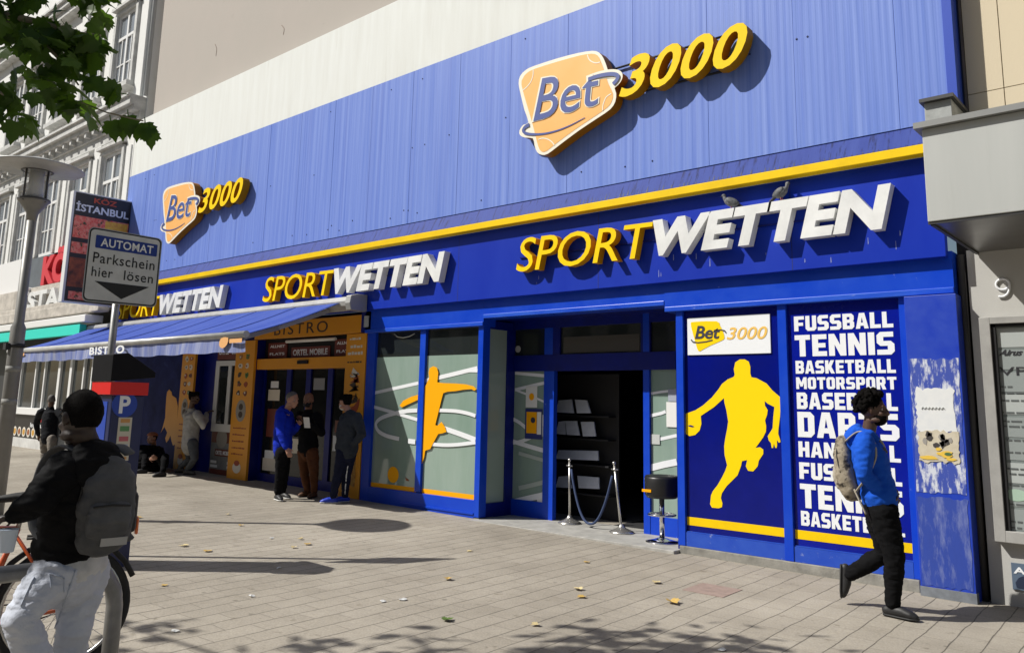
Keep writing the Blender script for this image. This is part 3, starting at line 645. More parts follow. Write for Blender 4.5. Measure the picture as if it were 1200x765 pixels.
for i, (L, w_) in enumerate([([(562,205),(625,211),(690,217)], .045), ([(562,265),(625,250),(688,236)], .045), ([(562,265),(640,296),(690,320)], .03), ([(555,370),(580,384),(610,410)], .05), ([(555,455),(590,448),(640,425)], .05), ([(555,450),(620,470),(690,490)], .06), ([(575,492),(630,508),(688,525)], .05), ([(575,618),(630,605),(688,590)], .06), ([(552,668),(620,652),(688,637)], .08)]):
    sheet('white_line', [ribbon(smooth_pts(zd(L, DS-0.0008*i), 3), w_)], wl if i not in (6, 7) else mat('faint_white_vinyl', (0.42, 0.48, 0.44), 0.4), sideL, 0.0005)
def zq(a0, b0, a1, b1, Y): 
    p0 = P(420+a0/3.0615, 370+b1/3.0615, Y); p1 = P(420+a1/3.0615, 370+b0/3.0615, Y); return rect3(p0[0], p1[0], p0[2], p1[2], Y)
n1_ = sheet('notice', [zq(600, 252, 642, 328, DS-0.008)], paper, sideL)
sheet('notice_mark', [disc(zd([(621, 290)], DS-0.012)[0], 0.045, 0.05)], amber, sideL)
sheet('notice', [zq(597, 334, 660, 440, DS-0.010)], mat('navy_paper', (0.02, 0.03, 0.16), 0.5), sideL)
sheet('notice_print', [zq(602, 345, 640, 420, DS-0.014)], amber, sideL); sheet('notice_print', [zq(640, 345, 656, 425, DS-0.014)], paper, sideL)
sheet('notice_mark', [disc(zd([(626, 374)], DS-0.018)[0], 0.04, 0.04)], dk, sideL)
sheet('notice', [zq(656, 355, 688, 395, DS-0.006)], paper, sideL); sheet('notice', [zq(640, 648, 684, 705, DS-0.006)], paper, sideL); sheet('notice', [zq(655, 396, 685, 432, DS-0.009)], mat('pale_notice', (0.5, 0.52, 0.5), 0.6), sideL)
sheet('vent_disc', [disc(P(607, 409, DR+0.026), 0.05, 0.05)], mat('grey_disc', (0.45, 0.45, 0.42), 0.5), door)
for i, (L, w_) in enumerate([([(763,461),(775,459),(793,457)], .03), ([(762,487),(775,484),(780,482)], .04), ([(762,515),(775,514),(793,510)], .04), ([(762,548),(778,544),(793,541)], .08)]):
    sheet('white_line', [ribbon([P(a, b, DS-0.003*(i % 2)) for a, b in L], w_)], wl, sideR)
def pq(a0, b0, a1, b1, Y):
    p0 = P(a0, b1, Y); p1 = P(a1, b0, Y); return rect3(p0[0], p1[0], p0[2], p1[2], Y)
sheet('notice', [pq(781, 471, 793, 500, DS-0.008)], paper, sideR); sheet('notice', [pq(783, 456, 793, 470, DS-0.008)], mat('grey_blue_notice', (0.35, 0.38, 0.45), 0.6), sideR); sheet('notice', [pq(762, 509, 773, 520, DS-0.008)], mat('pale_notice', (0.5, 0.52, 0.5), 0.6), sideR)
# left reveal with its side glass
rx = wr1-0.02
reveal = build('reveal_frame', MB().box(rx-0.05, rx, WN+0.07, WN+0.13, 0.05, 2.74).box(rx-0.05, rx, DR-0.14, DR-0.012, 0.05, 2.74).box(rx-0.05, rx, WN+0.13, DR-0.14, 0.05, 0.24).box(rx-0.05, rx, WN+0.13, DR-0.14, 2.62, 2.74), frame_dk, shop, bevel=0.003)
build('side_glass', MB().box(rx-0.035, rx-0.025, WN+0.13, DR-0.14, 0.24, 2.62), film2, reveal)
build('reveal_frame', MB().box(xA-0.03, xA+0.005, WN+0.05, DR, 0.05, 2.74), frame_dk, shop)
build('threshold', MB().box(wr1-0.05, xA+0.02, WN-0.13, DR+0.3, -0.15, 0.052), slab_m, shop, bevel=0.006)
# ------------------------------------------------------------------ raised signs on the betting shop
SF = FA-0.125
def zs1(a, b): return P(600+a/5.217, 200+b/5.217, SF)
def make_sportwetten():
    y0 = zs1(400, 600)
    t = thing('lettered_sign', 'raised yellow and white SPORTWETTEN sign above the open entrance, largest of the three', 'sign', (-4.7, FA, 3.33), 'raised SPORTWETTEN signs along the fascia')
    sp = lettering('letter', text_mesh('SPORT', 0.1, 0.0, 0.98), [zs1(20, 622), zs1(822, 531), zs1(862, 310), zs1(62, 413)], (0, -1, 0), 0.11, letter_y, t, split=True, side=mat('shaded_letter_edge', (0.62, 0.30, 0.002), 0.5, spec=0.15))  # letter sides coloured a darker amber to paint in their shade
    we = lettering('letter', text_mesh('WETTEN', 0.1, 0.048, 1.04), [P(754.5, 302, SF), P(1033, 268.6, SF), P(1044, 214.5, SF), P(765, 258.5, SF)], (0, -1, 0), 0.115, letter_w, t, split=True)
    for o in sp+we:
        b = o.modifiers.new('bevel', 'BEVEL'); b.width = 0.004; b.segments = 1; b.limit_method = 'ANGLE'
    r = MB(); r.box(-7.0, -2.5, FA-0.02, FA-0.001, 3.50, 3.515); build('mounting_rail', r, frame_dk, t)
    return t
sw1 = make_sportwetten()
sw2 = copy_tree(sw1); sw2.location.x -= 6.08; sw2['label'] = 'raised yellow and white SPORTWETTEN sign above the right end of the awning'
sw3 = copy_tree(sw1); sw3.location.x -= 12.2; sw3['label'] = 'raised SPORTWETTEN sign at the far left, partly behind the parking sign'

LF = FA-0.19
def zl(a, b, Y=LF): return P(595+a/5.1, 45+b/5.1, Y)
def make_logo():
    t = thing('logo_sign', 'larger looking raised orange and yellow Bet3000 sign high on the blue cladding right of centre', 'sign', (-5.4, FA, 4.8), 'raised Bet3000 signs on the cladding')
    OUT = [(65,272),(74,226),(108,190),(160,165),(300,120),(420,89),(505,76),(545,86),(572,120),(590,165),(606,200),(650,194),(672,205),(680,222),(672,248),(650,272),(634,286),(648,330),(642,380),(612,425),(540,475),(420,555),(300,645),(240,690),(205,697),(175,680),(160,640),(150,598),(105,594),(74,580),(70,552),(92,518),(124,503),(100,430),(76,330)]
    INN = [(82,280),(90,240),(115,208),(165,182),(305,138),(430,104),(500,93),(536,103),(556,138),(578,200),(600,270),(628,330),(622,375),(597,412),(530,460),(410,540),(290,628),(235,672),(207,679),(190,664),(175,620),(150,520),(115,400)]
    o = smooth_pts(OUT, 2, True)
    fr = [zl(*q) for q in o]; bk = [(p[0], p[1]+0.15, p[2]) for p in fr]
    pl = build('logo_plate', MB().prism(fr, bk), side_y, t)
    cream = mat('cream_acrylic', (0.85, 0.80, 0.66), 0.35)
    sheet('plate_border', [[zl(*q, LF-0.003) for q in o]], cream, pl)
    orange = mat('light_orange_acrylic', (0.90, 0.46, 0.13), 0.35, var=0.25, vscale=2, col2=(0.92, 0.52, 0.18))
    sheet('plate_face', [[zl(*q, LF-0.006) for q in smooth_pts(INN, 2, True)]], orange, pl)
    for arc in ([(152,190),(150,225),(135,265),(110,295),(88,312)], [(476,100),(485,125),(505,142),(530,148),(552,143)], [(618,332),(590,350),(575,380),(567,410),(568,432)], [(182,606),(205,598),(235,602),(262,618),(278,640)]):
        sheet('plate_arc', [ribbon([zl(*q, LF-0.009) for q in smooth_pts(arc, 3)], 0.014)], cream, pl)
    blue = mat('slate_blue_vinyl', (0.055, 0.085, 0.29), 0.4)
    Q = [(152,500),(536,398),(552,178),(206,240)]
    sheet('ring_swoosh', [ribbon([zl(*q, LF-0.0085) for q in smooth_pts([(470,250),(540,225),(600,213),(645,214),(664,228),(655,252),(628,278)], 4)], 0.11)], cream, pl)
    lettering('logo_word', text_mesh('Bet', 0.01, 0.022), [zl(a, b, LF-0.013) for a, b in ((142,507),(545,402),(561,170),(198,234))], (0, -1, 0), 0.002, cream, pl)
    lettering('logo_word', text_mesh('Bet', 0.01, 0.004), [zl(a, b, LF-0.017) for a, b in Q], (0, -1, 0), 0.002, blue, pl)
    sheet('ring_swoosh', [ribbon([zl(*q, LF-0.0215) for q in smooth_pts([(480,246),(540,226),(600,215),(640,216),(658,228),(650,250),(628,274)], 4)], 0.05)], blue, pl)
    sheet('ring_swoosh', [ribbon([zl(*q, LF-0.0135) for q in smooth_pts([(128,516),(102,532),(92,552),(108,568),(150,574),(220,570),(300,550),(380,517),(460,474)], 4)], 0.055, taper=True)], blue, pl)
    def z3(a, b): return P(720+a/6.953, 20+b/6.953, LF)
    ds = lettering('digit', text_mesh('3000', 0.1, 0.020, 1.06), [z3(30, 668), z3(1008, 386), z3(1128, 12), z3(140, 322)], (0, -1, 0), 0.15, letter_y, t, split=True, side=mat('shaded_digit_edge', (0.40, 0.18, 0.002), 0.5, spec=0.15))  # brown amber on the digit sides puts their shade into the colour
    rb = MB()
    for (a, b), (c, d) in (((0, 425), (1000, 125)), ((60, 650), (980, 420))):
        p, q = P(720+a/6.953, 20+b/6.953, FA-0.03), P(720+c/6.953, 20+d/6.953, FA-0.03)
        rb.tube([p, q], 0.014, 6)
    build('mounting_rail', rb, mat('black_rail', (0.01, 0.01, 0.014), 0.5), t)
    return t
lg1 = make_logo()
lg2 = copy_tree(lg1); lg2.location.x -= 10.3; lg2['label'] = 'raised orange and yellow Bet3000 sign at the left end of the cladding'

# ------------------------------------------------------------------ bistro front under the awning
bis = thing('bistro_front', 'orange and dark blue bistro shopfront in shade under the blue awning', 'shopfront', (-13.3, WN, 0.1))
org = mat('orange_print', (0.78, 0.33, 0.012), 0.35, var=0.35, vscale=3, col2=(0.66, 0.24, 0.012))
brown = mat('maroon_print', (0.16, 0.03, 0.015), 0.4); cream_p = mat('cream_print', (0.72, 0.66, 0.55), 0.5)
dkblue = mat('dark_blue_wall', (0.003, 0.012, 0.13), 0.6, spec=0.15, var=0.5, vscale=3, spots=((0.02, 0.045, 0.22), 4, 0.6, 0.1))
ink_r = mat('red_brown_ink', (0.35, 0.06, 0.02), 0.5); ink_d = mat('dark_ink', (0.05, 0.03, 0.02), 0.5)
B1 = WN-0.004
posts = []
for x0, x1 in ((-10.84, -10.325), (-14.24, -13.58), (-16.32, -15.78)):
    posts.append(build('orange_post', MB().box(x0, x1, WN, WN+0.05, gz(x0)-0.1, 2.65), org, bis, bevel=0.004)); build('jamb', MB().box(x0+0.01, x1-0.01, WN+0.051, WN+0.35, gz(x0)-0.1, 2.65), frame_dk, bis)
lt = build('lintel_board', MB().box(-13.60, -10.45, WN-0.015, WN+0.1, 2.66, 2.95), org, bis, bevel=0.004)
lettering('letter', text_mesh('BISTRO', 0.01, 0.0, 1.25), quad_of(-12.95, -11.35, 2.71, 2.90, WN-0.019), (0, -1, 0), 0.002, ink_d, lt, split=True)
build('fascia_end', MB().box(-10.44, -10.2, WN-0.03, WN+0.1, 2.66, 2.99), frame_dk, bis)
nb = build('number_plate', MB().box(-10.36, -10.25, WN-0.042, WN-0.03, 2.74, 2.92), mat('grey_plate', (0.4, 0.42, 0.45), 0.5), bis)
BG = WN+0.22
build('sign_band', MB().box(-13.578, -10.842, BG, BG+0.05, 2.30, 2.68), black, bis)
for x0, x1, z0, z1, tx in ((-13.45, -12.85, 2.32, 2.60, 'ALLNET|FLATS'), (-12.70, -11.55, 2.30, 2.50, 'ORTEL MOBILE'), (-11.42, -10.90, 2.32, 2.60, 'ALLNET|FLATS')):
    sb = build('advert_board', MB().box(x0, x1, BG-0.02, BG-0.001, z0, z1), brown, bis)
    rows_ = tx.split('|'); h = (z1-z0)/len(rows_)
    for i, rw in enumerate(rows_):
        lettering('advert_word', text_mesh(rw, 0.01, 0.03), quad_of(x0+0.06, x1-0.06, z1-h*(i+1)+0.05, z1-h*i-0.04, BG-0.024), (0, -1, 0), 0.002, print_w, sb)
tu = MB(); tu.tube([(-12.75, BG-0.10, 2.60), (-11.30, BG-0.10, 2.60)], 0.028, 10)
build('tube_lamp', tu, mat('white_tube', (0.85, 0.88, 0.86), 0.3), bis)
build('door_header', MB().box(-13.578, -10.842, WN+0.06, BG+0.05, 2.11, 2.30), org, bis, bevel=0.004)
build('sensor_box', MB().box(-12.25, -11.95, WN+0.03, WN+0.06, 2.19, 2.25), black, bis)
# doors: dark glass with blue frames
for x0, x1 in ((-13.578, -12.75), (-12.75, -12.15), (-12.15, -11.52), (-11.52, -10.842)):
    f = build('glass_door', MB().box(x0+0.07, x1-0.07, BG+0.03, BG+0.04, 0.25, 2.11), mat('bistro_door_glass', (0.012, 0.013, 0.013), 0.08, spec=0.3), bis)
    build('door_frame', MB().box(x0, x0+0.07, BG, BG+0.06, 0.05, 2.11).box(x1-0.07, x1, BG, BG+0.06, 0.05, 2.11).box(x0+0.07, x1-0.07, BG, BG+0.06, 0.05, 0.25), frame_dk, f)
dps = [(-13.42, -13.05, 1.55, 1.75, cream_p), (-13.45, -12.95, 0.30, 0.52, cream_p), (-13.40, -13.05, 0.9, 1.4, brown), (-13.40, -13.1, 0.52, 0.66, print_w), (-11.38, -11.0, 0.75, 1.0, print_w), (-11.35, -11.05, 1.05, 1.25, brown), (-12.55, -12.3, 0.65, 0.9, cream_p), (-12.02, -11.7, 1.75, 1.95, mat('grey_print', (0.25, 0.26, 0.28), 0.5)), (-13.35, -13.1, 1.78, 1.9, print_w)]
for i, (x0, x1, z0, z1, m_) in enumerate(dps):
    sheet('door_poster', [rect3(x0, x1, z0, z1, BG+0.026-0.0005*i)], m_, bis)
# posters on the posts: blocks of text and pictures
def post_text(post, x0, x1, zs, m_, h=0.03, Y=B1):
    for z in zs:
        mb = []; x = x0
        while x < x1-0.03:
            w_ = random.uniform(0.03, 0.10); mb.append(rect3(x, min(x+w_, x1), z, z+h*random.uniform(0.6, 1), Y)); x += w_+0.018
        sheet('post_print', mb, m_, post)
p0, p1_, p2_ = posts
post_text(p0, -10.75, -10.42, (2.55,), cream_p, 0.04); post_text(p0, -10.72, -10.40, (2.42,), cream_p, 0.05); post_text(p0, -10.78, -10.40, (2.31,), cream_p, 0.06)
post_text(p0, -10.78, -10.40, (2.18,), ink_d, 0.03)
for z, m_ in ((2.02, cream_p), (1.95, ink_r), (1.80, ink_d), (1.62, ink_d)):
    sheet('post_picture', [[(-10.72+random.uniform(0, .3), B1, z+random.uniform(-.09, .09)) for _ in range(3)] for _ in range(5)], m_, p0)
sheet('post_picture', [smooth_pts([(-10.70, B1, 1.45), (-10.55, B1, 1.5), (-10.42, B1, 1.62), (-10.45, B1, 1.45), (-10.58, B1, 1.35)], 3, True)], ink_r, p0)
sheet('post_picture', [ragged(-10.74, -10.42, 0.25, 1.05, B1, 0.03, 6)], mat('burger_print', (0.30, 0.10, 0.02), 0.5, var=1, vscale=14, col2=(0.60, 0.36, 0.06)), p0)
for pp, x0, x1 in ((p1_, -14.16, -13.66), (p2_, -16.24, -15.86)):
    for k in range(5):
        for j in range(2):
            cx, cz = x0+0.12+j*0.24*(x1-x0)/0.5, 2.35-k*0.17
            pts_ = [(cx+0.075*math.cos(q_*0.785)*random.uniform(.6, 1.15), B1, cz+0.062*math.sin(q_*0.785)*random.uniform(.5, 1.15)) for q_ in range(8)]
            sheet('post_picture', [pts_], random.choice([ink_r, ink_d, brown, mat('green_ink', (0.05, 0.2, 0.04), 0.5), cream_p, mat('tan_food_ink', (0.40, 0.16, 0.04), 0.5)]), pp)
            sheet('post_picture', [disc((cx+random.uniform(-.02, .02), B1-0.003, cz+random.uniform(-.015, .02)), 0.025, 0.02, 7)], random.choice([ink_d, cream_p, ink_r]), pp)
    cx = (x0+x1)/2
    sheet('post_emblem', [disc((cx, B1, 1.35), 0.17*(x1-x0)/0.5, 0.20)], mat('grey_emblem', (0.30, 0.28, 0.25), 0.5), pp)
    sheet('post_emblem', [disc((cx, B1-0.003, 1.42), 0.07, 0.06), disc((cx, B1-0.003, 1.28), 0.07, 0.06)], ink_d, pp)
    post_text(pp, x0+0.03, x1-0.03, (1.02, 0.90, 0.78, 0.66, 0.55), ink_r, 0.03)
    sheet('post_picture', [disc((cx, B1, 0.32), 0.14*(x1-x0)/0.5, 0.10)], cream_p, pp); sheet('post_picture', [disc((cx, B1-0.003, 0.40), 0.09, 0.05)], ink_r, pp)
# white door and counter window between the orange posts
wd = build('white_door', MB().box(-15.10, -14.26, BG-0.06, BG, 1.02, 2.22), glass, bis)
pv = mat('white_pvc', (0.68, 0.69, 0.68), 0.35)
fb = MB()
for x0, x1, z0, z1 in ((-15.20, -15.06, 0.93, 2.30), (-14.72, -14.60, 1.08, 2.20), (-14.34, -14.26, 0.93, 2.30), (-15.06, -14.34, 0.93, 1.08), (-15.06, -14.34, 2.20, 2.30)): fb.box(x0, x1, BG-0.08, BG-0.061, z0, z1)
build('door_frame', fb, pv, wd, bevel=0.004)
sp_ = build('stall_panel', MB().box(-15.20, -14.26, BG-0.05, BG, 0.05, 0.93), mat('grey_counter', (0.25, 0.26, 0.26), 0.5, var=0.4, vscale=5), bis)
YS = BG-0.054
sheet('counter_print', [rect3(-15.18, -14.28, 0.72, 0.92, YS)], brown, sp_); sheet('counter_print', [rect3(-15.18, -14.28, 0.10, 0.22, YS)], brown, sp_)
sheet('counter_print', [disc((-14.8, YS-0.003, 0.80), 0.2, 0.18)], mat('grey_emblem', (0.30, 0.28, 0.25), 0.5), sp_)
bq = build('advert_board', MB().box(-15.0, -14.4, YS-0.012, YS-0.0045, 0.47, 0.60), brown, sp_)
lettering('advert_word', text_mesh('ORTEL MOBILE', 0.01, 0.03), quad_of(-14.97, -14.43, 0.495, 0.575, YS-0.015), (0, -1, 0), 0.002, print_w, bq)
for x0 in (-15.16, -14.55): sheet('counter_print', [rect3(x0, x0+0.26, 0.25, 0.30, YS), rect3(x0, x0+0.22, 0.33, 0.38, YS)], print_w, sp_)
hb = build('advert_board', MB().box(-15.20, -14.26, BG-0.06, BG, 2.32, 2.62), brown, bis)
for x0 in (-15.15, -14.68): lettering('advert_word', text_mesh('ORTEL', 0.01, 0.03), quad_of(x0, x0+0.38, 2.42, 2.54, BG-0.064), (0, -1, 0), 0.002, print_w, hb)
build('jamb', MB().box(-15.78, -15.20, BG-0.02, BG+0.1, 0.0, 2.66), frame_dk, bis)
bw = build('painted_wall', MB().box(XL, -16.32, WN+0.02, WN+0.3, -0.1, 2.72), dkblue, bis)
sheet('orange_figure', [[P(150+a/2.9415, 340+b/2.9415, WN+0.015) for a, b in ((135,350),(142,342),(150,350),(152,362),(166,372),(172,400),(170,440),(172,480),(165,530),(155,535),(150,520),(146,500),(140,515),(132,525),(128,510),(135,490),(125,470),(112,492),(118,478),(128,440),(130,400),(132,370))]], org, bw)
build('header_wall', MB().box(XL, -10.33, WN+0.31, WN+0.5, -0.2, 3.05), black, bis)
build('header_board', MB().box(XL, -13.61, WN+0.005, WN+0.30, 2.655, 3.0), dkblue, bis)

# ------------------------------------------------------------------ awning
aw = thing('awning', 'wide faded blue fabric awning stretched out over the bistro front', 'awning', (-15.3, 7.95, 2.9), None)
AX0, AX1, AY0, AY1, AZ0, AZ1 = -20.15, -10.5, 7.86, 6.23, 3.13, 2.49
fab = mat('faded_blue_canvas', (0.035, 0.07, 0.33), 0.85, spec=0.12, var=0.7, vscale=1.6, col2=(0.085, 0.13, 0.40), stretch=(2.5, 0.4, 1), spots=((0.12, 0.17, 0.48), 3.5, 0.60, 0.2), bump=0.2, bscale=200)
fm = MB(); nx, ny = 60, 10
for j in range(ny+1):
    for i in range(nx+1):
        t_ = j/ny; x = AX0+(AX1-AX0)*i/nx
        z = AZ0+(AZ1-AZ0)*t_ - 0.035*math.sin(math.pi*t_) + 0.006*math.sin(i*1.4)*t_
        fm.v.append((x, AY0+(AY1-AY0)*t_, z))
for j in range(ny):
    for i in range(nx): fm.f.append((j*(nx+1)+i, j*(nx+1)+i+1, (j+1)*(nx+1)+i+1, (j+1)*(nx+1)+i)); fm.sm.append(True)
fo = build('canopy_fabric', fm, fab, aw); sd = fo.modifiers.new('thickness', 'SOLIDIFY'); sd.thickness = 0.004
for i in range(1, 8):
    x_ = AX0+(AX1-AX0)*i/8
    build('fabric_seam', MB().tube([(x_, AY0+(AY1-AY0)*t_/10, AZ0+(AZ1-AZ0)*t_/10-0.035*math.sin(math.pi*t_/10)+0.003) for t_ in range(11)], 0.006, 5), mat('dark_seam_canvas', (0.03, 0.06, 0.29), 0.9), aw)
valm = mat('faded_striped_valance', (0.10, 0.14, 0.38), 0.85, spec=0.15, var=0.9, vscale=2.0, col2=(0.36, 0.38, 0.46), stretch=(6, 1, 0.3))
vm = MB(); nv = 240
for i in range(nv+1):
    x = AX0+(AX1-AX0)*i/nv; a = i*0.55
    for k, z in enumerate((AZ1-0.045, AZ1-0.15, AZ1-0.26)):
        vm.v.append((x, AY1-0.045-0.006*math.sin(a)*k-0.012*k*math.sin(i*0.07), z-(0.008*math.sin(a*0.5) if k == 2 else 0)))
for i in range(nv):
    for k in range(2): vm.f.append((i*3+k, (i+1)*3+k, (i+1)*3+k+1, i*3+k+1)); vm.sm.append(True)
vo = build('valance', vm, valm, aw)
b0, b1 = P(99, 408, AY1-0.08), P(146, 408, AY1-0.08)
lettering('valance_word', text_mesh('BISTRO', 0.01, 0.03, 1.1), quad_of(b0[0]+.25, b1[0], AZ1-0.19, AZ1-0.05, AY1-0.085), (0, -1, 0), 0.002, print_w, vo)
vx = P(262, 404, AY1-0.08)[0]
for xx in (vx, AX0+0.55): sheet('valance_logo', [smooth_pts([(xx-0.12, AY1-0.085, AZ1-0.15), (xx-0.08, AY1-0.085, AZ1-0.05), (xx+0.12, AY1-0.085, AZ1-0.05), (xx+0.10, AY1-0.085, AZ1-0.15), (xx-0.02, AY1-0.085, AZ1-0.2)], 2, True), rect3(xx+0.16, xx+0.5, AZ1-0.13, AZ1-0.07, AY1-0.085)], mat('washed_orange_print', (0.72, 0.38, 0.14), 0.7), vo)
alu = mat('aged_white_aluminium', (0.52, 0.52, 0.50), 0.4, 0.2, var=0.4, vscale=3)
build('front_bar', MB().tube([(AX0-0.03, AY1-0.045, AZ1-0.01), (AX1+0.03, AY1-0.045, AZ1-0.01)], 0.05, 14), alu, aw)
cx0, cx1 = AX0-0.1, P(411, 350, 7.86)[0]
prof = [(7.80, 3.05), (7.78, 3.12), (7.80, 3.185), (7.90, 3.21), (8.09, 3.21), (8.09, 3.03), (7.92, 2.98)]
build('cassette', MB().prism([(cx0, y, z) for y, z in prof], [(cx1, y, z) for y, z in prof]), alu, aw)
prof2 = [(7.78, 2.97), (7.745, 3.08), (7.77, 3.20), (7.90, 3.235), (8.09, 3.235), (8.09, 2.97)]
build('end_cap', MB().prism([(cx1+0.002, y, z) for y, z in prof2], [(cx1+0.13, y, z) for y, z in prof2]), mat('grey_cast_cap', (0.32, 0.32, 0.31), 0.45, 0.3), aw, bevel=0.01)
arm_m = mat('grey_arm', (0.36, 0.36, 0.35), 0.4, 0.3)
for xs_, dx in ((AX1-0.35, -0.0), (AX0+0.4, 0.0)):
    for (a, b_) in (((xs_, 7.85, 3.0), (xs_-0.1, 7.0, 2.66)), ((xs_-0.1, 7.0, 2.66), (xs_+0.12, AY1+0.03, AZ1-0.05))):
        d = Vector(b_)-Vector(a); u = d.normalized(); s_ = u.cross(Vector((0, 0, 1))).normalized()
        build('folding_arm', MB().obox((Vector(a)+Vector(b_))/2, u, s_, s_.cross(u), d.length/2, 0.02, 0.035), arm_m, aw, bevel=0.006)

# ------------------------------------------------------------------ grey building with canopy on the right
rb_ = thing('grey_shop_building', 'pale grey and beige building with a projecting metal canopy at the right edge', 'building', (0.6, 8.3, 0))
gst = mat('pale_grey_stone', (0.46, 0.455, 0.43), 0.75, var=0.45, vscale=1.6, col2=(0.40, 0.39, 0.36), bump=0.15, bscale=120, spots=((0.28, 0.265, 0.23), 2.6, 0.66, 0.2))
gx = -1.735
build('ground_wall', MB().box(gx, 7, 8.3, 8.6, -0.2, 3.07), gst, rb_)
build('shadow_gap', MB().box(-1.838, gx-0.001, 8.42, 8.6, -0.2, 3.3), mat('dark_gap', (0.03, 0.028, 0.025), 0.8, var=0.5, vscale=5), rb_)
build('gap_pipe', MB().tube([(-1.79, 8.33, -0.1), (-1.79, 8.33, 3.04)], 0.035, 10), mat('dark_pipe', (0.045, 0.042, 0.04), 0.6), rb_)
bei = mat('beige_stone_cladding', (0.62, 0.53, 0.37), 0.7, var=0.4, vscale=0.9, col2=(0.66, 0.57, 0.42), bump=0.15, bscale=60, spots=((0.48, 0.40, 0.27), 3, 0.66, 0.2))
bx0 = P(1130, 60, 8.3)[0]; bs = P(1172.5, 55, 8.3)[0]; bz = P(1172, 104, 8.3)[2]
ub = MB()
hs = [3.9, bz, bz+2.1, bz+4.2, bz+6.3, 14]; vx_ = [bx0, bs, bs+1.25, bs+2.5, bs+3.75, 7]
for i in range(5):
    for j in range(5): ub.box(vx_[i]+0.004, vx_[i+1]-0.004, 8.3, 8.36, hs[j]+0.004, hs[j+1]-0.004)
build('stone_cladding', ub, bei, rb_)
build('joint_backing', MB().box(bx0, 7, 8.312, 8.7, 3.8, 14), mat('dark_joint', (0.20, 0.16, 0.10), 0.9), rb_)
build('corner_strip', MB().box(XR+0.03, bx0-0.001, 8.29, 8.7, 3.8, 14), mat('brown_gap_shade', (0.15, 0.12, 0.095), 0.6, var=0.4, vscale=2), rb_)  # flat brown strip standing in for the dark shadow gap at the corner
cz0, cz1, cY, cX = 3.05, 3.80, 6.77, -1.667
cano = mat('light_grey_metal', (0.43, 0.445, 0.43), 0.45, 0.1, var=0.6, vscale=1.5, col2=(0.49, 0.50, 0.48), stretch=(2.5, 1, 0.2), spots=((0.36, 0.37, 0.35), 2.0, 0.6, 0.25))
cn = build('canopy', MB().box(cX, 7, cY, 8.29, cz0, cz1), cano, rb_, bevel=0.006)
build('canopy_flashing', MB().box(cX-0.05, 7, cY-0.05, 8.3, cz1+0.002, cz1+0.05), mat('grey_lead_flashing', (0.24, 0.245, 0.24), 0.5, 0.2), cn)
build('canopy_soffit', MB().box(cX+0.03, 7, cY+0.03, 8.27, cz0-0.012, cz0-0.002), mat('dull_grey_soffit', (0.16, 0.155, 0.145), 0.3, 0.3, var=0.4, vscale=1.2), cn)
build('canopy_edge', MB().box(cX+0.015, cX+0.04, cY+0.02, 8.28, cz0-0.03, cz0-0.001).box(cX, 7, cY+0.01, cY+0.03, cz0-0.02, cz0-0.001), mat('dark_edge_trim', (0.03, 0.03, 0.03), 0.5), cn)
k0, k1 = P(1091, 133, 8.1), P(1126, 131, 8.1)
bxm = build('vent_box', MB().box(k0[0]+0.03, k1[0], 7.75, 8.28, cz1+0.05, k0[2]-0.02), mat('weathered_grey_box', (0.42, 0.44, 0.43), 0.6, var=0.5, vscale=6), rb_, bevel=0.004)
build('vent_box_lid', MB().box(k0[0], k1[0]+0.03, 7.70, 8.285, k0[2]-0.018, k0[2]+0.015), mat('dark_lid', (0.05, 0.05, 0.05), 0.5), bxm)
# directory case
dc = thing('directory_case', 'grey framed glass notice case listing company names on the right building', 'notice case', (-1.2, 8.29, 0.55))
e0 = P(1143, 372, 8.2); e1 = P(1165, 636, 8.2)
fx0, fz1, fz0 = P(1147.5, 372, 8.2)[0], P(1150, 372, 8.2)[2], P(1166, 634, 8.2)[2]
fx0 = -1.655; fx1 = fx0+1.6
fr_ = MB(); w_ = 0.085
fr_.box(fx0, fx0+w_, 8.2, 8.299, fz0, fz1); fr_.box(fx1-w_, fx1, 8.2, 8.299, fz0, fz1); fr_.box(fx0+w_, fx1-w_, 8.2, 8.299, fz1-0.06, fz1); fr_.box(fx0+w_, fx1-w_, 8.2, 8.299, fz0, fz0+0.095)
build('case_frame', fr_, mat('grey_case_metal', (0.40, 0.395, 0.375), 0.5, 0.1, var=0.3, vscale=4), dc, bevel=0.004)
bk = build('case_panel', MB().box(fx0+w_, fx1-w_, 8.262, 8.298, fz0+0.095, fz1-0.06), mat('grey_green_panel', (0.22, 0.25, 0.245), 0.25, var=0.3, vscale=1.5, coat=0.5), dc)
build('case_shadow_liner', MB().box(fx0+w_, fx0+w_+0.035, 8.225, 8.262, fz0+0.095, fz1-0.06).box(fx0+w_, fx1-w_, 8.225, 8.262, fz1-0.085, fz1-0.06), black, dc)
# name slats and their lettering
def czx(px, py): return P(px, py, 8.26)
YC = 8.2585
slz = []
ztop_ = fz1-0.085; 
nsl = 9; hsl = (ztop_-fz0-0.095)/nsl
for i in range(nsl):
    z1_ = ztop_-hsl*i; 
    build('name_slat', MB().box(fx0+w_+0.04, fx1-w_-0.01, YC, 8.2619, z1_-hsl+0.012, z1_-0.012), mat('name_slat_a', (0.27, 0.30, 0.295), 0.3, coat=0.4) if i % 3 else mat('name_slat_b', (0.40, 0.43, 0.42), 0.3, coat=0.4), bk)
YT = YC-0.0035
inkd = mat('case_ink', (0.02, 0.02, 0.025), 0.5)
q0 = P(1170, 417, YT); q1 = P(1196, 412, YT)
lettering('company_name', text_mesh('Airus', 0.01, 0.03), quad_of(q0[0], q0[0]+0.20, q0[2], q0[2]+0.055, YT, 0.03), (0, -1, 0), 0.002, inkd, bk)
q0 = P(1171, 440, YT)
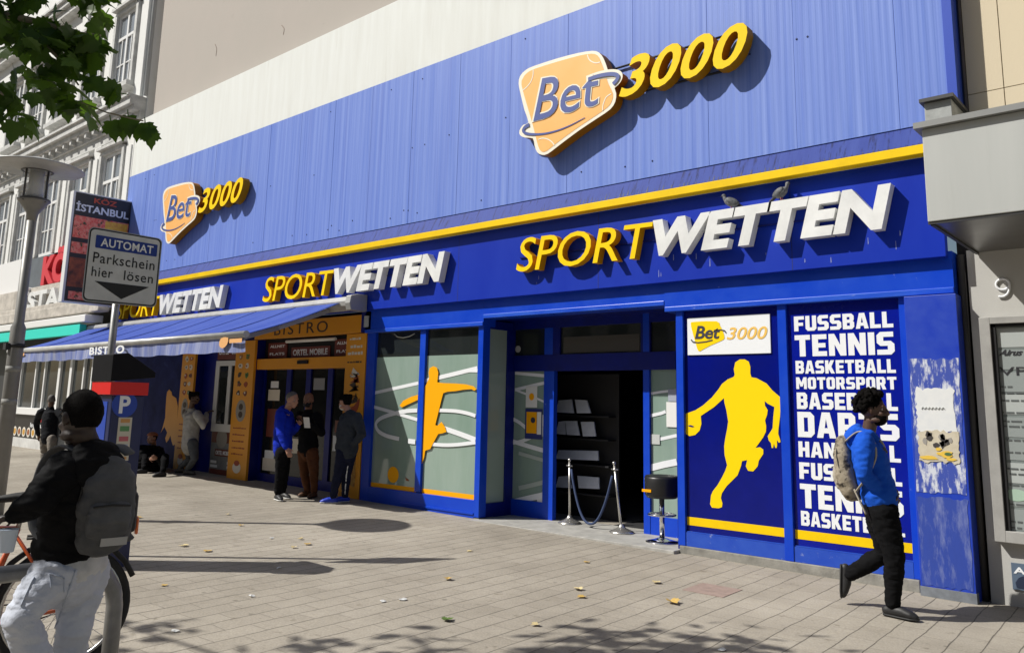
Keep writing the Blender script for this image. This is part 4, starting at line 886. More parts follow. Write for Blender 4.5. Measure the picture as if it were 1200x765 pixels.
lettering('company_name', text_mesh('VPCS', 0.01, 0.0), quad_of(q0[0], q0[0]+0.44, q0[2], q0[2]+0.075, YT), (0, -1, 0), 0.002, inkd, bk)
c_ = P(1165, 435, YT); sheet('company_logo', [disc(c_, 0.035, 0.045)], mat('brown_logo', (0.28, 0.14, 0.10), 0.5), bk)
for py, n_, w2 in ((454, 1, .12), (461, 3, .36), (470, 3, .34), (484, 2, .30), (494, 3, .33), (500, 3, .3), (516, 2, .25), (530, 3, .34), (549, 3, .32), (555, 2, .3), (568, 3, .34), (590, 3, .3), (610, 1, .2), (617, 2, .3)):
    q = P(1169, py, YT); loops = []; x = q[0]
    while x < q[0]+w2: 
        l = random.uniform(0.03, 0.09); loops.append(rect3(x, x+l, q[2], q[2]+0.014, YT)); x += l+0.015
    sheet('company_line', loops, mat('faint_case_ink', (0.09, 0.10, 0.10), 0.5), bk)
c_ = P(1191, 580, YT); sheet('company_logo', [disc(c_, 0.09, 0.05)], mat('pale_green_logo', (0.35, 0.48, 0.38), 0.5), bk)
c_ = P(1193, 592, YT-0.001)
# glass front
# house number and small sign
q0, q1 = P(1166.5, 349, 8.29), P(1184.5, 326, 8.29)
nw_, nh_ = q1[0]-q0[0], q1[2]-q0[2]; ncx, ncz = (q0[0]+q1[0])/2, q1[2]-0.30*nh_
ring_ = [(ncx+0.40*nw_*math.cos(k_*math.pi/14), 8.286, ncz+0.29*nh_*math.sin(k_*math.pi/14)) for k_ in range(28)]
n9 = MB(); n9.tube(ring_, 0.0105, 8, closed=True); n9.tube(smooth_pts([(ncx+0.40*nw_, 8.286, ncz), (ncx+0.38*nw_, 8.286, ncz-0.25*nh_), (ncx+0.25*nw_, 8.286, ncz-0.52*nh_), (ncx-0.02*nw_, 8.286, ncz-0.66*nh_), (ncx-0.30*nw_, 8.286, ncz-0.64*nh_)], 4), 0.0105, 8)
nn_ = build('house_number', n9, print_w, None)
tag(nn_, 'white metal house number 9 on the pale grey wall', 'house number')
q0, q1 = P(1187, 690, 8.285), P(1203, 661, 8.285)
asn = thing('small_sign', 'small slate blue square sign low on the grey wall beneath the notice case', 'sign', (q0[0]+0.13, 8.29, q0[2]))
sb = build('sign_plate', MB().box(q0[0], q0[0]+0.27, 8.285, 8.2985, q0[2], q1[2]), mat('slate_blue_plate', (0.10, 0.14, 0.20), 0.4), asn)
lettering('sign_word', text_mesh('ASB', 0.01, 0.03), quad_of(q0[0]+0.015, q0[0]+0.22, q1[2]-0.085, q1[2]-0.03, 8.281), (0, -1, 0), 0.002, print_w, asn)
sheet('sign_picture', [smooth_pts([(q0[0]+0.03, 8.281, q0[2]+0.02), (q0[0]+0.05, 8.281, q0[2]+0.10), (q0[0]+0.12, 8.281, q0[2]+0.12), (q0[0]+0.2, 8.281, q0[2]+0.08), (q0[0]+0.22, 8.281, q0[2]+0.02)], 2, True)], mat('dark_navy_ink', (0.02, 0.03, 0.06), 0.4), asn)

# ------------------------------------------------------------------ white townhouse at the left
HY = 8.34
hs_ = thing('white_townhouse', 'white stucco townhouse with tall sash windows and a heavy cornice at the far left', 'building', (-24, HY, 0.15))
stu = mat('white_stucco', (0.72, 0.72, 0.70), 0.8, var=0.35, vscale=1.5, col2=(0.60, 0.60, 0.58), bump=0.1, bscale=80, spots=((0.42, 0.41, 0.38), 3, 0.66, 0.2))
trim_m = mat('grey_white_trim', (0.62, 0.62, 0.60), 0.7, var=0.4, vscale=4, spots=((0.30, 0.29, 0.27), 5, 0.62, 0.2))
build('wall', MB().box(-40, -19.52, HY, HY+0.6, 3.6, 18), stu, hs_)
build('side_wall', MB().box(-40, -19.52, HY+0.61, 16, 0, 18), stu, hs_)
cornice = MB()
for y, z0, z1 in ((0.40, 8.62, 8.80), (0.30, 8.50, 8.62), (0.46, 8.80, 8.86), (0.14, 8.30, 8.50), (0.08, 8.05, 8.30)): cornice.box(-40, -19.56, HY-y, HY+0.01, z0, z1)
build('cornice', cornice, trim_m, hs_)
c2_ = MB()
for y, z0, z1 in ((0.35, 12.9, 13.05), (0.25, 12.7, 12.9), (0.42, 13.05, 13.12)): c2_.box(-40, -19.56, HY-y, HY+0.01, z0, z1)
build('cornice', c2_, trim_m, hs_)
brk = 0
for i in range(22):
    x = -20.0-i*0.5
    build('bracket', MB().box(x-0.06, x+0.06, HY-0.27, HY-0.002, 8.36, 8.499), trim_m, hs_)
cxs = [-21.02, -23.02, -25.05, -27.1, -29.1]
for x in (-20.02, -22.02, -24.03, -26.08, -28.1):
    build('pilaster', MB().box(x-0.20, x+0.20, HY-0.09, HY-0.002, 4.75, 8.04).box(x-0.13, x+0.13, HY-0.12, HY-0.091, 5.3, 7.7), stu, hs_)
    build('pilaster', MB().box(x-0.19, x+0.19, HY-0.07, HY-0.002, 8.9, 12.69), stu, hs_)
wsash = mat('white_sash_paint', (0.74, 0.74, 0.73), 0.45)
wglass = mat('townhouse_glass', (0.20, 0.22, 0.24), 0.06, spec=0.8)
def sash(cx, w, z0, z1, sill=True):
    wn = build('window', MB().box(cx-w/2, cx+w/2, HY-0.012, HY-0.002, z0, z1), wglass, hs_)
    f = MB(); t_ = 0.075
    for a, b_ in ((cx-w/2, cx-w/2+t_), (cx+w/2-t_, cx+w/2), (cx-0.045, cx+0.045)): f.box(a, b_, HY-0.05, HY-0.013, z0, z1)
    zm = z0+(z1-z0)*0.66
    for a, b_ in ((cx-w/2+t_, cx-0.045), (cx+0.045, cx+w/2-t_)):
        for z, h in ((z0, 0.09), (zm, 0.08), (z1-0.07, 0.07)): f.box(a, b_, HY-0.048, HY-0.013, z, z+h)
        f.box((a+b_)/2-0.018, (a+b_)/2+0.018, HY-0.040, HY-0.013, z0+0.09, zm)
        f.box(a, b_, HY-0.038, HY-0.013, (z0+zm)/2-0.016, (z0+zm)/2+0.016)
    build('sash_frame', f, wsash, wn)
    s = MB(); e = 0.13
    s.box(cx-w/2-e, cx-w/2-0.001, HY-0.13, HY-0.001, z0, z1+0.05); s.box(cx+w/2+0.001, cx+w/2+e, HY-0.13, HY-0.001, z0, z1+0.05)
    s.box(cx-w/2, cx+w/2, HY-0.13, HY-0.001, z1+0.001, z1+0.12); s.box(cx-w/2-e-0.03, cx+w/2+e+0.03, HY-0.22, HY-0.001, z1+0.122, z1+0.20)
    build('surround', s, trim_m, wn)
    if sill: build('sill', MB().box(cx-w/2-0.2, cx+w/2+0.2, HY-0.26, HY-0.001, z0-0.13, z0-0.002), trim_m, wn)
    return wn
for cx in cxs:
    sash(cx, 1.22, 5.45, 7.72, False); sash(cx, 1.15, 9.45, 11.6)
    build('balustrade_panel', MB().box(cx-0.6, cx+0.6, HY-0.06, HY-0.002, 4.80, 5.32).box(cx-0.5, cx+0.5, HY-0.085, HY-0.061, 4.9, 5.22), trim_m, hs_)
pipe = MB(); pipe.tube([(-19.47, HY-0.02, 3.4), (-19.47, HY-0.02, 8.2)], 0.045, 10)
for z in (5.2, 6.45, 7.3): pipe.lathe((-19.47, HY-0.02, z), [(0.06, -0.03), (0.06, 0.03)], 10)
build('drainpipe', pipe, mat('grey_drainpipe', (0.40, 0.41, 0.41), 0.5), hs_)
pp2 = MB(); pp2.tube([(-19.56, HY-0.03, 8.9), (-19.56, HY-0.03, 17)], 0.05, 10); build('drainpipe', pp2, mat('grey_drainpipe', (0.40, 0.41, 0.41), 0.5), hs_)

# restaurant on its ground floor
rs = thing('restaurant_front', 'restaurant shopfront with stone ledge, turquoise strip and white window frames at the left edge', 'shopfront', (-24, HY-0.1, 0.15))
build('sign_band', MB().box(-40, -19.56, HY-0.12, HY-0.001, 4.50, 5.42), mat('slate_grey_board', (0.13, 0.15, 0.17), 0.5, var=0.3, vscale=2), rs)
build('white_board', MB().box(-40, -25.9, HY-0.15, HY-0.121, 4.0, 5.5), mat('white_board_paint', (0.75, 0.75, 0.74), 0.5), rs)
ston = mat('pale_ledge_stone', (0.55, 0.51, 0.45), 0.85, var=0.5, vscale=3, bump=0.3, bscale=30, spots=((0.25, 0.22, 0.18), 4, 0.6, 0.15))
lg_ = MB(); lg_.box(-40, -19.6, HY-0.35, HY-0.001, 3.62, 4.48); lg_.box(-40, -19.57, HY-0.62, HY-0.351, 3.50, 3.75); lg_.box(-40, -19.58, HY-0.48, HY-0.351, 3.76, 3.90)
build('stone_ledge', lg_, ston, rs, bevel=0.02)
build('white_blind_box', MB().box(-40, -20.0, HY-0.72, HY-0.30, 3.26, 3.44), mat('white_blind_paint', (0.72, 0.72, 0.70), 0.5), rs, bevel=0.02)
build('turquoise_strip', MB().box(-40, -20.3, HY-0.70, HY-0.55, 2.98, 3.22), mat('turquoise_canvas', (0.02, 0.62, 0.50), 0.6), rs)
build('dark_reveal', MB().box(-40, -19.56, HY-0.05, HY+0.05, 0.0, 3.6), mat('dark_shop_interior', (0.03, 0.032, 0.034), 0.5), rs)
swn = build('shop_window', MB().box(-25.6, -20.2, HY-0.10, HY-0.09, 1.20, 2.62), mat('shop_glass', (0.035, 0.04, 0.042), 0.05, spec=0.7), rs)
wf = MB()
for x in (-25.55, -24.4, -23.75, -22.75, -22.0, -21.2, -20.7): wf.box(x-(.07 if x in (-22.75, -22.0, -25.55) else .035), x+(.07 if x in (-22.75, -22.0, -25.55) else .035), HY-0.16, HY-0.101, 1.2, 2.62)
wf.box(-25.62, -20.2, HY-0.162, HY-0.101, 2.55, 2.68)
build('window_frame', wf, wsash, swn)
build('white_sill', MB().box(-25.6, -22.7, HY-0.28, HY-0.09, 1.02, 1.2), wsash, rs, bevel=0.01)
fpz = build('food_panel', MB().box(-25.55, -22.75, HY-0.2, HY-0.09, 0.40, 1.02), mat('black_food_panel', (0.015, 0.013, 0.012), 0.4), rs)
for i in range(7):
    xx = -25.3+i*0.34
    sheet('food_picture', [disc((xx, HY-0.204, 0.56), 0.13, 0.13, 14)], mat('plate_print', (0.70, 0.66, 0.58), 0.5), fpz)
    sheet('food_picture', [disc((xx, HY-0.208, 0.56), 0.09, 0.08, 10)], mat('meal_print_%d' % (i % 2), ((0.55, 0.30, 0.05), (0.30, 0.10, 0.03))[i % 2], 0.5), fpz)
sheet('food_panel_mark', [ragged(-23.9, -23.4, 0.84, 0.98, HY-0.204, 0.02, 4)], mat('red_print', (0.60, 0.02, 0.02), 0.5), fpz)
lettering('food_panel_word', text_mesh('Istanbul', 0.01, 0.02), quad_of(-24.2, -23.3, 0.70, 0.82, HY-0.204), (0, -1, 0), 0.002, print_w, fpz)
build('stall_riser', MB().box(-25.6, -22.7, HY-0.22, HY-0.05, 0, 0.40), mat('white_riser', (0.66, 0.66, 0.64), 0.6, var=0.3, vscale=3), rs)
build('doorway_panel', MB().box(-22.0, -19.6, HY-0.12, HY-0.101, 0.1, 1.2), mat('grey_door_panel', (0.12, 0.12, 0.12), 0.5), rs)
kz = thing('lettered_sign', 'red raised letters over white raised letters of the restaurant KÖZ ISTANBUL', 'sign', (-24.2, HY-0.35, 3.9))
red_l = mat('red_acrylic', (0.62, 0.035, 0.05), 0.4)
KY = HY-0.26
a, b_, c_, d_ = P(47, 335, KY), P(47, 309, KY), P(75, 300, KY), P(75, 331, KY)
lettering('letter', text_mesh('KÖZ', 0.1, 0.05), quad_of(a[0], a[0]+2.6, a[2], a[2]+0.98, KY), (0, -1, 0), 0.13, red_l, kz, split=True)
KY2 = HY-0.45
a = P(24, 366, KY2)
lettering('letter', text_mesh('İSTANBUL', 0.1, 0.035), quad_of(a[0]-0.10, a[0]+5.9, a[2]-0.02, a[2]+0.70, KY2), (0, -1, 0), 0.13, letter_w, kz, split=True)
# blade sign sticking out from the house
BX = -19.25
bl = thing('blade_sign', 'tall projecting restaurant sign with food pictures and ISTANBUL lettering in white', 'sign', (BX, 8.2, 3.6))
t0, t1, b0, b1 = PX(83, 221, BX), PX(147, 241, BX), PX(76, 352, BX), PX(140, 364, BX)
ya, yb, zhi, zlo = (t0[1]+b0[1])/2, 8.12, t0[2]-0.02, b0[2]-0.03
build('sign_case', MB().box(BX-0.20, BX, ya, yb, zlo, zhi), mat('white_sign_case', (0.72, 0.72, 0.71), 0.4), bl, bevel=0.01)
def bladesheet(name, y0, y1, z0, z1, m_, dx=0.003):
    return build(name, MB().box(BX+dx-0.002, BX+dx, y0, y1, z0, z1), m_, bl)
zz = lambda f: zhi-(zhi-zlo)*f
bladesheet('picture_ground', ya+0.05, yb-0.02, zlo+0.03, zhi-0.03, mat('dark_food_print', (0.025, 0.022, 0.02), 0.4))
food = mat('kebab_print', (0.85, 0.05, 0.03), 0.4, var=1.0, vscale=13, col2=(0.95, 0.42, 0.28), spots=((0.04, 0.07, 0.02), 6, 0.56, 0.05))
bladesheet('food_picture', ya+0.07, yb-0.04, zz(0.86), zz(0.60) , mat('dark_doner_print', (0.08, 0.025, 0.012), 0.4, var=1, vscale=5, col2=(0.45, 0.10, 0.03)), 0.006)
bladesheet('food_picture', ya+0.07, yb-0.04, zz(0.56), zz(0.46), food, 0.006); bladesheet('food_picture', ya+0.07, yb-0.04, zz(0.42), zz(0.22), food, 0.0065)
bladesheet('food_picture', ya+0.45, yb-0.10, zz(0.93), zz(0.66), mat('doner_print', (0.72, 0.33, 0.05), 0.4, var=1, vscale=14, col2=(0.35, 0.09, 0.02)), 0.009)
bladesheet('food_picture', ya+0.75, yb-0.06, zz(0.33), zz(0.23), mat('chips_print', (0.95, 0.60, 0.06), 0.4, var=0.8, vscale=12, col2=(0.75, 0.20, 0.03)), 0.010)
bladesheet('food_picture', ya+0.12, yb-0.5, zz(0.97), zz(0.90), food, 0.012)
for w_, f0, f1, y0, y1, m_ in (('KÖZ', 0.085, 0.025, ya+0.45, yb-0.35, mat('dark_red_print', (0.55, 0.08, 0.03), 0.5)), ('İSTANBUL', 0.18, 0.09, ya+0.08, yb-0.06, print_w)):
    me = text_mesh(w_, 0.01, 0.03)
    lettering('sign_word', me, [(BX+0.012, y0, zz(f0)), (BX+0.012, y1, zz(f0)), (BX+0.012, y1, zz(f1)), (BX+0.012, y0, zz(f1))], (1, 0, 0), 0.002, m_, bl)
build('sign_bracket', MB().tube([(BX-0.1, yb, zhi-0.3), (BX-0.1, HY, zhi-0.3)], 0.03, 8).tube([(BX-0.1, yb, zlo+0.3), (BX-0.1, HY, zlo+0.3)], 0.03, 8), gunmetal, bl)
# ------------------------------------------------------------------ street furniture
zin = mat('galvanised_steel', (0.33, 0.33, 0.325), 0.42, 0.55, var=0.4, vscale=6, bump=0.05)
lampgrey = mat('grey_lamp_paint', (0.23, 0.225, 0.21), 0.45, 0.2, var=0.3, vscale=3)
lx, ly = -11.35, 3.55
lz = gz(lx)
lamp = thing('street_lamp', 'grey street lamp with a wide flat round shade over a glass lantern', 'street lamp', (lx, ly, lz))
build('pole', MB().lathe((lx, ly, lz), [(0.085, -0.05), (0.085, 2.3), (0.058, 2.36), (0.055, 3.95-lz)], 20), lampgrey, lamp)
cl = MB(); cl.lathe((lx, ly, lz+2.05), [(0.10, 0), (0.10, 0.05)], 16).box(lx-0.05, lx+0.05, ly-0.13, ly-0.08, lz+2.02, lz+2.10)
build('pole_clamp', cl, rubber, lamp)
for z in (1.35, 1.75): build('pole_sticker', MB().lathe((lx, ly, lz+z), [(0.0865, 0), (0.0865, 0.07)], 20), mat('worn_sticker', (0.30, 0.30, 0.28), 0.7, var=0.8, vscale=18, col2=(0.15, 0.15, 0.14)), lamp)
zt = P(45, 196, ly)[2]; zc = P(40, 236, ly)[2]
build('lantern_cup', MB().lathe((lx, ly, 0), [(0.055, zc-0.26), (0.07, zc-0.16), (0.165, zc-0.02), (0.19, zc), (0.18, zc+0.03)], 24), lampgrey, lamp)
lg = MB().lathe((lx, ly, 0), [(0.155, zc+0.03), (0.16, zt-0.05)], 28)
gl = mat('clear_lantern_glass', (0.75, 0.77, 0.76), 0.08); gl.node_tree.nodes['Principled BSDF'].inputs['Alpha'].default_value = 0.22
ln = build('lantern_glass', lg, gl, lamp)
build('lamp_core', MB().lathe((lx, ly, 0), [(0.09, zc+0.03), (0.10, zc+0.10), (0.085, zc+0.16), (0.085, zt-0.06)], 16), mat('white_lamp_core', (0.55, 0.55, 0.53), 0.5), lamp)
rg = MB()
for k in range(4): 
    a = k*math.pi/2+0.5; rg.tube([(lx+0.172*math.cos(a), ly+0.172*math.sin(a), zc-0.02), (lx+0.172*math.cos(a), ly+0.172*math.sin(a), zt-0.02)], 0.012, 6)
for r_ in rg.f[:0]: pass
for zz_ in (zc+0.015, zt-0.05): rg.tube([(lx+0.175*math.cos(k_*math.pi/12), ly+0.175*math.sin(k_*math.pi/12), zz_) for k_ in range(24)], 0.018, 8, closed=True)
build('lantern_cage', rg, mat('dark_cage', (0.06, 0.06, 0.06), 0.5), lamp)
build('lamp_shade', MB().lathe((lx, ly, 0), [(0.18, zt-0.06), (0.30, zt-0.02), (0.53, zt-0.03), (0.545, zt-0.02), (0.53, zt-0.005), (0.35, zt+0.045), (0.12, zt+0.11), (0.05, zt+0.13)], 48), mat('pale_grey_shade', (0.42, 0.42, 0.41), 0.4, var=0.3, vscale=4), lamp)

# parking sign
A, B = Vector(PD(105, 265, 8.15)), Vector(PD(190.5, 280, 8.48))
def below(Q, px, py):
    d = Vector(ray(px, py)); t = (Q.x*Q.x+Q.y*Q.y)/(d.x*Q.x+d.y*Q.y); return Vector((Q.x, Q.y, EYE[2]+d.z*t))
C_, D_ = below(B, 182.5, 360.5), below(A, 98.5, 352.5)
pn = (B-A).cross(D_-A).normalized()
if pn.dot(Vector(EYE)-A) < 0: pn = -pn
def pq_(u, v, d=0.0): return (A*(1-u)*(1-v)+B*u*(1-v)+C_*u*v+D_*(1-u)*v)+pn*d
pxy = pq_(0.46, 0.5); psx, psy = pxy.x-pn.x*0.05, pxy.y-pn.y*0.05
psg = thing('parking_sign', 'square white street sign AUTOMAT Parkschein hier lösen with a black arrow', 'sign', (psx, psy, gz(psx)))
def rrect(u0, v0, u1, v1, r, n=5):
    out = []
    for cx, cy, a0 in ((u1-r, v0+r, -90), (u1-r, v1-r, 0), (u0+r, v1-r, 90), (u0+r, v0+r, 180)):
        for k in range(n+1): a = math.radians(a0+90*k/n); out.append((cx+r*math.cos(a), cy+r*math.sin(a)))
    return out
def plate(name, lp, d0, d1, m_, par): return build(name, MB().prism([pq_(u, v, d1) for u, v in lp], [pq_(u, v, d0) for u, v in lp]), m_, par)
def sgn_text(word, u0, v0, u1, v1, m_, par, bold=0.0, sp=1.0, d=0.010):
    return lettering('sign_word', text_mesh(word, 0.01, bold, sp), [pq_(u0, v1, d), pq_(u1, v1, d), pq_(u1, v0, d), pq_(u0, v0, d)], pn, 0.002, m_, par)
sgw = mat('reflective_white_sheet', (0.62, 0.64, 0.64), 0.4, var=0.2, vscale=5); sgk = mat('sign_black', (0.012, 0.012, 0.014), 0.5); sgb = mat('sign_blue', (0.01, 0.035, 0.24), 0.4)
pl_ = plate('sign_plate', rrect(0, 0, 1, 1, 0.07), -0.012, 0.0, gunmetal, psg)
plate('sign_border', rrect(0.012, 0.012, 0.988, 0.988, 0.065), 0.0005, 0.002, sgk, pl_)
plate('sign_face', rrect(0.03, 0.03, 0.97, 0.97, 0.055), 0.0025, 0.004, sgw, pl_)
plate('sign_field', rrect(0.10, 0.10, 0.94, 0.275, 0.015), 0.0045, 0.006, sgb, pl_)
sgn_text('AUTOMAT', 0.17, 0.13, 0.885, 0.245, print_w, pl_, 0.02, 1.05)
sgn_text('Parkschein', 0.09, 0.335, 0.925, 0.475, sgk, pl_, 0.008, 1.1, 0.006); sgn_text('hier', 0.09, 0.53, 0.37, 0.66, sgk, pl_, 0.008, 1.1, 0.006); sgn_text('lösen', 0.52, 0.53, 0.92, 0.665, sgk, pl_, 0.008, 1.1, 0.006)
plate('sign_arrow', [(0.14, 0.72), (0.88, 0.72), (0.515, 0.93)], 0.0045, 0.006, sgk, pl_)
build('pole', MB().tube([(psx, psy, gz(psx)-0.05), (psx, psy, A.z-0.05)], 0.036, 14), zin, psg)
for v in (0.25, 0.75): 
    c = pq_(0.46, v, -0.03); build('clamp', MB().obox(c, pn, (0, 0, 1), pn.cross(Vector((0, 0, 1))), 0.02, 0.02, 0.09), gunmetal, psg)

# ticket machine, front facing +X
tx1 = -7.72; tx0 = -8.10; ty0 = PX(131, 470, tx1)[1]; ty1 = ty0+0.30; tz = gz(-7.9)
tkm = thing('ticket_machine', 'dark blue parking ticket machine with red band and white P', 'ticket machine', (-7.9, ty0+0.2, tz))
tmb = mat('night_blue_enamel', (0.010, 0.018, 0.085), 0.35, var=0.3, vscale=4)
zr1, zr0 = PX(131, 447, tx1)[2], PX(131, 460, tx1)[2]
tb = build('cabinet', MB().box(tx0, tx1, ty0, ty1, tz-0.05, zr0-0.02), tmb, tkm, bevel=0.01)
build('cabinet_band', MB().box(tx0-0.02, tx1+0.02, ty0-0.03, ty1+0.02, zr0-0.018, zr1), mat('signal_red', (0.62, 0.008, 0.006), 0.4), tkm, bevel=0.004)
zh = PX(131, 415, tx1)[2]
hp = [(ty0-0.04, zr1+0.002), (ty1+0.07, zr1+0.05), (ty1+0.07, zr1+0.10), (ty0+0.10, zh+0.02), (ty0-0.04, zh)]
build('solar_hood', MB().prism([(tx1+0.03, y, z) for y, z in hp], [(tx0-0.03, y, z) for y, z in hp]), mat('black_hood', (0.008, 0.008, 0.010), 0.5, spec=0.12, var=0.3, vscale=4), tkm, bevel=0.006)
def xsheet(name, par, y0, y1, z0, z1, m_, d=0.003): return build(name, MB().box(tx1+d-0.002, tx1+d, y0, y1, z0, z1), m_, par)
cp = PX(146, 474, tx1); build('p_disc', MB().lathe((tx1+0.002, cp[1], cp[2]), [(0.115, 0), (0.115, 0.003)], 32, (1, 0, 0)), mat('sign_bright_blue', (0.01, 0.05, 0.36), 0.4), tb)
me = text_mesh('P', 0.01, 0.03)
lettering('p_letter', me, [(tx1+0.008, cp[1]-0.05, cp[2]-0.08), (tx1+0.008, cp[1]+0.05, cp[2]-0.08), (tx1+0.008, cp[1]+0.05, cp[2]+0.08), (tx1+0.008, cp[1]-0.05, cp[2]+0.08)], (1, 0, 0), 0.002, print_w, tb)
i0, i1 = PX(134, 540, tx1), PX(155, 489, tx1)
xsheet('info_panel', tb, i0[1], i1[1], i0[2], i1[2], mat('cream_info_panel', (0.55, 0.52, 0.42), 0.4))
hgt = i1[2]-i0[2]
for f0, f1, m_ in ((0.88, 0.97, mat('tan_print', (0.55, 0.28, 0.08), 0.5)), (0.68, 0.80, mat('green_print', (0.10, 0.28, 0.10), 0.5)), (0.45, 0.56, mat('pink_print', (0.50, 0.12, 0.14), 0.5)), (0.24, 0.38, mat('pale_blue_print', (0.35, 0.42, 0.55), 0.5)), (0.03, 0.09, mat('tan_print', (0.55, 0.28, 0.08), 0.5))):
    xsheet('info_print', tb, i0[1]+0.02, i1[1]-0.02, i0[2]+hgt*f0, i0[2]+hgt*f1, m_, 0.0055)
build('side_plate', MB().box(tx0+0.08, tx1-0.08, ty0-0.004, ty0-0.001, zr0-0.45, zr0-0.08), mat('sign_bright_blue', (0.01, 0.05, 0.36), 0.4), tb)

# rope stanchions and rope at the open door
def on_z(px, py, z):
    d = ray(px, py); t = (z-EYE[2])/d[2]; return Vector((d[0]*t, d[1]*t, z))
polished = mat('worn_polished_steel', (0.62, 0.60, 0.56), 0.25, 0.8, var=0.2, vscale=8)
tops = []
for (bx, by), (tx_, ty_), lab in (((667.5, 615), (667.5, 541), 'left rope stanchion of polished steel standing upright at the doorway'), ((728.5, 626), (720, 545), 'right rope stanchion of polished steel leaning slightly at the doorway')):
    b = on_z(bx, by-2, 0.053); tp = Vector(P(tx_, ty_, b.y))
    st = thing('rope_stanchion', lab, 'stanchion', b, 'rope stanchions at the doorway')
    build('base', MB().lathe(b, [(0.155, 0), (0.155, 0.012), (0.12, 0.03), (0.06, 0.055), (0.03, 0.085), (0.022, 0.11)], 28), polished, st)
    ax = (tp-b).normalized()
    build('post', MB().tube([b+ax*0.06, tp], 0.016, 12), polished, st)
    build('finial', MB().ball(tp+ax*0.025, 0.024, 12, 8), polished, st)
    hk = MB(); hk.lathe(tp-ax*0.05, [(0.026, -0.012), (0.026, 0.012)], 14, ax)
    hk.tube([tp-ax*0.05+Vector((-0.05, 0, 0)), tp-ax*0.05+Vector((0.05, 0, 0))], 0.009, 8)
    build('rope_ring', hk, polished, st); tops.append(tp-ax*0.07)
t0, t1 = tops
pts = []
ra, rb2 = t0+Vector((0.035, -0.01, -0.02)), t1+Vector((-0.035, -0.01, -0.06))
for k in range(25):
    t_ = k/24; p = ra.lerp(rb2, t_); sag = (ra.z-0.115)*(1-abs(2*t_-1)**2.2)
    pts.append(p-Vector((0, 0.03*math.sin(math.pi*t_), sag)))
low = min(p.z for p in pts)
rope = build('barrier_rope', MB().tube(pts, 0.016, 10), mat('navy_velvet_rope', (0.03, 0.05, 0.12), 0.8, bump=0.4, bscale=200), None)
tag(rope, 'navy barrier rope sagging between the two steel stanchions', 'rope')

# bar stool
sb_ = on_z(776, 635, 0.053)
stool = thing('bar_stool', 'black bar stool with chrome foot beside the doorway', 'bar stool', sb_)
build('foot_disc', MB().lathe(sb_, [(0.19, 0), (0.19, 0.01), (0.10, 0.03), (0.04, 0.05)], 32), chrome, stool)
zs0, zs1 = P(777, 583, sb_.y)[2], P(777, 557, sb_.y)[2]
build('column', MB().tube([sb_+Vector((0, 0, 0.04)), Vector((sb_.x, sb_.y, zs0+0.02))], 0.03, 14), chrome, stool)
fr = MB(); fr.tube([(sb_.x+0.155*math.cos(a), sb_.y+0.155*math.sin(a), 0.36) for a in [k*math.pi/12 for k in range(24)]], 0.011, 8, closed=True)
fr.tube([(sb_.x, sb_.y, 0.36), (sb_.x+0.155, sb_.y, 0.36)], 0.009, 6); fr.tube([(sb_.x, sb_.y, 0.36), (sb_.x-0.155, sb_.y, 0.36)], 0.009, 6)
build('foot_ring', fr, chrome, stool)
leath = mat('black_leatherette', (0.014, 0.014, 0.015), 0.4)
seat = build('seat', MB().lathe((sb_.x, sb_.y, 0), [(0.05, zs0-0.01), (0.17, zs0), (0.195, zs0+0.04), (0.20, zs1-0.03), (0.185, zs1), (0.15, zs1-0.02), (0.03, zs1-0.05)], 28), leath, stool)
build('seat_tag', MB().box(sb_.x-0.14, sb_.x-0.02, sb_.y-0.205, sb_.y-0.190, zs0+0.07, zs0+0.10), amber, seat)

# leaflet racks seen through the open door
rack_m = mat('dark_rack', (0.012, 0.012, 0.014), 0.6)
RY = 9.55
lr = thing('leaflet_rack', 'dark wall rack with rows of pale leaflets inside the doorway', 'rack', (P(680, 540, RY)[0], RY, 0.05))
r0, r1 = P(650, 610, RY), P(716, 455, RY)
build('back_board', MB().box(r0[0]-0.3, r1[0]+0.1, RY+0.05, RY+0.08, 0.04, r1[2]+0.2), rack_m, lr)
leaf_p = mat('grey_white_leaflet', (0.82, 0.85, 0.90), 0.5, var=0.2, vscale=6)
for quad in ([(657,469),(672,468),(678,484),(657,483)], [(676,468),(690,469),(698,484),(682,484)], [(657,494),(664,493),(668,509),(657,508)], [(665,493),(678,493),(685,510),(670,509)], [(683,494),(698,494),(704,511),(689,511)], [(657,527),(703,528),(707,539),(657,537)], [(657,558),(668,557),(676,571),(657,570)], [(679,557),(704,559),(708,572),(684,571)]):
    pts_ = [P(a, b, RY) for a, b in quad]
    o = MB(); o.prism([(x, RY-0.05 if i < 2 else RY-0.12, z) for i, (x, y, z) in enumerate(pts_)], [(x, RY-0.03 if i < 2 else RY-0.10, z) for i, (x, y, z) in enumerate(pts_)])
    build('leaflet', o, leaf_p, lr)
for py in (485, 511, 540, 573):
    q = P(657, py, RY); build('shelf', MB().box(r0[0]-0.3, r1[0]+0.05, RY-0.13, RY+0.05, q[2]-0.03, q[2]-0.01), rack_m, lr)
sz = P(720, 503, 9.8)
bot = thing('sanitizer_bottle', 'small clear pump bottle on a dark stand inside the doorway', 'bottle', (sz[0], 9.8, sz[2]-0.06))
build('bottle', MB().lathe((sz[0], 9.8, sz[2]-0.06), [(0.035, 0), (0.037, 0.10), (0.02, 0.13), (0.012, 0.14)], 14), mat('cloudy_plastic', (0.5, 0.52, 0.52), 0.3), bot)
build('pump', MB().lathe((sz[0], 9.8, sz[2]+0.08), [(0.014, 0), (0.014, 0.03)], 10).box(sz[0]-0.05, sz[0]+0.01, 9.79, 9.81, sz[2]+0.105, sz[2]+0.12), paper, bot)
stn = thing('bottle_stand', 'thin dark stand under the pump bottle inside the doorway', 'stand', (sz[0], 9.8, 0.05))
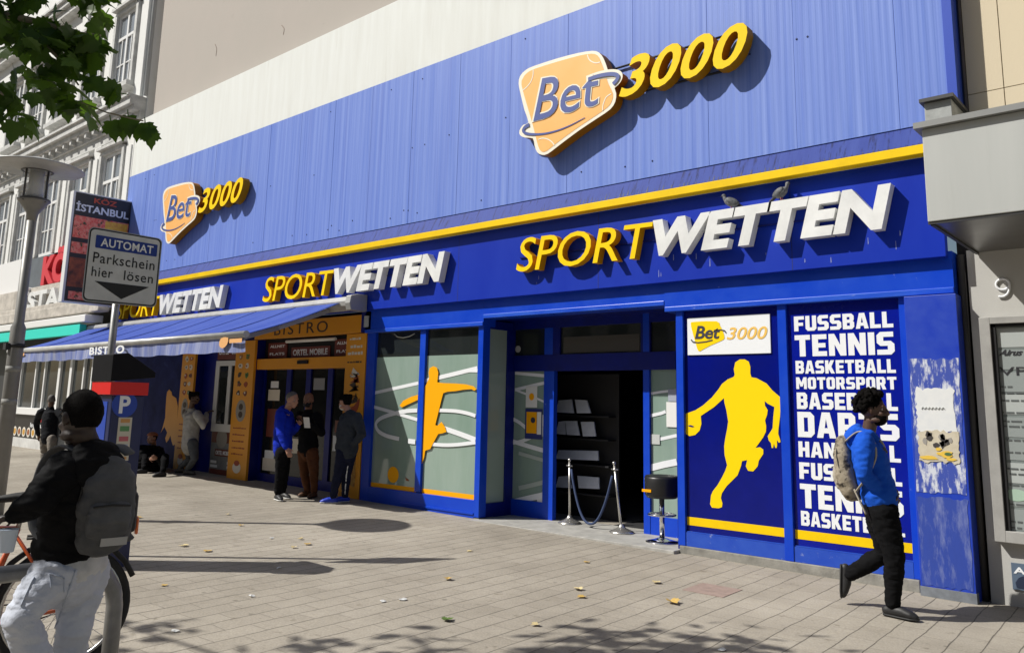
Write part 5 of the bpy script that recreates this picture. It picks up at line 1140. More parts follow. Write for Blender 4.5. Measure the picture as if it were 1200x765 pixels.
build('stem', MB().tube([(sz[0], 9.8, 0.05), (sz[0], 9.8, sz[2]-0.075)], 0.02, 8), rack_m, stn); build('tray', MB().lathe((sz[0], 9.8, sz[2]-0.075), [(0.07, 0), (0.07, 0.012)], 14), rack_m, stn); build('foot', MB().lathe((sz[0], 9.8, 0.036), [(0.16, 0), (0.15, 0.014)], 18), rack_m, stn)

# pigeons on the raised letters
PS = 0.78
def pigeon(px, py, head, lab):
    b = Vector(P(px, py, SF+0.05))
    t = thing('pigeon', lab, 'pigeon', b, 'pigeons on the sign')
    h = Vector((head, -0.25, 0)).normalized(); up_ = Vector((0, 0, 1)); s_ = h.cross(up_)
    q = Matrix((h, s_, up_)).transposed().to_quaternion()
    tilt = Matrix.Rotation(-0.5, 3, 'Y').to_quaternion()
    m = MB(); m.ball(b+up_*0.10, (0.105, 0.058, 0.062), 16, 10, q @ tilt)
    m.loft([(b+up_*0.125+h*0.06, 0.035, 0.035), (b+up_*0.165+h*0.088, 0.026, 0.026), (b+up_*0.195+h*0.095, 0.024, 0.024)], s_, 10)
    m.ball(b+up_*0.205+h*0.10, (0.03, 0.025, 0.026), 12, 8, q)
    bo = build('body', m, mat('pigeon_grey', (0.05, 0.052, 0.06), 0.6, var=1.0, vscale=22, col2=(0.22, 0.23, 0.25)), t)
    w = MB()
    for sg_ in (-1, 1): w.ball(b+up_*0.105-h*0.025+s_*0.045*sg_, (0.10, 0.02, 0.048), 12, 8, q @ tilt)
    build('wings', w, mat('pigeon_wing', (0.13, 0.14, 0.15), 0.6, var=0.9, vscale=22, col2=(0.03, 0.03, 0.035)), t)
    build('tail', MB().obox(b+up_*0.045-h*0.125, (h*0.85+up_*0.5).normalized(), s_, (up_*0.85-h*0.5).normalized(), 0.065, 0.028, 0.007), mat('pigeon_tail', (0.04, 0.04, 0.045), 0.6), t)
    build('beak', MB().lathe(b+up_*0.20+h*0.127, [(0.008, 0), (0.002, 0.022)], 8, h-up_*0.3), rubber, t)
    for sg_ in (-1, 1): build('leg', MB().tube([b+s_*0.02*sg_+up_*0.05, b+s_*0.02*sg_, b+s_*0.02*sg_+h*0.03], 0.005, 6), mat('pigeon_leg', (0.35, 0.08, 0.06), 0.6), t)
    t.scale = (PS, PS, PS)
pigeon(857, 245.5, -1, 'mottled grey pigeon facing left, on the left letter T of the sign'); pigeon(916, 234.5, 1, 'dark hunched pigeon facing right, on the right letter T of the sign')

# ------------------------------------------------------------------ bike stand and bicycle
rackX = -4.42
hoop = [(rackX, 1.02, -0.02), (rackX, 1.02, 0.52)]+[(rackX, 1.02+0.22*(1-math.cos(a)), 0.52+0.22*math.sin(a)) for a in (0.4, 0.8, 1.2, 1.57)]
hoop += [(rackX, 1.76+0.22*math.sin(a), 0.52+0.22*math.cos(a)) for a in (0, 0.4, 0.8, 1.2, 1.57)]+[(rackX, 1.98, -0.02)]
bs_ = thing('bike_stand', 'bent grey steel tube hoop bike stand in the left foreground', 'bike stand', (rackX, 1.42, 0.01))
build('hoop', MB().tube(hoop, 0.04, 16), zin, bs_)
build('foot_plate', MB().lathe((rackX, 1.98, 0.016), [(0.08, -0.01), (0.08, 0.008)], 20), zin, bs_); build('foot_plate', MB().lathe((rackX, 1.02, 0.016), [(0.08, -0.01), (0.08, 0.008)], 20), zin, bs_)
hub = Vector(PD(74, 705, 4.7)); hub.z = 0.345+gz(hub.x)
hd = Vector((-0.34, -0.94, 0)).normalized(); bsd = hd.cross(Vector((0, 0, 1)))
bike = thing('bicycle', 'orange bicycle parked behind the man with the grey backpack', 'bicycle', (hub.x, hub.y, gz(hub.x)))
bk_or = mat('orange_bike_paint', (0.55, 0.09, 0.015), 0.3, coat=0.4)
def bp_(a, z, s=0.0): return hub+hd*a+Vector((0, 0, z))+bsd*s
def wheel(c):
    n = 40
    circ = lambda r: [c+hd*(r*math.cos(2*math.pi*k/n))+Vector((0, 0, r*math.sin(2*math.pi*k/n))) for k in range(n)]
    w = build('wheel', MB().tube([c-bsd*0.035, c+bsd*0.035], 0.02, 12), steel, bike)
    build('tyre', MB().tube(circ(0.335), 0.021, 10, closed=True), rubber, w)
    build('rim', MB().tube(circ(0.308), 0.012, 8, closed=True), mat('bike_alloy', (0.5, 0.5, 0.5), 0.25, 0.9), w)
    s = MB()
    for k in range(28):
        a = 2*math.pi*k/28; b = a+(0.5 if k % 2 else -0.5); off = bsd*(0.025 if k % 2 else -0.025)
        s.tube([c+off+hd*(0.02*math.cos(b))+Vector((0, 0, 0.02*math.sin(b))), c+hd*(0.30*math.cos(a))+Vector((0, 0, 0.30*math.sin(a)))], 0.0016, 4, caps=False)
    so = build('spokes', s, mat('bike_alloy', (0.5, 0.5, 0.5), 0.25, 0.9), w)
wheel(bp_(0, 0)); wheel(bp_(1.06, 0))
fm2 = MB()
bbk, st_top, ht_t, ht_b = bp_(0.43, -0.06), bp_(0.27, 0.45), bp_(0.86, 0.48), bp_(0.91, 0.34)
fm2.tube([bbk, st_top], 0.017, 10).tube([bbk, ht_b], 0.02, 10).tube([st_top, ht_t], 0.016, 10).tube([bp_(0.85, 0.53), ht_b], 0.02, 10)
for s in (-0.05, 0.05): fm2.tube([bp_(0, 0, s), bp_(0.40, -0.06, s*0.6)], 0.010, 8).tube([bp_(0, 0, s), bp_(0.28, 0.42, s*0.3)], 0.009, 8)
build('frame', fm2, bk_or, bike)
fk = MB()
for s in (-0.05, 0.05): fk.tube([bp_(1.06, 0, s), bp_(0.94, 0.28, s*0.9), ht_b], 0.011, 8)
build('fork', fk, bk_or, bike)
build('handlebar', MB().tube([ht_t, bp_(0.83, 0.60)], 0.014, 8).tube([bp_(0.78, 0.66, -0.30), bp_(0.84, 0.66, -0.14), bp_(0.84, 0.66, 0.14), bp_(0.78, 0.66, 0.30)], 0.013, 10), rubber, bike)
build('seat_post', MB().tube([st_top, bp_(0.245, 0.60)], 0.014, 10), steel, bike)
build('saddle', MB().loft([(bp_(0.10, 0.625), 0.075, 0.03), (bp_(0.2, 0.63), 0.07, 0.03), (bp_(0.3, 0.625), 0.03, 0.025), (bp_(0.38, 0.615), 0.02, 0.02)], bsd, 14), rubber, bike)
cr = MB(); cr.lathe(bbk+bsd*0.05, [(0.085, -0.003), (0.085, 0.003)], 24, bsd); cr.tube([bbk+bsd*0.07, bbk+bsd*0.07+Vector((0, 0, -0.17))], 0.010, 8); cr.tube([bbk-bsd*0.07, bbk-bsd*0.07+Vector((0, 0, 0.17))], 0.010, 8); cr.tube([bbk-bsd*0.08, bbk+bsd*0.08], 0.012, 8)
build('crank', cr, steel, bike)
ch = MB(); ch.tube([bp_(0, 0.035, 0.05), bbk+bsd*0.05+Vector((0, 0, 0.085))], 0.005, 5); ch.tube([bp_(0, -0.035, 0.05), bbk+bsd*0.05-Vector((0, 0, 0.085))], 0.005, 5); ch.lathe(bp_(0, 0, 0.05), [(0.04, -0.006), (0.04, 0.006)], 14, bsd)
build('chain', ch, mat('dark_chain', (0.04, 0.035, 0.03), 0.5, 0.6), bike)
for s in (1, -1): build('pedal', MB().obox(bbk+bsd*0.13*s-Vector((0, 0, 0.17*s)), hd, bsd, (0, 0, 1), 0.045, 0.04, 0.01), rubber, bike)
cr2 = MB(); cr2.tube([bp_(0.22, 0.40, 0.05), bp_(-0.30, 0.40, 0.06), bp_(-0.30, 0.40, -0.06), bp_(0.22, 0.40, -0.05)], 0.008, 8)
for s in (-0.06, 0.06): cr2.tube([bp_(-0.2, 0.40, s), bp_(0, 0, s)], 0.007, 6)
car = build('carrier', cr2, rubber, bike)
build('basket', MB().obox(bp_(-0.17, 0.53), hd, bsd, (0, 0, 1), 0.17, 0.13, 0.12), mat('black_basket', (0.012, 0.012, 0.013), 0.6, bump=0.5, bscale=120), bike, bevel=0.03)
build('reflector', MB().obox(bp_(-0.35, 0.44), hd, bsd, (0, 0, 1), 0.01, 0.045, 0.05), mat('orange_reflector', (0.75, 0.14, 0.02), 0.25, coat=0.6), bike, bevel=0.01)
build('mudguard', MB().tube([bp_(0.385*math.cos(a), 0.385*math.sin(a)) for a in [0.5+k*0.25 for k in range(10)]], 0.016, 8), rubber, bike)

# ------------------------------------------------------------------ the row of houses across the street, behind the camera: added unseen to close the street and cut sky light, it shows in the glass
for x0, x1, hgt_, m_, lab in ((-75, -38, 12.5, (0.30, 0.27, 0.23), 'brown plastered building across the street with rows of windows, tallest of the row'), (-37.9, -12, 11.0, (0.42, 0.40, 0.36), 'pale grey building across the street with rows of windows'), (-11.9, 26, 12.0, (0.33, 0.25, 0.20), 'reddish building across the street with rows of windows')):
    ob = thing('opposite_building', lab, 'building', ((x0+x1)/2, -18, 0))
    build('wall', MB().box(x0, x1, -28, -18, -0.2, hgt_), mat('far_wall_%d' % int(x0), m_, 0.85, var=0.3, vscale=0.5), ob)
    wg = MB(); xx = x0+1.2
    while xx < x1-1.6:
        zz_ = 4.2
        while zz_ < hgt_-2.2: wg.box(xx, xx+1.2, -17.995, -17.96, zz_, zz_+1.8); zz_ += 3.1
        xx += 2.4
    wo = build('windows', wg, glass, ob); wo['kind'] = 'stuff'
    build('shopfront', MB().box(x0+0.3, x1-0.3, -17.99, -17.94, 0.3, 3.2), glass, ob); build('roof', MB().box(x0-0.1, x1+0.05, -28.2, -17.7, hgt_+0.002, hgt_+0.4), mat('dark_roof', (0.06, 0.055, 0.05), 0.8), ob)
# ------------------------------------------------------------------ people
Z3 = Vector((0, 0, 1))
def fuse(mb, voxel, smooth=3):
    """melt overlapping lofts into one closed surface"""
    me = bpy.data.meshes.new('raw'); me.from_pydata([tuple(v) for v in mb.v], [], mb.f); me.update()
    bm = bmesh.new(); bm.from_mesh(me); bmesh.ops.recalc_face_normals(bm, faces=bm.faces); bm.to_mesh(me); bm.free()
    o = bpy.data.objects.new('raw', me); COL.objects.link(o)
    r = o.modifiers.new('r', 'REMESH'); r.mode = 'VOXEL'; r.voxel_size = voxel
    if smooth: s = o.modifiers.new('s', 'SMOOTH'); s.factor = 0.5; s.iterations = smooth
    dg = bpy.context.evaluated_depsgraph_get(); dg.update()
    out = bpy.data.meshes.new_from_object(o.evaluated_get(dg))
    bpy.data.objects.remove(o, do_unlink=True); bpy.data.meshes.remove(me)
    out.polygons.foreach_set('use_smooth', [True]*len(out.polygons))
    return out
def wrinkle(me, amp, freq, squash=(1, 1, 2.2), seed=0.0):
    nrm = [v.normal.copy() for v in me.vertices]
    for v, n in zip(me.vertices, nrm):
        p = Vector((v.co.x*squash[0], v.co.y*squash[1], v.co.z*squash[2]))*freq+Vector((seed, seed*1.7, 0))
        d = noise.noise(p)+0.5*noise.noise(p*2.3)
        d = 1-abs(d)*2.2 if d > -0.5 else d
        v.co += n*amp*d
    me.update()
def put(name, me, m, parent):
    off = origin_of(parent); me.transform(Matrix.Translation(-off)); me.materials.clear(); me.materials.append(m)
    return link_mesh(name, me, m, parent)
SKIN = {'deep': mat('deep_brown_skin', (0.030, 0.016, 0.011), 0.5, var=0.2, vscale=20), 'dark': mat('dark_brown_skin', (0.085, 0.042, 0.026), 0.5, var=0.2, vscale=20), 'brown': mat('brown_skin', (0.14, 0.07, 0.042), 0.5, var=0.2, vscale=20), 'light': mat('light_skin', (0.42, 0.22, 0.15), 0.5, var=0.2, vscale=20), 'tan': mat('tan_skin', (0.30, 0.15, 0.09), 0.5, var=0.2, vscale=20)}
def cloth(name, c, var=0.35, rough=0.9, scale=7, **k): return mat(name, c, rough, var=var, vscale=scale, spec=0.2 if max(c) > 0.03 else 0.06, bump=0.25, bscale=260, **k)
def head_shapes(mb, c, f, u, r, s=1.0):
    q = Matrix((r, f, u)).transposed().to_quaternion()
    B_ = lambda a, b, d, rad: mb.ball(c+(r*a+f*b+u*d)*s, tuple(x*s for x in rad), 16, 12, q)
    B_(0, -0.008, 0.022, (0.076, 0.096, 0.098)); B_(0, 0.030, -0.045, (0.060, 0.064, 0.075)); B_(0, 0.062, -0.098, (0.030, 0.028, 0.024))
    for sg_ in (-1, 1):
        B_(0.052*sg_, 0.020, -0.080, (0.018, 0.045, 0.022)); B_(0.080*sg_, -0.008, -0.008, (0.010, 0.022, 0.033)); B_(0.036*sg_, 0.066, -0.032, (0.026, 0.022, 0.020))
    B_(0, 0.083, 0.024, (0.052, 0.014, 0.012)); B_(0, 0.098, -0.064, (0.026, 0.012, 0.008)); B_(0, 0.094, -0.078, (0.024, 0.012, 0.009))
    mb.loft([(c+(f*0.088+u*0.018)*s, 0.009*s, 0.010*s), (c+(f*0.104-u*0.012)*s, 0.012*s, 0.013*s), (c+(f*0.110-u*0.034)*s, 0.019*s, 0.014*s)], r, 10)
def hand_shapes(mb, w, d, pn, s=1.0, curl=0.5, side=1):
    """palm, four bent fingers of unequal length and a thumb leaving the side of the palm; d along the hand, pn out of the palm"""
    d = d.normalized(); pn = (pn-d*pn.dot(d)).normalized(); ac = d.cross(pn)*side
    mb.loft([(w-d*0.02*s, 0.026*s, 0.02*s), (w+d*0.03*s, 0.036*s, 0.016*s), (w+d*0.085*s, 0.042*s, 0.014*s)], ac, 12)
    for k, (o, l) in enumerate(((-0.032, 0.068), (-0.011, 0.078), (0.011, 0.073), (0.031, 0.058))):
        p = w+d*0.085*s+ac*o*s; dirn = d; pts_ = [p-d*0.02*s]
        for j, seg in enumerate((0.45, 0.32, 0.23)):
            a = curl*(0.55+0.35*j); dirn = (dirn*math.cos(a)+pn*math.sin(a)).normalized(); pts_.append(pts_[-1]+dirn*(l*seg+(0.02 if j == 0 else 0))*s)
        mb.tube(pts_, [0.0095*s, 0.009*s, 0.0082*s, 0.007*s], 8)
    tb_ = w+d*0.03*s-ac*0.032*s
    mb.tube([tb_, tb_-ac*0.028*s+d*0.025*s+pn*0.012*s, tb_-ac*0.034*s+d*0.055*s+pn*0.028*s], [0.012*s, 0.0105*s, 0.008*s], 8)
def person(label, J, f, skin, top, legs, shoe, hair=None, scale=1.0, voxel=0.012, hands=None, hood=False, top_len=0.0, fhead=None, bulk=1.0, leg_w=1.0, face_mask=None, beard=None, sleeve_end=0.94, wr=0.006, curl=0.6, collar=None):
    s = scale; f = Vector(f).normalized(); J = {k: Vector(v) for k, v in J.items()}
    fh = Vector(fhead).normalized() if fhead is not None else f
    rh = fh.cross(Z3).normalized(); uh = rh.cross(fh).normalized()
    ra = (J['SR']-J['SL']).normalized()
    base = Vector((J['P'].x, J['P'].y, gz(J['P'].x)))
    t = thing('person', label, 'person', base)
    SM = (J['SR']+J['SL'])/2; N = J['N']; Pv = J['P']
    # body
    b = MB(); head_shapes(b, J['H'], fh, uh, rh, s)
    b.loft([(N-Z3*0.05*s, 0.062*s, 0.060*s), (N, 0.054*s, 0.054*s), (J['H']-uh*0.075*s-fh*0.022*s, 0.052*s, 0.054*s)], ra, 14)
    b.loft([(Pv, 0.13*s, 0.09*s), (Pv.lerp(SM, 0.45), 0.12*s, 0.085*s), (Pv.lerp(SM, 0.85), 0.14*s, 0.085*s), (SM, 0.11*s, 0.06*s), (N, 0.05*s, 0.05*s)], ra, 16)
    for S_, E_, W_ in (('SL', 'EL', 'WL'), ('SR', 'ER', 'WR')):
        b.loft([(J[S_], 0.042*s, 0.042*s), (J[S_].lerp(J[E_], 0.5), 0.038*s, 0.038*s), (J[E_], 0.034*s, 0.034*s), (J[E_].lerp(J[W_], 0.35), 0.034*s, 0.034*s), (J[W_], 0.024*s, 0.022*s)], ra, 12)
    for H_, K_, A_ in (('HL', 'KL', 'AL'), ('HR', 'KR', 'AR')):
        b.loft([(J[H_], 0.065*s, 0.065*s), (J[K_], 0.045*s, 0.045*s), (J[K_].lerp(J[A_], 0.3), 0.045*s, 0.045*s), (J[A_], 0.032*s, 0.032*s)], ra, 12)
    for S_, (E_, W_) in (('L', ('EL', 'WL')), ('R', ('ER', 'WR'))):
        d = (J[W_]-J[E_]).normalized()
        if hands and S_ in hands: d, pnv = Vector(hands[S_][0]).normalized(), Vector(hands[S_][1])
        else: pnv = (Pv+Z3*0.1-J[W_]); 
        if hands is None or hands.get(S_, 1) is not None: hand_shapes(b, J[W_], d, pnv, s, curl, 1 if S_ == 'L' else -1)
    body = put('body', fuse(b, min(voxel, 0.009)*1.0, 2), SKIN[skin], t)
    # eyes
    for sg_ in (-1, 1):
        e = build('eye', MB().ball(J['H']+(rh*0.032*sg_+fh*0.072+uh*0.004)*s, 0.0115*s, 10, 8), mat('eye_white', (0.32, 0.29, 0.26), 0.3), body)
        build('iris', MB().ball(J['H']+(rh*0.032*sg_+fh*0.0785+uh*0.004)*s, 0.007*s, 8, 6), mat('dark_iris', (0.02, 0.012, 0.008), 0.2), e)
    # top
    c = MB(); k = bulk
    hem = Pv-Z3*(0.02+top_len)*s
    c.loft([(hem, 0.172*s*k, 0.125*s*k), (hem+Z3*0.06*s, 0.185*s*k, 0.138*s*k), (Pv.lerp(SM, 0.35), 0.170*s*k, 0.135*s*k), (Pv.lerp(SM, 0.7), 0.185*s*k, 0.138*s*k), (Pv.lerp(SM, 0.92), 0.185*s*k, 0.118*s*k), (SM+Z3*0.015*s, 0.15*s*k, 0.092*s*k), (N.lerp(SM, 0.35), 0.082*s, 0.078*s)], ra, 20, True, 2.4)
    for S_, E_, W_ in (('SL', 'EL', 'WL'), ('SR', 'ER', 'WR')):
        we = J[E_].lerp(J[W_], sleeve_end)
        c.loft([(J[S_]-(J[S_]-SM)*0.15+Z3*0.0, 0.078*s*k, 0.080*s*k), (J[S_].lerp(J[E_], 0.35), 0.072*s*k, 0.074*s*k), (J[E_], 0.060*s*k, 0.060*s*k), (J[E_].lerp(we, 0.5), 0.055*s*k, 0.054*s*k), (we, 0.042*s*k, 0.040*s*k)], ra, 14)
    if hood:
        c.loft([(N-f*0.085*s+Z3*0.025, 0.10*s, 0.05*s), (N-f*0.125*s-Z3*0.03*s, 0.125*s, 0.062*s), (N-f*0.14*s-Z3*0.12*s, 0.09*s, 0.045*s)], ra, 14)
        for sg_ in (-1, 1): c.tube([N-f*0.07*s+ra*0.075*sg_*s+Z3*0.01*s, N+f*0.01*s+ra*0.078*sg_*s+Z3*0.0, N+f*0.075*s+ra*0.045*sg_*s-Z3*0.05*s], [0.035*s, 0.032*s, 0.022*s], 10)
    me = fuse(c, voxel, 4); wrinkle(me, wr*1.2, 6, (1, 1, 1.5), seed=J['H'].x); wrinkle(me, wr*0.55, 15, (0.8, 0.8, 2.0), seed=J['H'].x+5); tp = put('jacket' if not hood else 'hoodie', me, top, t)
    if collar is not None:
        build('collar', MB().tube([N+Z3*0.012*s+ra*(0.066*math.cos(a))*s+f*(0.064*math.sin(a)-0.004)*s for a in [k_*math.pi/10 for k_ in range(20)]], 0.013*s, 8, closed=True), collar, t)
    # trousers
    c = MB(); lw = leg_w
    c.loft([(Pv+Z3*0.06*s, 0.145*s*lw, 0.105*s*lw), (Pv-Z3*0.03*s, 0.160*s*lw, 0.12*s*lw), ((J['HL']+J['HR'])/2-Z3*0.06*s, 0.135*s*lw, 0.105*s*lw)], ra, 18)
    for H_, K_, A_ in (('HL', 'KL', 'AL'), ('HR', 'KR', 'AR')):
        a_ = J[K_].lerp(J[A_], 0.97)
        c.loft([(J[H_], 0.098*s*lw, 0.105*s*lw), (J[H_].lerp(J[K_], 0.45), 0.086*s*lw, 0.092*s*lw), (J[K_], 0.064*s*lw, 0.068*s*lw), (J[K_].lerp(a_, 0.35), 0.062*s*lw, 0.066*s*lw), (J[K_].lerp(a_, 0.85), 0.048*s*lw, 0.05*s*lw), (a_, 0.050*s*lw, 0.052*s*lw)], ra, 16)
    me = fuse(c, voxel, 3); wrinkle(me, wr*1.1, 7, (1, 1, 1.6), J['P'].x+3); wrinkle(me, wr*0.6, 15, (0.7, 0.7, 2.4), J['P'].x+9); put('trousers', me, legs, t)
    # shoes
    for A_, T_ in (('AL', 'TL'), ('AR', 'TR')):
        d = (J[T_]-J[A_]); d = d - Z3*d.z if abs(d.z) < 0.12 else d
        tilt_ = abs(J[T_].z-J[A_].z) > 0.16
        a_ = J[A_]; tip = J[T_]
        if not tilt_:
            zb = tip.z; d = d.normalized(); p = Vector((a_.x, a_.y, zb)); sd_ = d.cross(Z3); nrm = Z3
        else:
            d = (tip-a_).normalized(); sd_ = ra; nrm = sd_.cross(d); 
            if nrm.dot(f) < 0: nrm = -nrm
            p = a_-nrm*0.07*s
        L_ = 0.185*s
        m = MB(); m.loft([(p-d*0.055*s+nrm*0.04*s, 0.032*s, 0.036*s), (p+nrm*0.046*s, 0.038*s, 0.044*s), (p+d*0.07*s+nrm*0.046*s, 0.044*s, 0.042*s), (p+d*0.135*s+nrm*0.034*s, 0.044*s, 0.032*s), (p+d*(L_-0.02*s)+nrm*0.026*s, 0.032*s, 0.024*s)], sd_, 14)
        m.loft([(p+nrm*0.05*s, 0.036*s, 0.042*s), (p+nrm*0.10*s-d*0.005*s, 0.036*s, 0.038*s)], sd_, 12)
        sh = put('shoe', fuse(m, 0.009, 2), shoe[0], t)
        sm_ = MB(); sm_.loft([(p-d*0.065*s+nrm*0.010*s, 0.034*s, 0.011*s), (p+d*0.05*s+nrm*0.010*s, 0.042*s, 0.011*s), (p+d*0.13*s+nrm*0.010*s, 0.047*s, 0.012*s), (p+d*(L_-0.005)+nrm*0.012*s, 0.028*s, 0.010*s)], sd_, 14)
        build('sole', sm_, shoe[1], sh)
    # hair
    H = J['H']; q = Matrix((rh, fh, uh)).transposed().to_quaternion()
    if hair:
        kind, hm = hair
        h = MB()
        if kind == 'afro':
            rnd = random.Random(3)
            for _ in range(520):
                th = rnd.uniform(0, 2*math.pi); ph = math.acos(rnd.uniform(-0.35, 1))
                v = Vector((math.sin(ph)*math.cos(th), math.sin(ph)*math.sin(th), math.cos(ph)))
                if v.y > 0.25 and v.z < 0.62: continue
                if v.y > -0.1 and v.z < 0.1: continue
                rr = rnd.uniform(0.97, 1.17)
                h.ball(H+q @ Vector((v.x*0.098*rr, v.y*0.114*rr-0.018, v.z*0.118*rr+0.034))*s, rnd.uniform(0.010, 0.018)*s, 7, 5)
            h.ball(H+q @ Vector((0, -0.022, 0.040))*s, (0.084*s, 0.100*s, 0.098*s), 14, 10, q)
            me = fuse(h, 0.0055, 0); wrinkle(me, 0.004, 90, (1, 1, 1))
        else:
            h.ball(H+q @ Vector((0, -0.012, 0.024))*s, (0.0782*s, 0.098*s, 0.1003*s), 30, 24, q)
            lim = {'short': (0.15, 0.012), 'crop': (0.5, 0.0), 'full': (0.1, 0.02)}[kind]
            keep = []
            for fc in h.f:
                cc_ = sum((Vector(h.v[i]) for i in fc), Vector())/len(fc)-H
                y, z = cc_.dot(fh)/s, cc_.dot(uh)/s
                if z > -0.045+max(0, (y+0.045))*1.15 + (0.02 if kind == 'crop' else 0): keep.append(fc)
            h.f = keep; h.sm = [True]*len(keep)
            if kind == 'full':
                for _ in range(60):
                    a = random.uniform(0, 6.28); v = Vector((0.07*math.cos(a), 0.085*math.sin(a)-0.01, 0.07+random.uniform(-0.03, 0.04)))*s
                    h.ball(H+q @ v, 0.022*s, 7, 5)
            me = bpy.data.meshes.new('hair'); me.from_pydata([tuple(v) for v in h.v], [], h.f); me.update(); me.polygons.foreach_set('use_smooth', [True]*len(me.polygons))
            wrinkle(me, 0.0025*s, 70, (1, 1, 1))
        put('hair', me, hm, t)
    if beard:
        h = MB(); h.ball(H+(fh*0.036-uh*0.066)*s, (0.064*s, 0.066*s, 0.062*s), 18, 12, q)
        keep = [fc for fc in h.f if (lambda c_: c_.dot(uh)/s < -0.052+0.02*(c_.dot(fh)/s < 0.05) and c_.dot(fh)/s > -0.012)(sum((Vector(h.v[i]) for i in fc), Vector())/len(fc)-H)]
        h.f = keep; h.sm = [True]*len(keep); o = build('beard', h, beard, t)
    if face_mask:
        h = MB(); h.ball(H+(fh*0.042-uh*0.062)*s, (0.066*s, 0.070*s, 0.056*s), 18, 12, q)
        keep = [fc for fc in h.f if (sum((Vector(h.v[i]) for i in fc), Vector())/len(fc)-H).dot(fh)/s > 0.0]
        h.f = keep; h.sm = [True]*len(keep); build('face_mask', h, face_mask, t)
    return t
blackhair = mat('black_hair', (0.006, 0.005, 0.0045), 0.85, spec=0.08, bump=0.8, bscale=220, var=0.4, vscale=40); greyhair = mat('grey_hair', (0.16, 0.15, 0.14), 0.8, var=0.5, vscale=40)
blk_sole = mat('black_sole', (0.012, 0.012, 0.012), 0.6); wht_sole = mat('white_sole', (0.6, 0.6, 0.58), 0.6); blk_shoe = mat('black_shoe', (0.013, 0.013, 0.014), 0.55)

# man walking past on the right
YW = 7.15
def w(px, py, dy=0.0): return Vector(P(px, py, YW+dy))
JW = dict(H=w(1023.5, 480), N=w(1017.5, 508), SL=w(1015, 518, 0.19), SR=w(1013, 517, -0.19), EL=w(1023, 556, 0.26), ER=w(1012, 556, -0.24), WL=w(1044, 578, 0.06), WR=w(1040, 580, -0.06),
          P=w(1031, 586), HL=w(1030, 597, 0.08), HR=w(1034, 597, -0.08), KL=w(1037, 648, 0.09), KR=w(1048, 652, -0.08), AL=w(995, 673, 0.09), AR=w(1046, 702, -0.05))
JW['TR'] = Vector((JW['AR'].x+0.2, JW['AR'].y-0.02, gz(JW['AR'].x)+0.004)); JW['AR'].z = gz(JW['AR'].x)+0.10
JW['TL'] = w(995, 709, 0.09)
bluehood = cloth('blue_hoodie_cotton', (0.008, 0.085, 0.52), col2=(0.006, 0.05, 0.40)); blktr = cloth('black_joggers', (0.009, 0.009, 0.010))
walker = person('curly haired young man in blue hoodie and black joggers walking past the sports list', JW, (1, 0.02, 0), 'dark', bluehood, blktr, (blk_shoe, blk_sole), ('afro', blackhair), 1.03, 0.010, hood=True, beard=blackhair, bulk=0.98, leg_w=1.06, wr=0.006, fhead=(1, 0.08, 0.02))
pr = MB(); cfr = JW['P'].lerp((JW['SL']+JW['SR'])/2, 0.68)
for i in range(26):
    a, b = random.uniform(-0.13, 0.06), random.uniform(-0.10, 0.10)
    pr.ball(cfr+Vector((0.128-abs(a)*0.30, a, b)), (0.016, 0.03, 0.022), 8, 6)
build('chest_print', pr, mat('olive_chest_print', (0.10, 0.09, 0.05), 0.8, var=0.9, vscale=25, col2=(0.02, 0.03, 0.06)), walker)
def backpack(label, c, out, up_, r, wd, hg, dp, m, m2, straps, extras=None):
    """soft pack: c centre of the back panel, out away from the wearer, r across"""
    t = thing('backpack', label, 'backpack', c-up_*hg*0.5)
    mb = MB()
    mb.loft([(c-up_*hg*0.46+out*dp*0.50, wd*0.44, dp*0.46), (c-up_*hg*0.25+out*dp*0.52, wd*0.50, dp*0.52), (c+out*dp*0.48, wd*0.49, dp*0.48), (c+up_*hg*0.28+out*dp*0.42, wd*0.44, dp*0.42), (c+up_*hg*0.44+out*dp*0.32, wd*0.32, dp*0.30)], r, 24, True, 3.0)
    me = fuse(mb, 0.009, 3); wrinkle(me, 0.008, 6, (1, 1, 1.4), seed=c.x); wrinkle(me, 0.003, 16, (1, 1, 1.6), seed=c.x+2); put('bag', me, m, t)
    mb = MB(); mb.loft([(c-up_*hg*0.36+out*dp*0.92, wd*0.36, dp*0.20), (c-up_*hg*0.18+out*dp*0.98, wd*0.39, dp*0.22), (c-up_*hg*0.02+out*dp*0.90, wd*0.37, dp*0.16)], r, 20, True, 3.0)
    me = fuse(mb, 0.008, 3); wrinkle(me, 0.004, 11, seed=c.y); put('front_pocket', me, m2, t)
    z = MB(); z.tube([c-up_*hg*0.02+out*dp*1.07-r*wd*0.33, c-up_*hg*0.0+out*dp*1.10, c-up_*hg*0.02+out*dp*1.07+r*wd*0.33], 0.005, 6)
    z.tube(smooth_pts([c-up_*hg*0.1+out*dp*0.55-r*wd*0.50, c+up_*hg*0.25+out*dp*0.55-r*wd*0.44, c+up_*hg*0.50+out*dp*0.42, c+up_*hg*0.25+out*dp*0.55+r*wd*0.44, c-up_*hg*0.1+out*dp*0.55+r*wd*0.50], 4), 0.005, 6)
    build('zip', z, rubber, t)
    build('top_handle', MB().tube(smooth_pts([c+up_*hg*0.46-r*0.04+out*0.03, c+up_*hg*0.54+out*0.02, c+up_*hg*0.46+r*0.04+out*0.03], 4), 0.008, 8), m2, t)
    for pts_, wd_ in straps:
        sp_ = smooth_pts([tuple(p) for p in pts_], 5); mb = MB(); mb.loft([(p, wd_, 0.007) for p in sp_], r, 10, True, 3.0); build('strap', mb, m2, t)
    return t
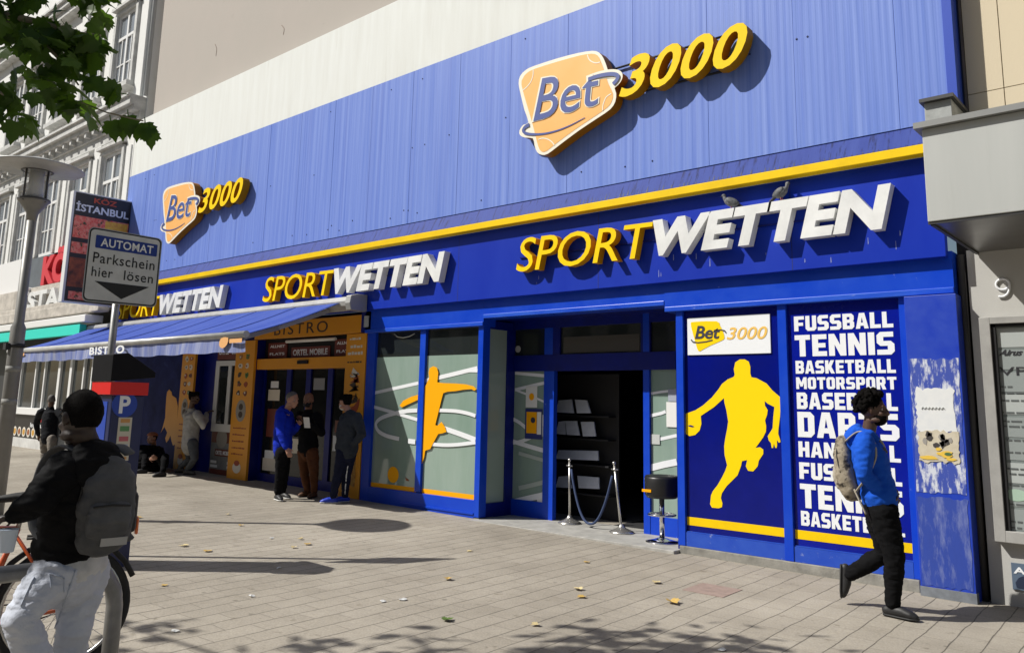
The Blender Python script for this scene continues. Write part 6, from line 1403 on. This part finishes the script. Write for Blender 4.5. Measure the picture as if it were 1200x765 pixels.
camo = mat('beige_camouflage_canvas', (0.34, 0.295, 0.22), 0.9, var=0.9, vscale=6, col2=(0.20, 0.165, 0.115), spots=((0.05, 0.042, 0.032), 8, 0.53, 0.05), bump=0.3, bscale=150)
beige = mat('beige_canvas', (0.40, 0.36, 0.29), 0.9, var=0.6, vscale=7, col2=(0.22, 0.19, 0.14), bump=0.3, bscale=150)
SMw = (JW['SL']+JW['SR'])/2; bc = (w(1008, 545)); 
bc = Vector((SMw.x-0.075, YW-0.03, w(1004, 546).z)); up_t = (SMw-JW['P']).normalized()
s_r = Vector((0, -1, 0))
st_n = [bc+up_t*0.21+s_r*0.09, SMw+Vector((0.0, -0.115, 0.085)), SMw+Vector((0.11, -0.125, 0.0)), SMw+Vector((0.125, -0.15, -0.13)), SMw+Vector((0.06, -0.19, -0.27)), bc-up_t*0.20+s_r*0.15]
st_f = [p-s_r*2*(p-bc).dot(s_r) for p in st_n]
backpack('beige camouflage backpack worn by the walking young man in blue hoodie', bc, Vector((-1, 0, -0.03)), up_t, s_r, 0.30, 0.47, 0.155, camo, beige, [(st_n, 0.026), (st_f, 0.026), ([bc-up_t*0.18+s_r*0.16, bc-up_t*0.25+s_r*0.17+Vector((0.02, 0, 0)), bc-up_t*0.36+s_r*0.165+Vector((0.045, 0, 0))], 0.013)])

# man with a grey backpack leaning on the bike stand
g_ = lambda px, py, D: Vector(PD(px, py, D))
JG = dict(H=g_(95, 489, 3.73), N=g_(104, 524, 3.75), SL=g_(74, 548, 3.60), SR=g_(128, 546, 3.94), EL=g_(45, 588, 3.48), WL=g_(17, 604, 3.44), ER=g_(118, 606, 4.02), WR=g_(90, 626, 4.06),
          P=g_(84, 655, 3.76), HL=g_(68, 668, 3.66), HR=g_(100, 668, 3.86), KL=g_(24, 724, 3.50), AL=g_(78, 802, 3.60), KR=g_(86, 738, 3.74), AR=g_(70, 838, 3.80))
for k_ in 'LR': JG['A'+k_].z = max(JG['A'+k_].z, gz(-4.05)+0.10); 
JG['AL'].z = gz(-4.05)+0.10; JG['AR'].z = gz(-4.05)+0.10
JG['TL'] = JG['AL']+Vector((-0.2, -0.06, -0.097)); JG['TR'] = JG['AR']+Vector((-0.2, 0.02, -0.097))
blkjk = cloth('black_nylon_jacket', (0.008, 0.008, 0.009), rough=0.7); jeans = mat('pale_washed_jeans', (0.56, 0.59, 0.66), 0.9, var=0.7, vscale=9, col2=(0.44, 0.47, 0.55), spec=0.15, bump=0.5, bscale=55)
tee = cloth('white_tee', (0.66, 0.67, 0.68))
leaner = person('man in black jacket and pale jeans leaning on the bike stand, seen from behind', JG, (-1, -0.05, 0), 'deep', blkjk, jeans, (mat('white_trainer', (0.55, 0.55, 0.54), 0.5), wht_sole), ('short', blackhair), 1.02, 0.009, fhead=(-0.97, -0.20, -0.10), bulk=1.0, leg_w=1.0, wr=0.007, hands={'L': ((-0.75, -0.55, -0.25), (0.2, 0.1, -1))}, curl=0.7, top_len=-0.05, collar=tee)
Pg = JG['P']; rg_ = (JG['SR']-JG['SL']).normalized()
put('tee_hem', fuse(MB().loft([(Pg-Z3*0.035, 0.180, 0.134), (Pg+Z3*0.03, 0.168, 0.126)], rg_, 20, True, 2.4), 0.01, 1), tee, leaner)
def on_surface(o, p, d):
    hit, loc, nr, _ = o.ray_cast(Vector(p)-origin_of(o), Vector(d).normalized())
    return (loc+origin_of(o)+nr*0.002) if hit else None
bpy.context.view_layer.update()
trs = [c_ for c_ in leaner.children if c_.name.startswith('trousers')][0]
def seam(pts_, m_=None):
    q_ = []
    for a, b in pts_:
        o_ = Vector(EYE); d_ = Vector(ray(a, b)); h_ = on_surface(trs, o_, d_)
        if h_ is not None: q_.append(h_)
    if len(q_) > 2: build('seam', MB().tube(q_, 0.0035, 5), m_ or mat('jeans_seam', (0.42, 0.46, 0.54), 0.9), trs)
seam([(58+i*1.2, 672+i*0.35) for i in range(14)]); seam([(58+i*0.2, 672+i*1.6) for i in range(12)]); seam([(74.8+i*0.0, 677+i*1.6) for i in range(11)])
seam([(88-i*1.1, 668+i*3.2) for i in range(22)]); seam([(40-i*1.2, 676+i*2.6) for i in range(14)])
hdm = MB(); Ng = JG['N']
hdm.loft([(Ng+Vector((0.075, 0, -0.005)), 0.10, 0.045), (Ng+Vector((0.115, 0, -0.06)), 0.12, 0.05), (Ng+Vector((0.12, 0, -0.14)), 0.09, 0.04)], (0, 1, 0), 14)
me = fuse(hdm, 0.009, 3); wrinkle(me, 0.006, 9); put('hood', me, blkjk, leaner)
SMg = (JG['SL']+JG['SR'])/2; upg = (SMg-Pg).normalized()
bcg = SMg-upg*0.145+Vector((0.105, 0.045, 0))
rr_ = Vector((0.12, 0.99, 0)).normalized(); outg = Vector((0.99, -0.12, -0.04)).normalized()
greyp = mat('grey_pack_canvas', (0.085, 0.088, 0.095), 0.8, var=0.5, vscale=5, bump=0.3, bscale=200); greyp2 = mat('grey_pack_pocket', (0.10, 0.103, 0.11), 0.8, var=0.5, vscale=6, bump=0.3, bscale=200)
stg = lambda sg: [bcg+upg*0.21+rr_*0.09*sg, SMg+upg*0.10+rr_*0.11*sg, SMg+Vector((-0.11, 0, 0.03))+rr_*0.13*sg, SMg+Vector((-0.125, 0, -0.10))+rr_*0.15*sg, SMg+Vector((-0.04, 0, -0.26))+rr_*0.17*sg, bcg-upg*0.20+rr_*0.15*sg]
bpk = backpack('grey backpack with a pale patch worn by the man at the bike stand', bcg, outg, upg, rr_, 0.235, 0.37, 0.155, greyp, greyp2, [(stg(1), 0.03), (stg(-1), 0.03), ([bcg-upg*0.15-rr_*0.165, bcg-upg*0.28-rr_*0.175, bcg-upg*0.46-rr_*0.165], 0.017)])
build('pale_patch', MB().obox(bcg-upg*0.165+outg*0.172+rr_*0.03, rr_, upg, outg, 0.055, 0.018, 0.004), mat('pale_reflective_patch', (0.36, 0.36, 0.36), 0.5), bpk)
cupc = g_(9, 632, 3.42)
cup = thing('paper_cup', 'small pale blue cup held beside the bicycle saddle', 'cup', cupc-Z3*0.05)
build('cup_wall', MB().lathe(cupc-Z3*0.05, [(0.026, 0), (0.028, 0.004), (0.038, 0.09), (0.041, 0.094), (0.037, 0.094)], 22), mat('pale_blue_cup', (0.50, 0.58, 0.70), 0.5), cup)

# the three men in front of the bistro
def jset(Y0, table):
    return {k: Vector(P(a, b, Y0+d)) for k, (a, b, d) in table.items()}
def feet(J, d, lift=0.0):
    for k_ in 'LR':
        z = gz(J['A'+k_].x); J['A'+k_].z = z+0.095; dd = Vector(d[k_]).normalized()*0.2; J['T'+k_] = Vector((J['A'+k_].x+dd.x, J['A'+k_].y+dd.y, z+0.004))
JA = jset(7.25, dict(H=(342.5, 468, 0), N=(336, 481, 0), SL=(338, 486, 0.19), SR=(328, 487, -0.19), EL=(343, 507, 0.22), ER=(329, 509, -0.24), WL=(350, 497, 0.16), WR=(336, 525, -0.20), P=(331, 527, 0), HL=(333, 530, 0.08), HR=(331, 530, -0.08), KL=(333, 557, 0.10), KR=(328, 556, -0.08), AL=(331, 580, 0.12), AR=(325, 582, -0.08)))
feet(JA, {'L': (1, 0.1, 0), 'R': (1, -0.2, 0)})
person('bald man in a bright blue hooded top standing in profile outside the bistro', JA, (0.95, 0.3, 0), 'light', cloth('cobalt_hoodie', (0.006, 0.03, 0.50)), blktr, (blk_shoe, wht_sole), ('crop', greyhair), 0.98, 0.014, hood=True, fhead=(0.95, 0.3, -0.2), bulk=1.0)
JB = jset(7.80, dict(H=(361.5, 468.5, -0.03), N=(361, 482, 0), SL=(373, 487, 0), SR=(349.5, 487, 0), EL=(377, 508, -0.05), ER=(347, 508, -0.05), WL=(364, 497, -0.27), WR=(353, 492, -0.27), P=(361, 527, 0), HL=(366, 529, 0), HR=(356, 529, 0), KL=(368, 555, -0.02), KR=(357, 556, -0.02), AL=(368, 580, 0), AR=(360, 581, 0)))
feet(JB, {'L': (0.5, -1, 0), 'R': (0.1, -1, 0)})
jb = person('bald man in black jacket, dark face mask and brown trousers holding a white paper', JB, (0.45, -0.9, 0), 'tan', cloth('black_zip_jacket', (0.012, 0.012, 0.014)), cloth('rust_brown_trousers', (0.13, 0.05, 0.022)), (mat('brown_boot', (0.10, 0.045, 0.02), 0.6), blk_sole), None, 0.97, 0.014, face_mask=mat('black_face_mask', (0.012, 0.012, 0.014), 0.8), fhead=(0.45, -0.88, -0.15), hands={'L': ((-0.5, -0.7, 0.1), (0, 0.3, 1)), 'R': ((0.6, -0.7, 0.2), (0, 0.3, 1))})
pc = Vector(P(359.5, 495, 7.44))
pp_ = build('paper_sheet', MB().obox(pc, Vector((0.8, 0.4, 0)).normalized(), Vector((0.15, -0.3, 0.94)).normalized(), Vector((0.4, -0.8, -0.3)).normalized(), 0.05, 0.085, 0.0015), paper, None)
tag(pp_, 'white folded paper held by the masked man', 'paper'); 
JC = jset(7.72, dict(H=(404.5, 471, 0), N=(409, 484, 0), SL=(404, 489, 0.02), SR=(419, 488, 0.02), EL=(398, 511, -0.05), ER=(424, 510, 0.0), WL=(403, 521, -0.02), WR=(414, 520, -0.03), P=(406, 528, 0), HL=(402, 530, -0.06), HR=(410, 530, 0.06), KL=(396, 557, -0.08), KR=(406, 556, 0.08), AL=(390, 581, -0.10), AR=(404, 583, 0.12)))
feet(JC, {'L': (-0.6, -0.8, 0), 'R': (-0.3, -0.9, 0)})
jc = person('dark haired man in slate grey sweater leaning at the yellow post', JC, (-0.75, -0.65, 0), 'light', cloth('slate_sweater', (0.035, 0.042, 0.055)), cloth('navy_tracksuit', (0.010, 0.013, 0.035)), (mat('bright_blue_trainer', (0.01, 0.04, 0.45), 0.5), wht_sole), ('full', blackhair), 0.98, 0.014, fhead=(-0.95, -0.15, -0.05), bulk=1.04, beard=mat('pale_chin_mask', (0.55, 0.53, 0.50), 0.8))
sv = MB(); r_out = Vector((0.75, -0.6, 0)).normalized()*0.062
sv.tube([JC['HR']+r_out*1.5, JC['HR'].lerp(JC['KR'], 0.5)+r_out*1.35, JC['KR']+r_out*1.05, JC['KR'].lerp(JC['AR'], 0.9)+r_out*0.8], 0.010, 6); build('trouser_stripe', sv, print_w, jc)
# man peering into the counter window
JD = jset(7.95, dict(H=(227.5, 466, 0), N=(224, 479, 0), SL=(219, 485, 0.14), SR=(232, 485, -0.08), EL=(221, 503, 0.22), ER=(239, 500, -0.02), WL=(232, 498, 0.25), WR=(242, 484, 0.12), P=(223, 516, 0), HL=(221, 519, 0.07), HR=(226, 519, -0.05), KL=(222, 538, 0.08), KR=(228, 538, -0.06), AL=(210, 555, 0.0), AR=(219, 556, -0.06)))
feet(JD, {'L': (0.8, 0.5, 0), 'R': (0.8, 0.4, 0)})
person('man in a pale grey jacket and jeans peering into the white counter window', JD, (0.75, 0.65, 0), 'dark', cloth('pale_grey_jacket', (0.50, 0.49, 0.46)), cloth('grey_jeans', (0.11, 0.12, 0.13)), (mat('grey_trainer', (0.09, 0.085, 0.08), 0.6), blk_sole), ('full', blackhair), 0.97, 0.015, top_len=0.14, bulk=1.08, hands={'R': ((0.6, 0.5, 0.5), (0.5, 0.6, 0))})
# person sitting on the ground by the blue wall
JE = jset(7.85, dict(H=(178.5, 513, -0.06), N=(180, 526, 0.02), SL=(174, 531, 0.05), SR=(188, 531, 0.02), EL=(170, 541, -0.15), ER=(192, 541, -0.12), WL=(176, 538, -0.34), WR=(184, 537, -0.34), P=(184, 552, 0.02), HL=(179, 553, -0.02), HR=(190, 553, -0.04), KL=(170, 536, -0.38), KR=(194, 535, -0.36), AL=(168, 556, -0.52), AR=(190, 558, -0.52)))
for k_ in ('P', 'HL', 'HR'): JE[k_].z = gz(-16)+0.12
feet(JE, {'L': (-0.3, -1, 0), 'R': (-0.1, -1, 0)})
je = person('person in black with a rust coloured cap sitting on the ground by the blue wall', JE, (-0.2, -0.95, 0), 'light', cloth('black_coat', (0.009, 0.009, 0.010)), cloth('black_trousers', (0.008, 0.008, 0.009)), (blk_shoe, blk_sole), ('short', blackhair), 0.95, 0.016, fhead=(0.1, -0.95, -0.1), bulk=1.2)
me = fuse(MB().loft([(JE['P']+Vector((-0.05, -0.02, 0.20)), 0.24, 0.15), (JE['P']+Vector((-0.08, -0.18, 0.14)), 0.42, 0.36), (JE['P']+Vector((-0.10, -0.24, -0.08)), 0.50, 0.44)], (1, 0, 0), 18), 0.016, 3); wrinkle(me, 0.02, 5); put('coat', me, MATS['black_coat'], je)
hm_ = MB(); Hh = JE['H']; hm_.ball(Hh+Z3*0.045, (0.092, 0.108, 0.075), 16, 10)
hm_.f = [fc for fc in hm_.f if sum(hm_.v[i][2] for i in fc)/len(fc) > Hh.z+0.035]; hm_.sm = [True]*len(hm_.f)
build('cap', hm_, mat('rust_cap', (0.28, 0.10, 0.05), 0.8), je)
# man walking away near the restaurant
JF = jset(6.4, dict(H=(60.5, 468.5, 0), N=(59.5, 477, 0), SL=(47, 482, 0), SR=(70.5, 482, 0), EL=(42.5, 497, 0.03), ER=(74.5, 496, 0.03), WL=(45, 510, 0.1), WR=(72, 508, 0.12), P=(57, 512, 0), HL=(52.5, 514, 0), HR=(61, 514, 0), KL=(51.5, 531, 0.02), KR=(60, 531, -0.02), AL=(50, 548, 0), AR=(58, 549, -0.05)))
feet(JF, {'L': (-0.6, 0.8, 0), 'R': (-0.4, 0.9, 0)})
person('grey haired man in dark jacket and beige trousers seen from behind near the restaurant', JF, (-0.80, 0.60, 0), 'brown', cloth('charcoal_jacket', (0.018, 0.019, 0.022)), cloth('stone_trousers', (0.24, 0.215, 0.185)), (blk_shoe, blk_sole), ('short', greyhair), 0.86, 0.014, top_len=0.04, bulk=1.08, leg_w=1.0)

# ------------------------------------------------------------------ tree: crown hanging into the upper left corner
leafm = bpy.data.materials.new('plane_tree_leaf'); leafm.use_nodes = True
nt = leafm.node_tree; N_, L_ = nt.nodes, nt.links; bs = N_['Principled BSDF']
bs.inputs['Roughness'].default_value = 0.5; bs.inputs['Specular IOR Level'].default_value = 0.3
tcn = N_.new('ShaderNodeTexCoord'); nz = N_.new('ShaderNodeTexNoise'); nz.inputs['Scale'].default_value = 3.0; L_.new(tcn.outputs['Object'], nz.inputs['Vector'])
rp = N_.new('ShaderNodeValToRGB'); rp.color_ramp.elements[0].position = 0.35; rp.color_ramp.elements[1].position = 0.7
rp.color_ramp.elements[0].color = (0.022, 0.055, 0.010, 1); rp.color_ramp.elements[1].color = (0.055, 0.105, 0.016, 1); L_.new(nz.outputs['Fac'], rp.inputs[0]); L_.new(rp.outputs[0], bs.inputs['Base Color'])
tr = N_.new('ShaderNodeBsdfTranslucent'); tr.inputs['Color'].default_value = (0.10, 0.20, 0.012, 1)
mxs = N_.new('ShaderNodeMixShader'); mxs.inputs[0].default_value = 0.30
mxs.inputs[0].default_value = 0.42
L_.new(bs.outputs[0], mxs.inputs[1]); L_.new(tr.outputs[0], mxs.inputs[2]); L_.new(mxs.outputs[0], N_['Material Output'].inputs[0])
LEAF = [(0, 0), (0.16, -0.06), (0.34, -0.02), (0.30, 0.10), (0.46, 0.20), (0.40, 0.30), (0.50, 0.46), (0.36, 0.46), (0.30, 0.56), (0.22, 0.52), (0.20, 0.68), (0.10, 0.78), (0.0, 1.0)]
LEAF = LEAF+[(-x, y) for x, y in LEAF[-2:0:-1]]
def add_leaf(mb, c, tip, nrm, size):
    tip = Vector(tip).normalized(); nrm = (Vector(nrm)-tip*Vector(nrm).dot(tip)).normalized(); s_ = tip.cross(nrm)
    bend = random.uniform(0.10, 0.35); n = len(LEAF)
    v = [c+tip*0.35*size]+[c+tip*y*size+s_*x*size-nrm*size*(bend*abs(x)*0.8+bend*0.5*y*y) for x, y in LEAF]
    mb.add(v, [(0, i+1, (i+1) % n+1) for i in range(n)], False)
    mb.add([c-tip*0.28*size+s_*0.003, c-tip*0.28*size-s_*0.003, c-s_*0.004, c+s_*0.004], [(0, 1, 2, 3)])
tx, ty = -6.6, -0.9
tree = thing('tree', 'broad leaved street tree whose dark green branches hang into the upper left corner', 'tree', (tx, ty, gz(tx)))
bark = mat('mottled_bark', (0.16, 0.14, 0.10), 0.9, var=0.8, vscale=6, col2=(0.30, 0.27, 0.20), bump=0.6, bscale=30)
build('trunk', MB().tube([(tx, ty, -0.1), (tx+0.02, ty+0.02, 1.2), (tx+0.05, ty+0.05, 2.6), (tx+0.15, ty+0.2, 4.2), (tx+0.3, ty+0.3, 6.0)], [0.21, 0.17, 0.15, 0.12, 0.06], 16), bark, tree)
lv = MB(); brn = MB()
def spray(path, nl, spread, size=(0.13, 0.20)):
    path = [Vector(p) for p in path]
    brn.tube(path, [max(0.03*(1-i/len(path)), 0.006) for i in range(len(path))], 8)
    for _ in range(nl):
        k = random.uniform(0.1, 1)*(len(path)-1); i = min(int(k), len(path)-2); c = path[i].lerp(path[i+1], k-i)
        c = c+Vector((random.gauss(0, spread), random.gauss(0, spread), random.gauss(-0.08, spread*0.75)))
        tip = Vector((random.gauss(0, .6), random.gauss(0, .6), -0.75+random.gauss(0, .45)))
        nr = Vector((random.gauss(0, .5), random.gauss(0, .5), 1)) if random.random() < 0.55 else Vector((random.gauss(0.6, .5), random.gauss(-0.6, .5), random.gauss(.2, .4)))
        add_leaf(lv, c, tip, nr, random.uniform(*size))
def V(px, py, D): return Vector(PD(px, py, D))
top = Vector((tx+0.2, ty+0.2, 4.6)); random.seed(23)
# boughs whose leaves reach the picture
spray([top, V(-120, -90, 5.6), V(-30, 10, 5.5), V(40, 40, 5.4), V(75, 75, 5.4), V(92, 100, 5.4)], 95, 0.125)
spray([top, V(-140, -60, 5.3), V(-20, -40, 5.3), V(60, -20, 5.5), V(130, -12, 5.6)], 70, 0.13)
spray([V(-30, 10, 5.5), V(40, 25, 5.4), V(95, 40, 5.5), V(118, 42, 5.5)], 40, 0.09)
spray([top, V(-110, 40, 5.0), V(-50, 80, 5.0), V(-12, 100, 5.0), V(14, 118, 5.0)], 60, 0.09)
for a, b, D in ((130, 148, 5.45), (150, 142, 5.45), (143, 150, 5.5), (162, 152, 5.5), (170, 150, 5.45), (175, 158, 5.45)):
    add_leaf(lv, V(a, b-6, D), Vector((random.uniform(-.5, .5), random.uniform(-.3, .3), -1)), Vector((0.7, -0.6, 0.3)), random.uniform(0.13, 0.17))
brn.tube([V(95, 120, 5.4), V(125, 132, 5.4), V(150, 138, 5.45), V(168, 142, 5.45)], 0.005, 6)
# the rest of the crown, out of the picture above and behind, throwing dappled shade
for i in range(10):
    a = random.uniform(0, 6.28); rr = random.uniform(0.9, 1.9)
    e = Vector((tx+0.5+rr*math.cos(a)*1.0, ty+0.3+rr*math.sin(a)*0.9, random.uniform(4.6, 7.2)))
    spray([top+Vector((0, 0, random.uniform(0, 1.2))), top.lerp(e, 0.5)+Vector((0, 0, 0.3)), e], 110, 0.36, (0.14, 0.22))
for a, b, nl, sp_ in ((835, 752, 60, 0.22), (700, 748, 34, 0.14), (760, 762, 40, 0.2), (500, 750, 26, 0.14), (380, 757, 26, 0.13), (165, 738, 45, 0.20), (900, 768, 40, 0.25)):
    gp = Vector(G(a, b)); e = gp+Vector((-0.70, -0.73, 1.0))*4.9
    spray([top+Vector((0, 0, 0.3)), top.lerp(e, 0.6)+Vector((0, 0, 0.25)), e+Vector((-.15, -.1, 0.12)), e+Vector((.1, .1, 0.05))], nl, sp_, (0.13, 0.2))
build('branches', brn, bark, tree)
cr_ = build('crown', lv, leafm, tree); 

# ------------------------------------------------------------------ litter on the paving
def fallen(px, py, m, sz, kind, label, cat, group):
    c = Vector(G(px, py)); c.z = gz(c.x)+0.004
    a = random.uniform(0, 6.28); mb = MB(); n = len(LEAF); t_ = Vector((math.cos(a), math.sin(a), 0)); s_ = Vector((-math.sin(a), math.cos(a), 0)); cu = random.uniform(0.2, 0.5)
    if kind == 'leaf':
        v = [c+Z3*0.004]+[c+t_*(y-0.4)*sz+s_*x*sz+Z3*(abs(x)*cu*sz+abs(y-0.4)*cu*0.5*sz) for x, y in LEAF]
        mb.add(v, [(0, i+1, (i+1) % n+1) for i in range(n)])
    else:
        v = [c+t_*sz*0.5*math.cos(k)*random.uniform(.6, 1.1)+s_*sz*0.4*math.sin(k)*random.uniform(.6, 1.1)+Z3*random.uniform(0.001, 0.012) for k in [i*0.785 for i in range(8)]]
        mb.add([c+Z3*0.014]+v, [(0, i+1, (i+1) % 8+1) for i in range(8)])
    return tag(build('fallen_leaf' if kind == 'leaf' else 'paper_scrap', mb, m, None), label, cat, group)
dry = mat('dry_yellow_leaf', (0.55, 0.38, 0.10), 0.7, var=0.6, vscale=30, col2=(0.36, 0.20, 0.05)); pale = mat('pale_dry_leaf', (0.62, 0.52, 0.28), 0.7, var=0.5, vscale=30, col2=(0.45, 0.34, 0.15))
for i, (a, b) in enumerate(((244, 646), (352, 632), (361, 638), (344, 642), (192, 686), (550, 646), (525, 679), (627, 733), (688, 659), (677, 691), (681, 700), (770, 683), (163, 607), (267, 603), (282, 616), (215, 640))):
    fallen(a, b, (dry, pale)[i % 2], random.uniform(0.06, 0.10), 'leaf', 'small dry yellow leaf lying on the beige paving', 'leaf', 'dry leaves scattered on the paving')
fallen(789, 707, dry, 0.13, 'leaf', 'largest curled yellow leaf on the paving, in front of the basketball panel', 'leaf', 'dry leaves scattered on the paving')
fallen(525, 727, mat('green_fallen_leaf', (0.10, 0.17, 0.03), 0.6), 0.10, 'leaf', 'single green leaf lying on the beige paving at the bottom centre', 'leaf', 'dry leaves scattered on the paving')
for a, b in ((295, 699), (318, 631), (449, 705), (472, 703), (327, 666), (846, 762), (205, 740)):
    fallen(a, b, mat('white_litter', (0.62, 0.63, 0.62), 0.7), random.uniform(0.05, 0.09), 'scrap', 'small white paper scrap lying on the beige paving', 'litter', 'paper scraps on the paving')
